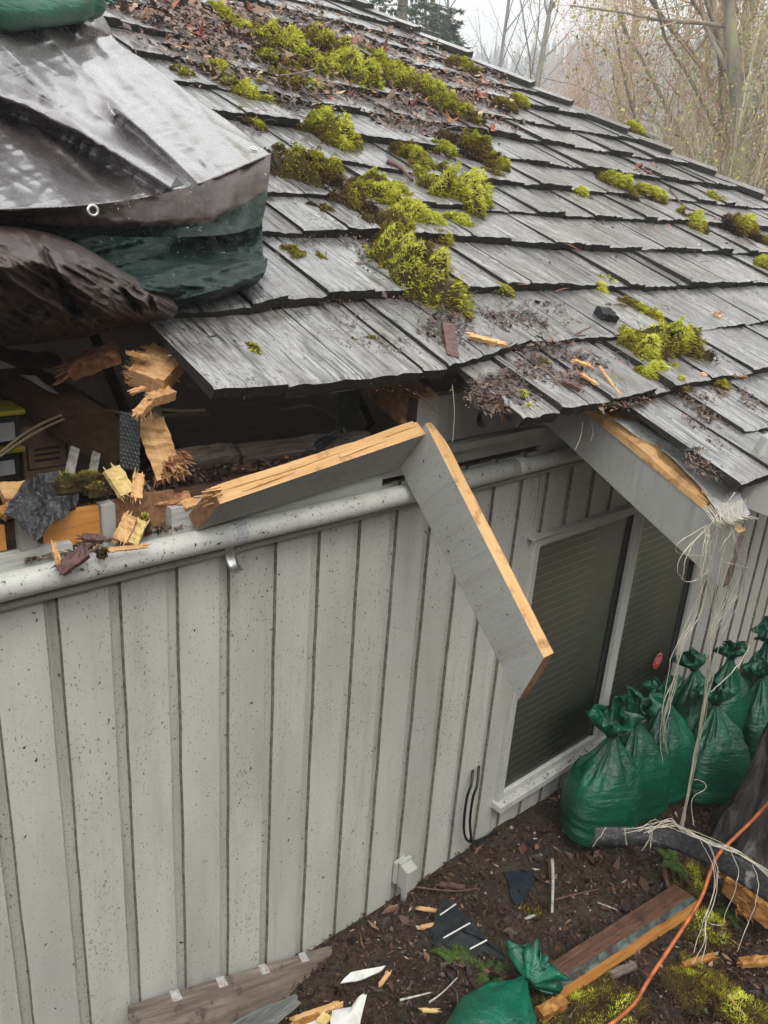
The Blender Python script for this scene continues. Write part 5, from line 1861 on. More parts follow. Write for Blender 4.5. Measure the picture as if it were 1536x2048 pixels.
moss(203, 1100, 8, 4, 'o', 'yellow moss strand draped on the pipe', base=PY(203, 1104, -.085))
# ================================================================ LITTER
def flakes(C, T, N_, Ls, Ws, seed=0, fold=0.35):
    """bent diamond flakes: C centre, T long axis, N_ normal"""
    rs = np.random.RandomState(seed)
    T = T - N_ * np.sum(T * N_, 1)[:, None]
    T /= np.linalg.norm(T, axis=1)[:, None] + 1e-9
    B = np.cross(N_, T)
    Ls = Ls[:, None]; Ws = Ws[:, None]
    k1 = rs.uniform(-.3, .3, (len(C), 1)); k2 = rs.uniform(.3, 1, (len(C), 1)) * fold
    a = C - T * Ls / 2; b = C + T * Ls / 2 + N_ * Ls * rs.uniform(-.15, .25, (len(C), 1))
    c = C + B * Ws / 2 + T * Ls * k1 + N_ * Ws * k2; d = C - B * Ws / 2 + T * Ls * k1 * .6 + N_ * Ws * k2 * .7
    V = np.stack([a, d, b, c], 1).reshape(-1, 3)
    i = np.arange(len(C))[:, None] * 4
    F = np.concatenate([i + np.array([[0, 1, 2]]), i + np.array([[0, 2, 3]])], 0)
    return V, F


M['litter'] = mat_attr('wet_leaf_litter', [(0.0, (0.010, 0.007, 0.006, 1)), (0.25, (0.038, 0.022, 0.014, 1)), (0.5, (0.080, 0.043, 0.027, 1)), (0.7, (0.15, 0.085, 0.045, 1)), (0.85, (0.24, 0.14, 0.08, 1)), (0.93, (0.26, 0.04, 0.018, 1)), (1.0, (0.45, 0.33, 0.18, 1))], 0.38, 0.5)
M['chips'] = mat_attr('ground_chips', [(0.0, (0.010, 0.006, 0.004, 1)), (0.30, (0.035, 0.019, 0.012, 1)), (0.52, (0.08, 0.040, 0.024, 1)), (0.72, (0.16, 0.072, 0.035, 1)), (0.88, (0.28, 0.17, 0.10, 1)), (1.0, (0.46, 0.38, 0.28, 1))], 0.5, 0.4)


def roof_litter(name, regs, label, seed, mat='litter', longness=1.0, hmax=.02):
    rs = np.random.RandomState(seed)
    Vs = []; Fs = []; cs = []; b = 0
    for (cx, cy, rx, ry, n, size, cmean, csd, ht) in regs:
        r_ = np.sqrt(rs.rand(n)) * (1 + .25 * rs.randn(n) * .5); t = rs.rand(n) * 6.283
        px = cx + rx * r_ * np.cos(t); py = cy + ry * r_ * np.sin(t)
        keep = []
        C = np.zeros((n, 3)); ok = np.ones(n, bool)
        for i in range(n):
            X, s_ = RS(px[i], py[i], .03)
            if X > hipX(s_) - .03 or px[i] < -50: ok[i] = False
            # drop clumpily
            if vnoise(X * 9 + seed, s_ * 6) < -0.22: ok[i] = False
            h = 0.030 + rs.rand() * ht
            C[i] = RP(X, s_, h)
        C = C[ok]; m = len(C)
        N_ = NN + rs.randn(m, 3) * .32; N_ /= np.linalg.norm(N_, axis=1)[:, None]
        T = rs.randn(m, 3)
        d = np.linalg.norm(C - CAM, axis=1)
        Ls = size * rs.lognormal(0, .5, m) * np.clip(d / 2.6, .9, 2) ; Ws = Ls * rs.uniform(.12, .6, m) / longness
        V, F = flakes(C, T, N_, Ls, Ws, seed)
        c = np.clip(cmean + csd * rs.randn(m), 0, 1)
        Vs.append(V); Fs.append(F + b); cs.append(np.repeat(c, 4)); b += len(V)
    o = mesh_np(name, np.concatenate(Vs), np.concatenate(Fs), M[mat], attr=np.concatenate(cs))
    return tag(o, label, 'litter', None, 'stuff')


roof_litter('leaf_litter', [
    (400, 70, 130, 60, 2250, 0.0174, .58, .2, .045), (540, 60, 160, 45, 2250, 0.0161, .58, .22, .04), (330, 20, 110, 40, 1350, 0.0186, .6, .2, .05),
    (520, 150, 150, 55, 1650, 0.0155, .5, .22, .05), (660, 150, 110, 70, 1650, 0.0161, .55, .24, .05), (760, 110, 110, 45, 1650, 0.0161, .62, .22, .045),
    (860, 170, 110, 42, 1500, 0.0149, .62, .22, .04), (940, 165, 90, 30, 900, 0.0136, .62, .2, .03), (830, 235, 90, 35, 1050, 0.0136, .5, .22, .035),
    (1000, 250, 60, 22, 450, 0.0099, .6, .22, .015), (960, 215, 60, 30, 600, 0.0124, .6, .25, .03), (1290, 345, 32, 12, 120, 0.0124, .75, .2, .02),
    (560, 205, 60, 30, 450, 0.0124, .3, .2, .04), (580, 330, 30, 30, 300, 0.0124, .2, .15, .04), (700, 640, 40, 20, 90, 0.0087, .3, .15, .01)],
    'damp brown and dark red leaf litter spread between the moss on the upper roof', 5)
roof_litter('bark_debris', [
    (930, 665, 85, 42, 2400, .012, .35, .17, .022), (1060, 665, 110, 40, 2400, .011, .36, .17, .015), (1010, 790, 75, 42, 3000, .011, .40, .17, .016),
    (1130, 745, 100, 38, 2800, .012, .42, .2, .016), (1210, 790, 90, 30, 1500, .013, .45, .2, .014), (1120, 625, 150, 24, 500, .010, .25, .15, .01),
    (1440, 820, 80, 40, 1600, .011, .45, .17, .012), (1440, 920, 70, 40, 1100, .010, .42, .17, .01), (1010, 540, 90, 30, 450, .009, .25, .15, .01),
    (780, 700, 50, 18, 220, .010, .35, .15, .012), (465, 790, 34, 9, 260, .012, .25, .13, .015), (520, 745, 12, 10, 60, .012, .5, .2, .012), (640, 600, 70, 12, 120, .010, .3, .15, .008),
    (580, 590, 40, 12, 120, .010, .35, .2, .008), (730, 540, 22, 30, 160, .012, .3, .15, .015), (790, 600, 26, 10, 120, .012, .35, .2, .02),
    (1390, 740, 60, 20, 160, .015, .6, .2, .012), (620, 460, 40, 25, 140, .010, .3, .2, .012), (700, 470, 30, 26, 160, .012, .3, .2, .02)],
    'dark crumbly bark debris and grit heaped on the lower shingles above the eave', 6)
roof_litter('moss_debris', [(x_, y_ + ry_ * .3, rx_ * 1.25 + 6, ry_ * 1.2 + 5, int(40 + rx_ * ry_ * .16), .0085, .22, .16, .010) for (x_, y_, rx_, ry_, t_, l_) in ML if rx_ > 11 and not (y_ < 250 and x_ > 1200)],
            'dark brown crumbs shed around every moss clump on the roof', 7)
# sparse specks over every course
roof_litter('roof_specks', [(900, 430, 520, 190, 1500, .0075, .2, .15, .004), (1250, 540, 320, 160, 1400, .007, .2, .15, .004), (700, 680, 420, 110, 1300, .006, .25, .2, .004), (1000, 330, 420, 90, 500, .009, .3, .25, .004), (1300, 420, 230, 60, 450, .009, .25, .2, .004), (560, 740, 240, 70, 500, .005, .2, .15, .003)],
            'tiny dark crumbs and needles scattered over the wet shingles', 8, longness=1.6)
# needles and twigs
rs = np.random.RandomState(9)
mb = MB()
for i in range(230):
    cx, cy, rx, ry = [(450, 60, 200, 60), (700, 140, 150, 80), (900, 230, 120, 40), (1000, 640, 160, 80), (1120, 740, 140, 50), (1300, 600, 250, 160), (560, 200, 90, 60)][i % 7]
    x = cx + rx * rs.uniform(-1, 1); y = cy + ry * rs.uniform(-1, 1)
    X, s_ = RS(x, y, .04)
    if X > hipX(s_) - .05: continue
    d = np.linalg.norm(RP(X, s_) - CAM) / 2.6
    a = rs.rand() * 6.28; l = rs.uniform(.02, .07) * d
    p = RP(X, s_, .042 + rs.rand() * .02)
    q = p + l * (math.cos(a) * np.array([1, 0, 0]) + math.sin(a) * US) + NN * rs.uniform(-.002, .01)
    mid = (p + q) / 2 + NN * rs.uniform(0, .01)
    mb.tube([p, mid, q], [.0011 * d, .0011 * d, .0005 * d], 4, c=float(rs.choice([.2, .45, .62, .95])))
o = mb.build('fallen_twigs', M['litter'], attr=True)
tag(o, 'thin twigs and needles strewn across the roof moss and litter', 'twigs', None, 'stuff')


def leaf(px, py, size, mat, label, seed, base=None, up=.75):
    r = random.Random(seed)
    if base is None:
        X, s_ = RS(px, py, .05); c = RP(X, s_, .06); n_ = NN + np.array([r.uniform(-.5, .5), r.uniform(-.7, .2), 0]); 
    else:
        c = np.array(base); n_ = np.array([r.uniform(-.4, .4), r.uniform(-.6, .1), 1.0])
    size = size * .52 * max(1, np.linalg.norm(c - CAM) / 2.6)
    n_ = n_ / np.linalg.norm(n_)
    a = np.cross(n_, [r.uniform(-1, 1), r.uniform(-1, 1), .2]); a /= np.linalg.norm(a); b = np.cross(n_, a)
    V = [c]
    k = 20
    for i in range(k):
        t = 2 * math.pi * i / k
        rr = size * (.55 + .45 * abs(math.cos(2.5 * t)) ** .7) * (1 if i % 2 == 0 else .72)
        u, v = rr * math.cos(t), rr * math.sin(t)
        V.append(c + a * u + b * v * .8 + n_ * (up * (u * u) / size * r.uniform(.6, 1.6) + .1 * size * math.sin(3 * t)))
    V += [c - a * size * 1.0, c - a * size * 1.7 + n_ * size * .3]
    F = [(0, 1 + i, 1 + (i + 1) % k) for i in range(k)]
    o = MB().add(V, F).build('maple_leaf', mat, solid=.0008)
    return tag(o, label, 'leaf', 'fallen leaves on the roof')


M['redleaf'] = mat_wood('wet_rust_red_leaf', [(0.06, 0.008, 0.005, 1), (0.17, 0.025, 0.010, 1), (0.32, 0.065, 0.02, 1)], (30, 30, 30), 0.35, 0.4)
M['darkleaf'] = mat_wood('wet_plum_leaf', [(0.035, 0.008, 0.010, 1), (0.085, 0.020, 0.022, 1), (0.15, 0.045, 0.04, 1)], (30, 30, 30), 0.3, 0.4)
M['tanleaf'] = mat_wood('pale_orange_leaf', [(0.14, 0.045, 0.012, 1), (0.32, 0.10, 0.025, 1), (0.42, 0.22, 0.09, 1)], (30, 30, 30), 0.45, 0.3)
for i, (x, y, s_, mt, lab) in enumerate([
    (400, 78, .055, 'redleaf', 'folded rust red leaf just right of the tarp top'), (572, 142, .060, 'redleaf', 'upright orange-brown curled leaf in the middle of the moss ridge'),
    (745, 106, .060, 'redleaf', 'rust red leaf right of the olive moss lump'), (768, 100, .05, 'darkleaf', 'plum leaf beside the rust red one near the hip'),
    (822, 215, .05, 'darkleaf', 'dark plum leaf left of the rounded moss knob'), (900, 245, .045, 'tanleaf', 'orange leaf under the rounded moss knob'),
    (960, 195, .045, 'redleaf', 'red leaf high in the litter close to the hip caps'), (815, 192, .04, 'darkleaf', 'wet plum leaf among the ridge moss'),
    (430, 70, .05, 'darkleaf', 'plum leaf standing on edge near the tarp top'), (290, 38, .035, 'tanleaf', 'vivid small orange leaf near the sandbag corner'),
    (942, 218, .035, 'tanleaf', 'small orange curled leaf at the roof centre top'), (1275, 338, .035, 'redleaf', 'red leaf scrap beside the small brown moss under the hip'),
    (1298, 352, .030, 'redleaf', 'second red leaf scrap right of the first under the hip'), (985, 262, .035, 'tanleaf', 'orange-red crumpled leaf at the end of the dark red litter'),
    (700, 195, .04, 'darkleaf', 'plum leaf below the lime moss burst'), (1432, 632, .028, 'tanleaf', 'single tan leaf lying flat on the clean right shingles'),
    (845, 275, .045, 'darkleaf', 'broad grey-purple leaf above the yellow tuft'), (500, 25, .045, 'redleaf', 'red leaf near the top edge left of the moss strip')]):
    leaf(x, y, s_, M[mt], lab, 200 + i)


def stick(P, rad, mat, name, label, cat='stick', n=14, grp=None):
    mb = MB().tube(spline(P, n), list(np.linspace(rad, rad * .6, n)), 7)
    return thing_mb(mb, name, mat, label, cat, grp, smooth=True)


def SR(x, y, o=.05): return RP(*RS(x, y, o), o)


stick([SR(775, 322), SR(800, 335), SR(825, 360)], .011, M['bark'], 'stick', 'short thick dark stick with mossy tip beside the olive-yellow tuft')
stick([SR(560, 152, .08), SR(600, 146, .09), SR(632, 138, .09)], .006, M['oldwood'], 'stick', 'pale straight twig lying over the olive moss ridge')
stick([SR(715, 156), SR(728, 148), SR(745, 158)], .010, M['bark'], 'stick', 'tiny dark twig stub by the lime moss burst')
stick([SR(1340, 378), SR(1372, 415), SR(1420, 430), SR(1470, 458), SR(1520, 500)], .006, M['bark'], 'stick', 'long dark twig trailing down the right shingles under the moss swag', n=24)
stick([SR(1180, 655), SR(1150, 672), SR(1215, 668), SR(1270, 690)], .004, M['bark'], 'stick', 'dark bent twig under the black bark lump')
stick([SR(890, 260), SR(860, 268), SR(895, 256), SR(940, 248)], .003, M['oldwood'], 'stick', 'thin curled twig under the leaf litter edge')
chunk((895, 650, .0), (905, 715, .0), .035, .012, M['bark'], 'bark_piece', 'long purple bark strip pointing down the lower shingles', 'bark', 300, NN, fn=lambda x, y, o: SR(x, y, .05))
chunk((940, 672, .0), (1012, 690, .0), .020, .010, M['fresh'], 'wood_splinter', 'bright orange wood splinter lying across the debris', 'splinter', 301, NN, fn=lambda x, y, o: SR(x, y, .06))
chunk((1150, 722, .0), (1180, 732, .0), .014, .008, M['splinter'], 'wood_splinter', 'small tan splinter near the eave debris', 'splinter', 302, NN, fn=lambda x, y, o: SR(x, y, .06))
chunk((1165, 750, .0), (1192, 766, .0), .014, .006, M['splinter'], 'wood_splinter', 'tan splinter right of the gold moss pellet', 'splinter', 303, NN, fn=lambda x, y, o: SR(x, y, .055))
chunk((1200, 735, .0), (1240, 790, .0), .008, .005, M['splinter'], 'wood_splinter', 'long thin splinter aimed at the big right moss cushion', 'splinter', 304, NN, fn=lambda x, y, o: SR(x, y, .055))
chunk((1402, 750, .0), (1440, 746, .0), .018, .007, M['splinter'], 'wood_splinter', 'tan flat splinter right of the big moss cushion', 'splinter', 305, NN, fn=lambda x, y, o: SR(x, y, .055))
chunk((1405, 741, .0), (1490, 755, .0), .006, .004, M['redsplit'], 'wood_splinter', 'thin red-brown splinter above the flat tan one', 'splinter', 306, NN, fn=lambda x, y, o: SR(x, y, .055))
chunk((1125, 762, .0), (1160, 778, .0), .024, .012, M['bark'], 'bark_piece', 'dark bark chip lying bare on the eave shingles', 'bark', 307, NN, fn=lambda x, y, o: SR(x, y, .055))
chunk((1195, 628, .0), (1228, 636, .0), .055, .035, M['underlay'], 'bark_piece', 'black charred bark lump left of the olive moss streak', 'bark', 308, NN, fn=lambda x, y, o: SR(x, y, .055))
chunk((1415, 895, .0), (1370, 902, .0), .010, .005, M['underlay'], 'slate_sliver', 'thin dark sliver on the lowest smooth shingle', 'sliver', 309, NN, fn=lambda x, y, o: SR(x, y, .035))
chunk((1428, 628, .0), (1440, 634, .0), .02, .006, M['yellowwood'], 'wood_splinter', 'pale flat chip beside the single tan leaf', 'splinter', 310, NN, fn=lambda x, y, o: SR(x, y, .045))
chunk((1388, 500, .0), (1398, 488, .0), .012, .004, M['paper'], 'wood_splinter', 'white chip standing on the right shingles', 'splinter', 311, NN, fn=lambda x, y, o: SR(x, y, .045))

# needles stuck to the wall, the pipe and the boards
rs = np.random.RandomState(31)
C = []; T = []; Nn = []; Ls = []; cc = []
for i in range(8500):
    g = rs.choice(grooves[10:44])
    if rs.rand() < .45: x = g - gw * rs.rand(); y = .0105
    else: x = rs.uniform(.35, 4.2); y = -.0012
    z = 0.02 + 1.5 * rs.rand() ** .7
    if WX0 - .02 < x < WX1 + .02 and WZ0 - .03 < z < WZ1 + .01: continue
    C.append((x, y, z)); a = rs.rand() * 6.28
    T.append((math.cos(a), 0, math.sin(a))); Nn.append((rs.randn() * .3, -1, rs.randn() * .3))
    Ls.append(rs.lognormal(-5.75, .5)); cc.append(rs.choice([.05, .2, .35, .5]))
for i in range(420):
    x = rs.uniform(.4, 2.3); a = rs.uniform(.3, 2.4)
    C.append((x, py_ - (pr + .001) * math.sin(a), pz + (pr + .001) * math.cos(a))); Nn.append((0, -math.sin(a), math.cos(a)))
    T.append((rs.randn(), rs.randn(), rs.randn())); Ls.append(rs.lognormal(-5.4, .45)); cc.append(rs.choice([.1, .25, .4]))
for i in range(200):      # sill debris
    C.append((rs.uniform(WX0, WX1), rs.uniform(-.047, -.024), WZ0 + .001)); Nn.append((rs.randn() * .4, rs.randn() * .4, 1)); T.append(rs.randn(3)); Ls.append(rs.lognormal(-4.8, .5)); cc.append(rs.choice([.05, .2, .4]))
for i in range(300):      # on the fallen boards
    t, u = rs.rand(), rs.rand()
    if rs.rand() < .5:
        p = (Jt + (K_tf - Jt) * t) * (1 - u) + (Jb + (K_bf - Jb) * t) * u + np.array([-.0012, 0, 0]); n_ = (-1, rs.randn() * .3, rs.randn() * .3)
    else:
        p = (A_tf + (J_tf - A_tf) * t) * (1 - u) + (A_bf + (J_bf - A_bf) * t) * u + np.array([0, -.0012, -.0008]); n_ = (rs.randn() * .2, -.8, -.5)
    C.append(p); Nn.append(n_); T.append(rs.randn(3)); Ls.append(rs.lognormal(-5.6, .5)); cc.append(rs.choice([.05, .2, .4]))
Nn = np.array(Nn, float); Nn /= np.linalg.norm(Nn, axis=1)[:, None]
Ls = np.array(Ls)
V, F = flakes(np.array(C, float), np.array(T, float), Nn, Ls, Ls * rs.uniform(.18, .5, len(Ls)), 4, .5)
tag(mesh_np('stuck_needles', V, F, M['litter'], attr=np.repeat(np.array(cc), 4)), 'dark needles and grit stuck to the siding, pipe, sill and fallen boards', 'litter', None, 'stuff')

# debris on the broken plate
rs = np.random.RandomState(37)
n = 2600
C = np.stack([rs.uniform(.30, 1.45, n), .02 + .12 * rs.rand(n), 1.702 + .014 * rs.rand(n)], 1)
N_ = np.array([0, -.3, 1]) + rs.randn(n, 3) * .5; N_ /= np.linalg.norm(N_, axis=1)[:, None]
Ls = .015 * rs.lognormal(0, .5, n)
V, F = flakes(C, rs.randn(n, 3), N_, Ls, Ls * rs.uniform(.15, .6, n), 5)
n2 = 900
C2 = np.stack([rs.uniform(.50, 1.0, n2), -.03 + .05 * rs.rand(n2), 1.622 + .01 * rs.rand(n2)], 1)
N2 = np.array([0, -.3, 1]) + rs.randn(n2, 3) * .5; N2 /= np.linalg.norm(N2, axis=1)[:, None]
Ls = .012 * rs.lognormal(0, .5, n2)
V2, F2 = flakes(C2, rs.randn(n2, 3), N2, Ls, Ls * rs.uniform(.15, .6, n2), 5)
tag(mesh_np('plate_debris', np.concatenate([V, V2]), np.concatenate([F, F2 + len(V)]), M['litter'], attr=np.repeat(np.clip(np.concatenate([.35 + .25 * rs.randn(n), .6 + .25 * rs.randn(n2)]), 0, 1), 4)),
    'brown bark crumbs and splinters covering the exposed wall plate', 'litter', None, 'stuff')

# ================================================================ GROUND THINGS
TONE['k'] = (.30, .2)
rs = np.random.RandomState(41)
n = 60000
x = rs.uniform(.2, 4.2, n); y = rs.uniform(-1.75, .01, n)
z = gz(x, y) - .010 + rs.rand(n) * .012
C = np.stack([x, y, z], 1)
dens = vnoise(x * 3, y * 3) + .3
ok = dens > rs.uniform(-.4, .5, n)
C = C[ok]; n = len(C)
N_ = np.array([0, 0, 1]) + rs.randn(n, 3) * .55; N_ /= np.linalg.norm(N_, axis=1)[:, None]
Ls = .0105 * rs.lognormal(0, .65, n)
V, F = flakes(C, rs.randn(n, 3), N_, Ls, Ls * rs.uniform(.12, .55, n), 6)
c = np.clip(.36 + .26 * rs.randn(n) + .35 * vnoise(C[:, 0] * 6, C[:, 1] * 6), 0, 1)
tag(mesh_np('ground_litter', V, F, M['chips'], attr=np.repeat(c, 4)), 'dark bark chips and wood crumbs covering the soil', 'litter', None, 'stuff')
# matted brown leaves trodden into the soil
rs = np.random.RandomState(43)
n = 1500
x = rs.uniform(.9, 3.4, n); y = rs.uniform(-1.6, -.02, n)
C = np.stack([x, y, gz(x, y) - .004], 1)
N_ = np.array([0, 0, 1]) + rs.randn(n, 3) * .28; N_ /= np.linalg.norm(N_, axis=1)[:, None]
Ls = .030 * rs.lognormal(0, .4, n)
V, F = flakes(C, rs.randn(n, 3), N_, Ls, Ls * rs.uniform(.3, .7, n), 8)
tag(mesh_np('leaf_mat', V, F, M['chips'], attr=np.repeat(np.clip(.28 + .18 * rs.randn(n), 0, 1), 4)), 'matted dark brown leaves trodden into the soil', 'leaves', None, 'stuff')
# soil crumbs
m_ = 5000
x = rs.uniform(.9, 3.2, m_); y = rs.uniform(-1.6, -.02, m_); s_ = .004 * rs.lognormal(0, .5, m_)
C = np.stack([x, y, gz(x, y) - .008], 1)
oc = np.array([[1, 0, 0], [0, 1, 0], [-1, 0, 0], [0, -1, 0], [0, 0, 1], [0, 0, -1]], float)
V = (C[:, None, :] + oc[None] * s_[:, None, None] * rs.uniform(.6, 1.3, (m_, 6, 1))).reshape(-1, 3)
i = np.arange(m_)[:, None] * 6
F = np.concatenate([i + np.array([q]) for q in ((0, 1, 4), (1, 2, 4), (2, 3, 4), (3, 0, 4), (1, 0, 5), (2, 1, 5), (3, 2, 5), (0, 3, 5))], 0)
M['crumb'] = mat_attr('soil_crumbs', [(0, (.015, .009, .006, 1)), (.75, (.05, .032, .02, 1)), (.9, (.10, .075, .05, 1)), (1, (.35, .31, .26, 1))], .7, .3)
tag(mesh_np('soil_crumbs', V, F, M['crumb'], attr=np.repeat(np.clip(rs.rand(m_) ** .9, 0, 1), 6)), 'small crumbs of soil and pale grit', 'soil', None, 'stuff')


def gmoss(cx, cy, rx, ry, tone, label, fl=.10, d=.34):
    tone = {'y': 'o', 'o': 'k', 'b': 'b'}[tone]
    moss(cx, cy, rx, ry, tone, label, base=PZ(cx, cy, .0) + np.array([0, 0, -.004]), fl=fl, dens=d)


for a in [(1130, 2010, 90, 32, 'o', 'wide mossy grass patch below the painted board at the bottom'), (1230, 2025, 60, 22, 'y', 'yellow-green ground moss right of the orange cable end'),
          (1400, 1960, 60, 22, 'o', 'sparse olive ground moss under the trailing threads'), (1405, 1840, 36, 26, 'y', 'bright ground moss left of the rotten orange wood'),
          (1460, 1990, 40, 22, 'b', 'brownish moss at the bottom right corner'), (925, 1905, 26, 14, 'o', 'moss tuft under the black felt scrap'), (1040, 2035, 40, 14, 'o', 'moss right of the lying green sandbag'),
          (1060, 1810, 20, 10, 'b', 'faint moss beside the dark blue felt scrap'), (1380, 1755, 40, 14, 'o', 'moss below the black flashing strip'), (990, 1880, 18, 9, 'o', 'little moss tuft right of the felt scrap')]:
    gmoss(*a)


def fern(P, size, label, seed, nf=7, spread=1.0):
    r = random.Random(seed)
    mb = MB()
    for f in range(nf):
        az = r.uniform(0, 6.28)
        L_ = size * r.uniform(.7, 1.1)
        dirx = np.array([math.cos(az), math.sin(az), 0])
        pts = [np.array(P) + dirx * L_ * t * spread + np.array([0, 0, L_ * (.75 * t - .75 * t * t)]) for t in np.linspace(0, 1, 14)]
        mb.tube(pts, .0009, 3, cap=False, c=.4)
        sd = np.cross(dirx, [0, 0, 1])
        for i in range(1, 13):
            t = i / 13
            l = size * .28 * (1 - t) ** .7 + .003
            for sg in (-1, 1):
                c = pts[i]
                e = c + sd * sg * l + dirx * l * .35 + np.array([0, 0, -.1 * l])
                w = dirx * l * .16
                mb.add([c - w, c + w, e], [(0, 1, 2)], 0, r.uniform(.5, .9))
                mb.add([c * .5 + e * .5 - w * .9, c * .5 + e * .5 + w * .9, (c * .35 + e * .65) + dirx * l * .3], [(0, 1, 2)], 0, r.uniform(.5, .9))
    o = mb.build('fern', M['fern'], attr=True)
    return tag(o, label, 'fern')


M['fern'] = mat_attr('fern_green', [(0, (.02, .02, .008, 1)), (.5, (.03, .045, .010, 1)), (.8, (.06, .11, .02, 1)), (1, (.12, .19, .035, 1))], .5, .4)
fern(PZ(915, 1925, .0), .10, 'small green fern under the black felt scrap', 1, 8)
fern(PZ(985, 1950, .0), .09, 'small fern sprig left of the lying sandbag mouth', 2, 8)
fern(PZ(1345, 1725, .01), .10, 'fern growing below the black flashing strip', 3, 9)
fern(PZ(1168, 1925, .03), .06, 'pale sprig leaning on the edge of the painted board', 4, 6)
fern(PZ(1460, 1830, .0), .07, 'sparse fern beside the rotten orange wood', 5, 7)

# big weathered plank, bottom left
plank = empty('weathered_plank', PZ(480, 2000, 0), 'wide weathered grey-brown plank leaning on the foot of the siding at the bottom', 'plank')
tl, tr2 = PY(262, 2028, -.05), PY(676, 1902, -.05)
bl_, br_ = PY(262, 2100, -.13), PY(684, 2040, -.16)
th_ = np.array([0, .022, .012])
mb = MB()
n = 18
V = []
for i in range(n + 1):
    t = i / n
    a = tl + (tr2 - tl) * t; b = bl_ + (br_ - bl_) * t
    V += [a, b, b + th_, a + th_]
F = []; mi = []
for i in range(n):
    p, q = i * 4, i * 4 + 4
    for j in range(4):
        F.append((p + j, p + (j + 1) % 4, q + (j + 1) % 4, q + j)); mi.append(0)
F += [(0, 3, 2, 1), (n * 4, n * 4 + 1, n * 4 + 2, n * 4 + 3)]; mi += [1, 1]
mb.add(V, F, mi)
align(mb.build('plank_body', [M['oldwood'], M['endgrain']], plank, bevel=.002), tr2 - tl)
M['whiteflake'] = mat_plain('flaking_white_paint', (0.62, 0.62, 0.58, 1), 0.6, 0, .4, .2)
M['fleck'] = mat_plain('worn_paint_fleck', (0.36, 0.35, 0.32, 1), 0.7, 0, .3, .4, 80)
for k, (x, y) in enumerate(((355, 2003), (447, 1975), (532, 1948), (612, 1922))):
    c = PY(x, y, -.052)
    d_ = (tr2 - tl) / np.linalg.norm(tr2 - tl)
    c = tl + d_ * ((c - tl) @ d_)
    u = np.array([0, .5, 1.0]); u /= np.linalg.norm(u)
    mb = MB().hexa([c - d_ * .016 - th_ * .1 + u * .0, c + d_ * .014 - th_ * .1, c + d_ * .016 + th_ * 1.05, c - d_ * .012 + th_ * 1.05], [p + u * .0015 for p in (c - d_ * .014 - th_ * .1, c + d_ * .016 - th_ * .1, c + d_ * .014 + th_ * 1.05, c - d_ * .014 + th_ * 1.05)])
    mb.build('paint_fleck', M['fleck'], plank)
# torn grey shingle shard in front of it
M['greyshard'] = mat_wood('grey_grained_shard', [(0.06, 0.065, 0.06, 1), (0.17, 0.18, 0.17, 1), (0.27, 0.28, 0.27, 1)], (4, 120, 120), .55, .9)
lump_sheet('shingle_shard', [(400, 2100, -.20), (480, 2035, -.19), (590, 1988, -.18), (600, 2005, -.19), (560, 2040, -.20), (500, 2110, -.2)], 0, 'grey torn shingle shard leaning against the weathered plank', 'shingle', M['greyshard'], .004, seed=9, thick=.006)
chunk((590, 2040, .03), (676, 2010, .03), .020, .012, M['fresh'], 'wood_splinter', 'orange splinter bundle at the right foot of the weathered plank', 'splinter', 320, (0, 0, 1), fn=PZ, spl=20)
chunk((570, 2060, .04), (640, 2030, .03), .020, .010, M['rot'], 'wood_splinter', 'red-brown splinter lying below the orange bundle', 'splinter', 321, (0, 0, 1), fn=PZ, spl=16)
chunk((655, 2030, .04), (640, 2048, .04), .03, .012, M['yellowwood'], 'wood_chip', 'yellow knobbly wood chip at the bottom edge', 'wood chunk', 322, (0, 0, 1), fn=PZ)
lump_sheet('plaster_piece', [(660, 2060, .03), (665, 2025, .03), (705, 2018, .03), (725, 1990, .05), (732, 1992, .05), (722, 2040, .03), (715, 2070, .03)], 0, 'white broken plaster piece with a spike at the bottom edge', 'plaster', M['whiteflake'], .004, seed=11, fn=PZ, thick=.008)
lump_sheet('plaster_piece', [(680, 1968, .02), (700, 1945, .03), (770, 1933, .02), (760, 1945, .02), (720, 1962, .02)], 0, 'long white painted sliver right of the weathered plank', 'wood sliver', M['whiteflake'], .003, seed=12, fn=PZ, thick=.005)
lump_sheet('plaster_piece', [(598, 2060, .03), (630, 2030, .03), (645, 2048, .03), (630, 2075, .02)], 0, 'small white flake between the splinters at the bottom edge', 'plaster', M['whiteflake'], .004, seed=13, fn=PZ, thick=.006)

# felt scraps
lump_sheet('felt_scrap', [(880, 1795, .03), (905, 1810, .04), (945, 1845, .05), (975, 1880, .05), (1015, 1915, .02), (985, 1920, .01), (935, 1905, .01), (895, 1890, .01), (862, 1870, .0), (868, 1840, .02)], 0, 'black torn felt scrap with two white stripes on the soil', 'felt', M['felt'], .008, seed=14, fn=PZ, thick=.003, lift=.015)
lump_sheet('felt_scrap', [(862, 1855, .01), (872, 1905, .005), (940, 1925, .0), (960, 1910, .005), (900, 1870, .01)], 0, 'lower black felt scrap under the striped one', 'felt', M['felt'], .006, seed=15, fn=PZ, thick=.003)
M['bluefelt'] = mat_plain('dark_blue_grey_felt', (0.010, 0.016, 0.026, 1), 0.8, 0, .3, .3)
lump_sheet('felt_scrap', [(1008, 1745, .005), (1068, 1738, .005), (1072, 1758, .005), (1058, 1785, .005), (1038, 1812, .005), (1022, 1798, .005), (1018, 1770, .005)], 0, 'flat dark blue-grey felt scrap on the soil', 'felt', M['bluefelt'], .003, seed=16, fn=PZ, thick=.002)
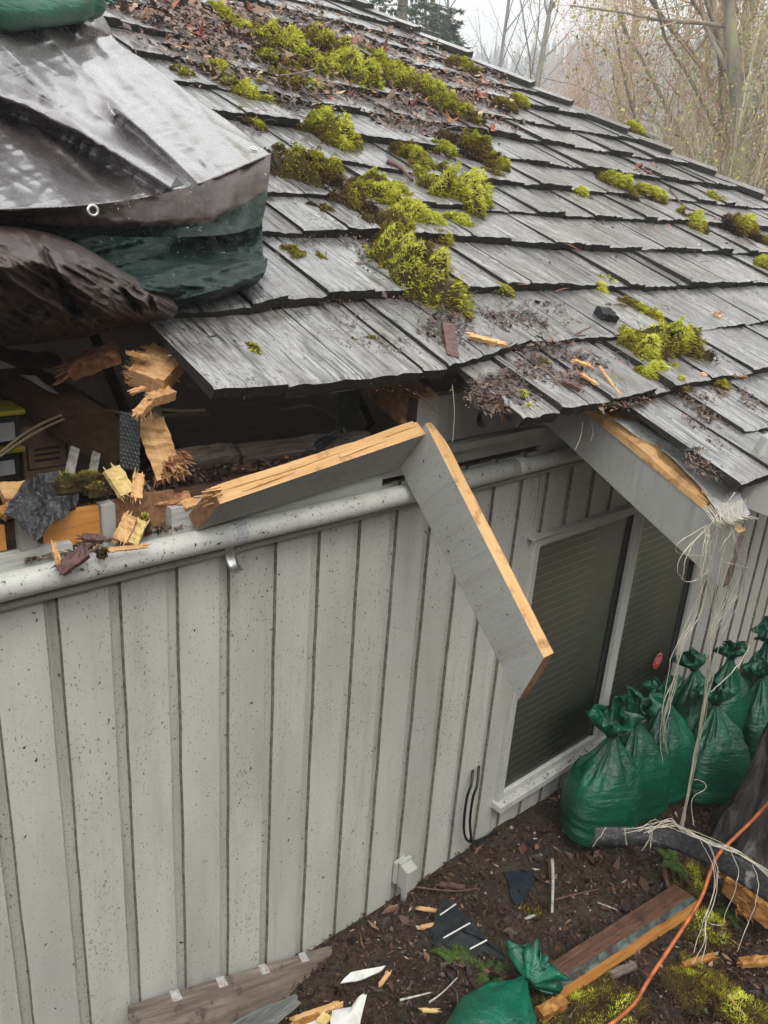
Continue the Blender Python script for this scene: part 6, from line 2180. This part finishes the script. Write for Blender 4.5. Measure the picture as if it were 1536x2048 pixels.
for i, (a, b) in enumerate((((887, 1876, .062), (940, 1846, .066)), ((940, 1898, .045), (974, 1880, .050)), ((880, 1830, .05), (912, 1808, .055)))):
    thing_mb(MB().beam(PZ(*a), PZ(*b), (0, 0, 1), .0045, .002), 'white_strip', M['whiteflake'], ['longest white stripe lying across the striped felt scrap', 'short white stripe at the right of the striped felt scrap', 'faint upper white stripe at the top of the striped felt scrap'][i], 'strip')
# sticks on the ground
for i, (pts, rad, mt, lab) in enumerate([
    ([(1104, 1718, .02), (1106, 1760, .03), (1104, 1825, .02)], .008, 'whitestick', 'upright-lying white painted stick in the middle of the soil'),
    ([(1098, 1718, .012), (1101, 1770, .02)], .005, 'bark', 'reddish bark strip along the white painted stick'),
    ([(1108, 1800, .01), (1145, 1790, .01), (1200, 1778, .01)], .005, 'bark', 'brown root-like stick right of the white painted stick'),
    ([(858, 2005, .02), (885, 1985, .03), (915, 1955, .03)], .0035, 'whitestick', 'thin white stick left of the lying sandbag'),
    ([(800, 2000, .015), (862, 1985, .015)], .004, 'whitestick', 'short pale stick pointing right on the soil'),
    ([(1125, 1660, .01), (1170, 1690, .01)], .004, 'whitestick', 'pale stick at the foot of the nearest sandbag'),
    ([(1195, 1805, .01), (1235, 1820, .01)], .003, 'whitestick', 'thin pale stick on bare soil left of the painted board'),
    ([(912, 2048, .01), (915, 1995, .02), (908, 1975, .02)], .002, 'oldwood', 'thin curved straw beside the lying sandbag'),
    ([(1328, 1740, .02), (1336, 1775, .02)], .010, 'bark', 'stub of brown stick under the fern'),
    ([(800, 1770, .01), (905, 1782, .01), (960, 1776, .01)], .004, 'bark', 'dark curved stick above the felt scrap'),
    ([(1455, 1990, .02), (1490, 2030, .01)], .003, 'splinter', 'thin tan stick over the white lichen patch')]):
    stick([PZ(*p) for p in pts], rad, M[mt], 'stick', lab)
for i, (a, b, w, h, mt, lab) in enumerate([
    ((838, 1817, .012), (882, 1822, .012), .014, .006, 'fresh', 'orange chip right of the utility box foot'), ((842, 1855, .012), (870, 1848, .012), .014, .006, 'splinter', 'tan chip left of the striped felt scrap'),
    ((845, 2020, .01), (875, 2022, .01), .012, .006, 'yellowwood', 'pale chip at the bottom left of the lying sandbag'), ((760, 1970, .01), (778, 1945, .01), .014, .006, 'fresh', 'orange chip right of the long white sliver'),
    ((1045, 1912, .01), (1052, 1920, .01), .016, .008, 'yellowwood', 'yellow chip above the gathered sandbag mouth'), ((1222, 1950, .02), (1270, 1930, .02), .024, .014, 'oldwood', 'tan wood chunk right of the painted board'),
    ((1365, 1930, .015), (1428, 1912, .015), .020, .012, 'rot', 'brown flat stick under the orange cable on the right'), ((1055, 1835, .008), (1066, 1832, .008), .008, .004, 'whitestick', 'tiny white chip on bare soil'),
    ((1480, 1925, .02), (1560, 1920, .02), .03, .02, 'rot', 'rust brown wood bit at the right edge'), ((930, 1775, .01), (880, 1768, .01), .02, .008, 'bark', 'dark bark flake on the soil near the wall')]):
    chunk(a, b, w, h, M[mt], 'wood_chip', lab, seed=330 + i, fn=PZ, up=(0, 0, 1), spl=4)
# painted board with teal stripe
pb = empty('painted_board', PZ(1240, 1890, 0), 'brown board with a teal painted stripe and raw orange edge lying on the soil', 'board')
M['teal'] = mat_wood('worn_teal_paint', [(0.04, 0.06, 0.05, 1), (0.07, 0.11, 0.10, 1), (0.12, 0.18, 0.165, 1)], (5, 60, 60), .6, .6, dirt=.6)
M['wetwood'] = mat_wood('wet_brown_board', [(0.030, 0.013, 0.008, 1), (0.085, 0.040, 0.023, 1), (0.16, 0.085, 0.05, 1)], (4, 60, 60), .5, .8, dirt=.3)
e1a, e1b = PZ(1078, 1940, .065), PZ(1350, 1768, .060)      # back edge
e2a, e2b = PZ(1104, 1968, .060), PZ(1386, 1792, .055)      # teal / brown border
e3a, e3b = PZ(1112, 1984, .050), PZ(1394, 1801, .045)
e4a, e4b = PZ(1118, 2006, .0), PZ(1398, 1822, .0)
n = 20
V = []
r = random.Random(5)
for i in range(n + 1):
    t = i / n
    j = [np.array([0, 0, r.uniform(-.002, .002)]) for _ in range(4)]
    V += [e1a + (e1b - e1a) * t + j[0], e2a + (e2b - e2a) * t + j[1], e3a + (e3b - e3a) * t + j[2] + np.array([r.uniform(-.002, .002), r.uniform(-.002, .002), 0]), e4a + (e4b - e4a) * t, e1a + (e1b - e1a) * t - np.array([0, 0, .06])]
F = []; mi = []
for i in range(n):
    p, q = i * 5, i * 5 + 5
    for j, mm in ((0, 0), (1, 1), (2, 2), (3, 0), (4, 0)):
        F.append((p + j, p + (j + 1) % 5, q + (j + 1) % 5, q + j)); mi.append(mm)
F += [(0, 4, 3, 2, 1), tuple(n * 5 + j for j in range(5))]; mi += [2, 2]
align(MB().add(V, F, mi).build('board_body', [M['wetwood'], M['teal'], M['orangewood']], pb), e1b - e1a)
chunk((1078, 2030, .04), (1128, 2003, .04), .035, .03, M['rot'], 'wood_chunk', 'near end of split orange timber between the sandbag mouth and its body', seed=350, fn=PZ, up=(0, 0, 1))
# orange cable
M['cable_o'] = mat_plain('orange_rubber_cable', (0.40, 0.115, 0.035, 1), 0.55, 0, .4, .55, 22)
pts = [(1560, 1580, .50), (1500, 1645, .36), (1440, 1705, .28), (1422, 1740, .26), (1400, 1800, .20), (1350, 1880, .12), (1300, 1955, .06), (1270, 2005, .03), (1230, 2042, .02), (1180, 2075, .02)]
thing_mb(MB().tube(spline([PZ(*p) for p in pts], 70), .0062, 10), 'orange_cable', M['cable_o'], 'orange rubber cable running diagonally across the bottom right', 'cable', smooth=True)
# flashing strip with threads
fl_ = empty('black_flashing', PZ(1350, 1680, .2), 'curved black woven flashing strip tangled with white threads above the soil', 'flashing')
top = [(1190, 1655, .22), (1240, 1655, .23), (1330, 1658, .26), (1400, 1680, .28), (1470, 1712, .29), (1560, 1760, .29)]
bot = [(1178, 1690, .16), (1240, 1692, .17), (1320, 1695, .19), (1390, 1718, .20), (1460, 1755, .21), (1550, 1815, .20)]
A_ = spline([PZ(*p) for p in top], 40); B_ = spline([PZ(*p) for p in bot], 40)
V = []
for i, (a, b) in enumerate(zip(A_, B_)):
    for t in np.linspace(0, 1, 8):
        p = a * (1 - t) + b * t + np.array([0, -.008, .004]) * math.sin(t * math.pi)
        V.append(p + np.array([0, -.3, 1]) * .008 * vnoise(p[0] * 25, t * 3))
F = [(i * 8 + j, i * 8 + j + 1, i * 8 + j + 9, i * 8 + j + 8) for i in range(39) for j in range(7)]
MB().add(V, F).build('strip', M['membrane'], fl_, solid=.003, smooth=True)
r = random.Random(6)


def FT(x, y, z=.30): return PZ(x, y, z)


for i in range(9):
    thread([FT(1300 + r.uniform(-60, 10), 1662 + r.uniform(-8, 6)), FT(1335, 1650 + r.uniform(-14, 8)), FT(1364, 1658 + r.uniform(-6, 8)), FT(1420, 1680 + r.uniform(-4, 8)), FT(1480, 1705 + r.uniform(-4, 8)), FT(1555, 1760 + r.uniform(-10, 14))], .0014, fl_, 26, .003, i)
for i, pts in enumerate(([(1415, 1685), (1428, 1720), (1432, 1770), (1415, 1830), (1408, 1880), (1390, 1920), (1385, 1930)], [(1420, 1690), (1434, 1740), (1430, 1800), (1412, 1850), (1412, 1890), (1402, 1925)],
                         [(1462, 1702), (1476, 1740), (1470, 1780), (1452, 1830), (1442, 1850), (1415, 1845)], [(1505, 1730), (1516, 1760), (1512, 1800), (1500, 1840), (1475, 1900)], [(1400, 1680), (1425, 1730), (1425, 1790), (1405, 1850), (1388, 1905)],
                         [(1250, 1657), (1252, 1692)], [(1212, 1656), (1200, 1675), (1186, 1694)], [(1300, 1660), (1298, 1680), (1284, 1702)], [(1305, 1660), (1302, 1695)], [(1340, 1655), (1310, 1640), (1290, 1650)], [(1388, 1650), (1385, 1600), (1412, 1575), (1398, 1560), (1388, 1560)])):
    thread([FT(x, y, .30 - .22 * max(0, (y - 1740) / 200)) for x, y in pts], .0013, fl_, 22, .002, 30 + i)
# rotten orange wood
lump = empty('rotten_log', PZ(1510, 1800, .05), 'fibrous orange rotten log end under the flashing at the right edge', 'log')
mb = MB()
rough_beam(mb, PZ(1462, 1758, .10), PZ(1580, 1840, .10), (0, 0, 1), .12, .07, (0, 0), 10, .014, 360)
splinters(mb, PZ(1475, 1765, .10), (-1, .2, .0), (0, 0, 1), .12, .06, 60, .01, .04, 0, 361, .6)
splinters(mb, PZ(1500, 1800, .12), (-.3, -1, .3), (0, 0, 1), .12, .10, 60, .008, .03, 0, 362, .9)
mb.build('log_body', M['rot'], lump)
# tree trunk / stump at the right edge
M['bark2'] = NM('grey_furrowed_bark')
m = M['bark2']
v = m.coord((14, 14, 3.0), 'World')
nb = m.noise(v, 1.0, 6, .7, .6)
c = m.ramp(nb, [(0.35, (0.008, 0.006, 0.006)), (0.5, (0.05, 0.042, 0.038)), (0.62, (0.13, 0.12, 0.115)), (0.75, (0.24, 0.235, 0.22))])
M['bark2'] = m.fin(c, .85, m.bump(nb, 1.0, .03), spec=.3)
B0 = PZ(1562, 1715, 0); 
mb = MB()
V = []
for i in range(30):
    t = i / 29
    for j in range(48):
        a = 2 * math.pi * j / 48
        rr = .20 + .09 * (1 - t) ** 2.5 + .025 * math.sin(9 * a + t * 3) + .02 * vnoise(a * 5, t * 8) - .05 * t
        V.append(B0 + np.array([rr * math.cos(a) + .04 * t, rr * math.sin(a), -.05 + t * .72]))
F = [(i * 48 + j, i * 48 + (j + 1) % 48, (i + 1) * 48 + (j + 1) % 48, (i + 1) * 48 + j) for i in range(29) for j in range(48)]
F.append(tuple(29 * 48 + j for j in range(48)))
thing_mb(mb.add(V, F), 'tree_stump', M['bark2'], 'grey furrowed tree stump cut off by the right edge beside the sandbags', 'stump', smooth=True)
# white lichen patch
moss(1470, 2010, 30, 30, 'p', 'whitish lichen patch on the soil at the bottom right', base=PZ(1470, 2010, 0), fl=.3, dens=.3)

# ---- utility box on the wall foot
ub = empty('outlet_box', PZ(812, 1800, 0), 'small painted outlet box with cover on a stub at the foot of the siding', 'outlet box')
c = PY(806, 1730, -.02)
w, h, d = .052, .105, .045
MB().box((c[0] - .030, -.018, c[2] - .075), (c[0] + .022, .0, c[2] + .018)).build('back_box', M['trim'], ub, bevel=.003)
MB().hexa([(c[0] - .020, -.018, c[2] - .085), (c[0] + .030, -.018, c[2] - .085), (c[0] + .030, -.066, c[2] - .085), (c[0] - .020, -.066, c[2] - .085)][::-1],
          [(c[0] - .020, -.018, c[2] + .020), (c[0] + .030, -.018, c[2] + .020), (c[0] + .030, -.066, c[2] + .006), (c[0] - .020, -.066, c[2] + .006)][::-1]).build('cover', M['trim'], ub, bevel=.004)
MB().box((c[0] - .024, -.030, c[2] + .017), (c[0] + .034, -.016, c[2] + .026)).build('hinge_lid', M['trim'], ub, bevel=.002)
MB().tube([(c[0] + .004, -.035, c[2] - .084), (c[0] + .004, -.035, -.02)], .012, 12).build('conduit_stub', M['trim'], ub, smooth=True)
# ---- black cable loop on the wall
pts = [(946, 1540), (942, 1570), (934, 1595), (928, 1640), (930, 1672), (945, 1684), (985, 1668), (1010, 1650)]
bc = empty('black_wall_cable', PY(930, 1690, 0), 'black cable loop poking out of the siding beside the window', 'cable')
M['rubber'] = mat_plain('black_rubber', (0.009, 0.009, 0.010, 1), 0.4)
for k, (dx_, dy_) in enumerate(((0, -.012), (12, -.022))):
    P_ = [PY(x + (dx_ if i < 5 else 0), y - (8 if k and i == 0 else 0), -.006 if i in (0, 7) else -.02 + dy_) for i, (x, y) in enumerate(pts)]
    MB().tube(spline(P_, 40), .0052, 8).build('strand', M['rubber'], bc, smooth=True)

# ================================================================ BACKGROUND: hill, trees, haze
def px_dir(x, y): r_ = ray(x, y); return r_ / np.linalg.norm(r_)


hx = np.linspace(-40, 260, 100)
dv = px_dir(1200, 394); dv = np.array([dv[0], dv[1], 0]); dv /= np.linalg.norm(dv)
sv = np.array([dv[1], -dv[0], 0])
V = []; F = []
nu, nv = 120, 24
for i in range(nu):
    u = -230 + 480 * i / (nu - 1)
    hmax = 40 + 8 * math.sin(u * .018 + .4) + 4 * vnoise(u * .03, 2)
    for j in range(nv):
        t = j / (nv - 1)
        p = dv * (200 + 100 * t) + sv * u
        V.append((p[0], p[1], -1.5 + (hmax + 1.5) * sst(t * 1.25) + 2 * vnoise(u * .08, t * 6)))
F = [(i * nv + j, i * nv + j + 1, (i + 1) * nv + j + 1, (i + 1) * nv + j) for i in range(nu - 1) for j in range(nv - 1)]
M['hill'] = mat_plain('wooded_hillside', (0.035, 0.055, 0.045, 1), 0.9, 0, .1, .4, .3, .2, 'Object')
tag(MB().add(V, F).build('hill', M['hill'], origin=(0, 0, 0), smooth=True), kind='structure')
# far-off conifer wood on the hill
rs = np.random.RandomState(3)
Vv = []; Ff = []; b = 0
for k in range(2600):
    u = rs.uniform(-215, 235); t = rs.rand() ** .6
    hmax = 40 + 8 * math.sin(u * .018 + .4) + 4 * vnoise(u * .03, 2)
    p = dv * (200 + 100 * t) + sv * u
    z = -1.5 + (hmax + 1.5) * float(sst(t * 1.25))
    hgt = rs.uniform(5.0, 10); rad = hgt * .17
    n6 = 6
    for L_ in range(3):
        z0_, z1_ = z + hgt * (.1 + .27 * L_), z + hgt * (.50 + .25 * L_)
        rr = rad * (1 - .27 * L_)
        for q in range(n6):
            a = 2 * math.pi * q / n6 + L_
            Vv.append((p[0] + rr * math.cos(a), p[1] + rr * math.sin(a), z0_ + rs.uniform(-.1, .1)))
        Vv.append((p[0], p[1], z1_))
        Ff += [(b + q, b + (q + 1) % n6, b + n6) for q in range(n6)]
        b += n6 + 1
tag(mesh_np('distant_wood', np.array(Vv), np.array(Ff), M['hill']), 'far conifer wood fading into mist on the hill', 'forest', None, 'stuff')


class Tree:
    def __init__(s, seed):
        s.r = random.Random(seed); s.segs = {}; s.tips = []

    def branch(s, p, d, L_, rad, depth, maxd, P):
        r = s.r
        n = max(3, int(L_ / P['step']))
        n = min(n, 12)
        pts = [p.copy()]; rads = [rad]
        d = d / np.linalg.norm(d)
        end = rad * P.get('taper', .35)
        for i in range(n):
            d = d + np.array([r.gauss(0, 1), r.gauss(0, 1), r.gauss(0, 1)]) * P['wander'] * (.35 if depth == 0 else 1) + np.array([0, 0, P['grav'] if depth else 0.02])
            d /= np.linalg.norm(d)
            p = p + d * L_ / n
            pts.append(p.copy()); rads.append(rad + (end - rad) * (i + 1) / n)
            if depth < maxd and (i + 1) / n > P['bare'][min(depth, len(P['bare']) - 1)]:
                k = P['kids'][min(depth, len(P['kids']) - 1)]
                m = int(k) + (r.random() < k - int(k))
                for _ in range(m):
                    a = r.uniform(0, 6.283); ang = math.radians(r.uniform(*P['ang']))
                    ref = np.cross(d, [0.3, .2, 1.0]); ref /= np.linalg.norm(ref) + 1e-9
                    ref2 = np.cross(d, ref)
                    nd = d * math.cos(ang) + (ref * math.cos(a) + ref2 * math.sin(a)) * math.sin(ang)
                    t = (i + 1) / n
                    s.branch(p, nd, L_ * P['len'] * r.uniform(.6, 1.1) * (1 - .45 * t), rads[-1] * P['rr'] * r.uniform(.7, 1), depth + 1, maxd, P)
        s.segs.setdefault(0 if depth == 0 else (1 if depth <= P.get('limb', 1) else 2), []).append((np.array(pts), np.array(rads)))
        if depth >= maxd - 1: s.tips += [q for q in pts[1:]]

    def mesh(s, key, sides):
        Vs = []; Fs = []; b = 0
        for pts, rads in s.segs.get(key, []):
            k = len(pts)
            T = np.gradient(pts, axis=0); T /= np.linalg.norm(T, axis=1)[:, None] + 1e-9
            A = np.cross(T, np.array([.31, .17, .93])); A /= np.linalg.norm(A, axis=1)[:, None] + 1e-9
            B = np.cross(T, A)
            t = 2 * math.pi * np.arange(sides) / sides
            V = pts[:, None] + rads[:, None, None] * (np.cos(t)[None, :, None] * A[:, None] + np.sin(t)[None, :, None] * B[:, None])
            Vs.append(V.reshape(-1, 3))
            i = np.arange(k - 1)[:, None] * sides; j = np.arange(sides)[None]
            F = np.stack([i + j, i + (j + 1) % sides, i + sides + (j + 1) % sides, i + sides + j], -1).reshape(-1, 4) + b
            Fs.append(F); b += k * sides
        if not Vs: return None
        return np.concatenate(Vs), np.concatenate(Fs)


def mat_bark(name, a, b, c, sc=8):  # tree tones kept pale: part of the mist's veil is in the colour
    m = NM(name)
    n = m.noise(m.coord((1, 1, .35), 'World'), sc, 4, .65)
    return m.fin(m.ramp(n, [(0.35, a), (0.52, b), (0.68, c)]), .85, None, spec=.2)


M['tb_moss'] = mat_bark('mossy_maple_bark', (0.14, 0.12, 0.10), (0.28, 0.25, 0.19), (0.36, 0.34, 0.18), 3)
M['tb_grey'] = mat_bark('grey_birch_bark', (0.16, 0.16, 0.15), (0.26, 0.26, 0.24), (0.36, 0.36, 0.34), 3)
M['tb_pink'] = mat_bark('reddish_alder_twigs', (0.42, 0.29, 0.20), (0.54, 0.36, 0.25), (0.60, 0.45, 0.32), 2)
M['tb_olive'] = mat_bark('olive_sapling_bark', (0.32, 0.28, 0.18), (0.44, 0.40, 0.27), (0.52, 0.49, 0.32), 2)
M['bud_pink'] = mat_attr('reddish_buds', [(0, (0.42, 0.20, 0.12, 1)), (1, (0.62, 0.36, 0.24, 1))], .7, .2)
M['bud_moss'] = mat_attr('branch_moss_and_lichen', [(0, (0.20, 0.20, 0.06, 1)), (.6, (0.40, 0.40, 0.12, 1)), (1, (0.58, 0.54, 0.20, 1))], .8, .2)
M['bud_green'] = mat_attr('conifer_needles', [(0, (0.05, 0.09, 0.065, 1)), (1, (0.14, 0.20, 0.13, 1))], .7, .2)
M['bud_tan'] = mat_attr('tan_catkins', [(0, (0.20, 0.15, 0.09, 1)), (1, (0.42, 0.33, 0.2, 1))], .8, .2)


def buds(tips, n, size, rs, spread=.12):
    T = np.array(tips)
    idx = rs.randint(0, len(T), n)
    C = T[idx] + rs.randn(n, 3) * spread
    N_ = rs.randn(n, 3); N_ /= np.linalg.norm(N_, axis=1)[:, None]
    Ls = size * rs.lognormal(0, .4, n)
    return flakes(C, rs.randn(n, 3), N_, Ls, Ls * .55, 3, .3), np.repeat(rs.rand(n), 4)


def tree(px, dist, height, rad, P, maxd, barkm, twigm, budm, nb, bs, name, label, cat, group, seed, lean=(0, 0), gz_=-.4, sp=.12):
    d = px_dir(px, 394); h_ = np.array([d[0], d[1], 0]); h_ /= np.linalg.norm(h_)
    base = np.array([CAM[0], CAM[1], 0]) + h_ * dist; base[2] = gz_
    t = Tree(seed)
    t.branch(base, np.array([lean[0], lean[1], 1.0]), height, rad, 0, maxd, P)
    root = empty(name, base, label, cat, group)
    for key, nm, sides, mt in ((0, 'trunk', 8, barkm), (1, 'limbs', 5, barkm), (2, 'twigs', 3, twigm)):
        if key == 1 and 0 < len(t.segs.get(1, [])) <= 8:
            keep = t.segs[1]
            for one in keep:
                t.segs[1] = [one]
                q = t.mesh(1, sides)
                mesh_np('limb', q[0], q[1], mt, root, smooth=True)
            continue
        q = t.mesh(key, sides)
        if q: mesh_np(nm, q[0], q[1], mt, root, smooth=True)
    if nb and t.tips:
        (V, F), c = buds(t.tips, nb, bs, np.random.RandomState(seed), sp)
        mesh_np('crown', V, F, budm, root, attr=c)
    return root


P_maple = dict(step=.55, wander=.13, grav=.04, bare=(.22, .15, .1, .1), kids=(1.8, 1.3, 1.3, 1.0), ang=(25, 70), len=.62, rr=.55, limb=1, taper=.4)
P_birch = dict(step=.6, wander=.07, grav=.05, bare=(.25, .2, .1), kids=(1.9, 1.3, 1.2), ang=(20, 50), len=.50, rr=.5, limb=1, taper=.25)
P_shrub = dict(step=.35, wander=.05, grav=.10, bare=(.1, .1, .1), kids=(1.5, 1.7, 1.2), ang=(12, 34), len=.55, rr=.6, limb=0, taper=.4)

g1 = 'bare trees beyond the roof'
tree(1475, 18, 10.5, .15, P_maple, 4, M['tb_moss'], M['tb_pink'], M['bud_moss'], 4500, .055, 'maple_tree', 'biggest mossy bare maple, its limbs arching left over the roof', 'tree', g1, 11, (-.03, .03), sp=.06)
tree(1530, 15, 9.5, .13, P_maple, 4, M['tb_moss'], M['tb_pink'], M['bud_moss'], 3600, .05, 'maple_tree', 'mossy bare maple whose trunk stands at the right edge', 'tree', g1, 12, (.02, .0), sp=.05)
tree(1385, 20, 10.5, .15, P_maple, 4, M['tb_moss'], M['tb_pink'], M['bud_moss'], 3600, .055, 'maple_tree', 'mossy bare maple with straight trunk left of the biggest one', 'tree', g1, 23, (-.04, .0), sp=.06)
tree(1620, 19, 11, .16, P_maple, 4, M['tb_moss'], M['tb_pink'], M['bud_moss'], 3000, .06, 'maple_tree', 'mossy maple mostly cut off by the right edge', 'tree', g1, 14, (-.15, .05), sp=.06)
tree(1265, 26, 9.5, .07, P_maple, 4, M['tb_moss'], M['tb_pink'], M['bud_moss'], 2600, .055, 'maple_tree', 'slender bare maple in the middle of the red shrubs', 'tree', g1, 45, (.02, .0), sp=.06)
for i, (px, ds, ht, lab) in enumerate(((905, 30, 12.5, 'leftmost thin grey birch above the hip'), (962, 28, 13, 'grey birch with forked top right of the evergreens'), (1015, 27, 13.5, 'tallest grey birch against the white sky'), (1052, 33, 11.5, 'faint grey birch next to the open sky'), (690, 32, 13, 'thin birch left of the evergreens'), (860, 34, 12, 'birch standing behind the evergreens'))):
    tree(px, ds, ht, .085, P_birch, 3, M['tb_grey'], M['tb_grey'], M['bud_tan'], 500, .03, 'birch_tree', lab, 'tree', g1, 30 + i, (rnd.uniform(-.05, .05), rnd.uniform(-.05, .05)))
# red twiggy shrubs and olive saplings
shr = [(1010, 30, 5.5, 'p'), (1042, 32, 6.0, 'p'), (1075, 28, 6.2, 'p'), (1108, 30, 7, 'p'), (1140, 26, 6.6, 'p'), (1160, 24, 7.2, 'p'), (1188, 22, 7, 'p'), (1205, 26, 8.5, 'p'), (1228, 20, 6.8, 'o'), (1250, 23, 8, 'p'),
       (1275, 18, 6.4, 'o'), (1300, 21, 7.6, 'p'), (1322, 17, 6.2, 'o'), (1345, 19, 7, 'o'), (1368, 16, 6.0, 'p'), (1392, 18, 7, 'o'), (1415, 15, 5.6, 'o'), (1442, 17, 6.6, 'p'), (1468, 14, 5.4, 'o'), (1495, 16, 6.2, 'p'), (1520, 14, 5.4, 'o'), (1550, 15, 6, 'p'), (955, 36, 5.5, 'p'), (985, 38, 6, 'p'), (1128, 36, 8, 'p'), (1085, 38, 7, 'p')]
names_ = ['against the sky gap', 'below the far hill', 'in front of the far hill', 'left of the maples', 'between the maples', 'near the right edge']
for i, (px, ds, ht, k) in enumerate(shr):
    where = names_[min(5, max(0, int((px - 950) / 100)))]
    rank = sorted(q[0] for q in shr if q[3] == k).index(px)
    words = ['leftmost', 'second from the left', 'third from the left', 'fourth from the left', 'fifth from the left', 'sixth from the left', 'seventh from the left', 'eighth from the left', 'ninth from the left', 'eighth from the right', 'seventh from the right', 'sixth from the right', 'fifth from the right', 'fourth from the right', 'third from the right', 'second from the right', 'rightmost']
    cnt = sum(1 for q in shr if q[3] == k)
    word = words[rank] if rank < 9 and rank < cnt - 1 else words[rank - cnt]
    lab = ('reddish bare shrub %s, %s of the reddish ones' if k == 'p' else 'olive bare sapling %s, %s of the olive ones') % (where, word)
    lab = lab.replace('in front of the far hill, ', 'before the hill, ').replace(' of the reddish ones', ' of its colour').replace(' of the olive ones', ' of its colour')
    tree(px, ds, ht, .028, P_shrub, 3, M['tb_pink'] if k == 'p' else M['tb_olive'], M['tb_pink'] if k == 'p' else M['tb_olive'], M['bud_pink'] if k == 'p' else M['bud_moss'], 1500, .035, 'bare_shrub' if k == 'p' else 'bare_sapling', lab, 'shrub', 'bare shrubs and saplings beyond the hip', 60 + i, (rnd.uniform(-.08, .08), rnd.uniform(-.08, .08)), sp=.07)


def conifer(px, dist, height, label, seed, gz_=-.4):
    d = px_dir(px, 394); h_ = np.array([d[0], d[1], 0]); h_ /= np.linalg.norm(h_)
    base = np.array([0, -1.6, 0]) + h_ * dist; base[2] = gz_
    rs = np.random.RandomState(seed)
    root = empty('conifer_tree', base, label, 'tree', 'evergreens beyond the roof')
    mb = MB().tube([base, base + np.array([0, 0, height * .5]), base + np.array([0, 0, height])], [height * .018, height * .012, .02], 8)
    mb.build('trunk', M['tb_moss'], root, smooth=True)
    Cs = []; Ts = []; Nn = []
    mb = MB()
    z = height * .22
    while z < height * .99:
        R_ = (height - z) * .30 + .15
        for k in range(int(5 + rs.randint(0, 3))):
            a = rs.rand() * 6.283; L_ = R_ * rs.uniform(.65, 1.15)
            P0 = base + np.array([0, 0, z]); P1 = P0 + np.array([math.cos(a) * L_, math.sin(a) * L_, -L_ * .22 + rs.uniform(-.1, .1)])
            P2 = P1 + np.array([math.cos(a), math.sin(a), .35]) * L_ * .12
            mb.tube([P0, P1, P2], [.018, .01, .004], 3, cap=False)
            m = int(36 * L_ + 14)
            t = rs.rand(m) ** .7
            side = np.array([-math.sin(a), math.cos(a), 0])
            wv = (rs.rand(m) - .5) * 2 * L_ * .28 * (1 - t * .75)
            Cs.append(P0 + np.outer(t, P1 - P0) + np.outer(wv, side) + np.outer(-np.abs(wv) * .5 - .04 * rs.rand(m), [0, 0, 1]))
            Ts.append(np.outer(np.ones(m), [math.cos(a), math.sin(a), -.2]) + np.outer(np.sign(wv) * .9, side) + rs.randn(m, 3) * .25)
            Nn.append(rs.randn(m, 3) * .4 + np.array([0, 0, 1]))
        z += height * .028 * rs.uniform(.8, 1.4)
    mb.build('limbs', M['tb_moss'], root)
    C = np.concatenate(Cs); T = np.concatenate(Ts); N_ = np.concatenate(Nn); N_ /= np.linalg.norm(N_, axis=1)[:, None]
    Ls = rs.uniform(.14, .30, len(C))
    V, F = flakes(C, T, N_, Ls, Ls * .30, seed, .2)
    mesh_np('crown', V, F, M['bud_green'], root, attr=np.repeat(rs.rand(len(C)), 4))


conifer(780, 24, 12.5, 'tallest evergreen at the top just above the hip caps', 5)
conifer(835, 26, 10.0, 'evergreen right of the tallest one', 6)
conifer(875, 22, 6.8, 'low young evergreen with open shoots right above the hip caps', 7)
conifer(1255, 55, 11, 'hazy evergreen behind the red shrubs', 8)
conifer(1560, 26, 9, 'dark evergreen at the far right edge behind the maples', 9)
conifer(1500, 40, 10, 'pale evergreen between the right maple trunks', 10)

hz = MB().box((-40, -25, -3.5), (330, 330, 62)).build('haze', [], origin=(0, 0, -3))
hm = bpy.data.materials.new('mist'); hm.use_nodes = True
t = hm.node_tree; t.nodes.clear()
pv = t.nodes.new('ShaderNodeVolumePrincipled')
pv.inputs['Color'].default_value = (0.96, 0.98, 1, 1)
pv.inputs['Density'].default_value = 0.0055
pv.inputs['Anisotropy'].default_value = 0.2
ou = t.nodes.new('ShaderNodeOutputMaterial'); t.links.new(pv.outputs[0], ou.inputs['Volume'])
hz.data.materials.append(hm)
hz['kind'] = 'stuff'
hz['label'] = 'thin pale mist between the roof and the far hill'
hz['category'] = 'mist'

for o in list(COL.objects):
    if o.parent is not None and o.type == 'MESH' and o.name.split('.')[0] in ('splinters', 'twigs', 'crown', 'torn_sliver'):
        o['kind'] = 'stuff'
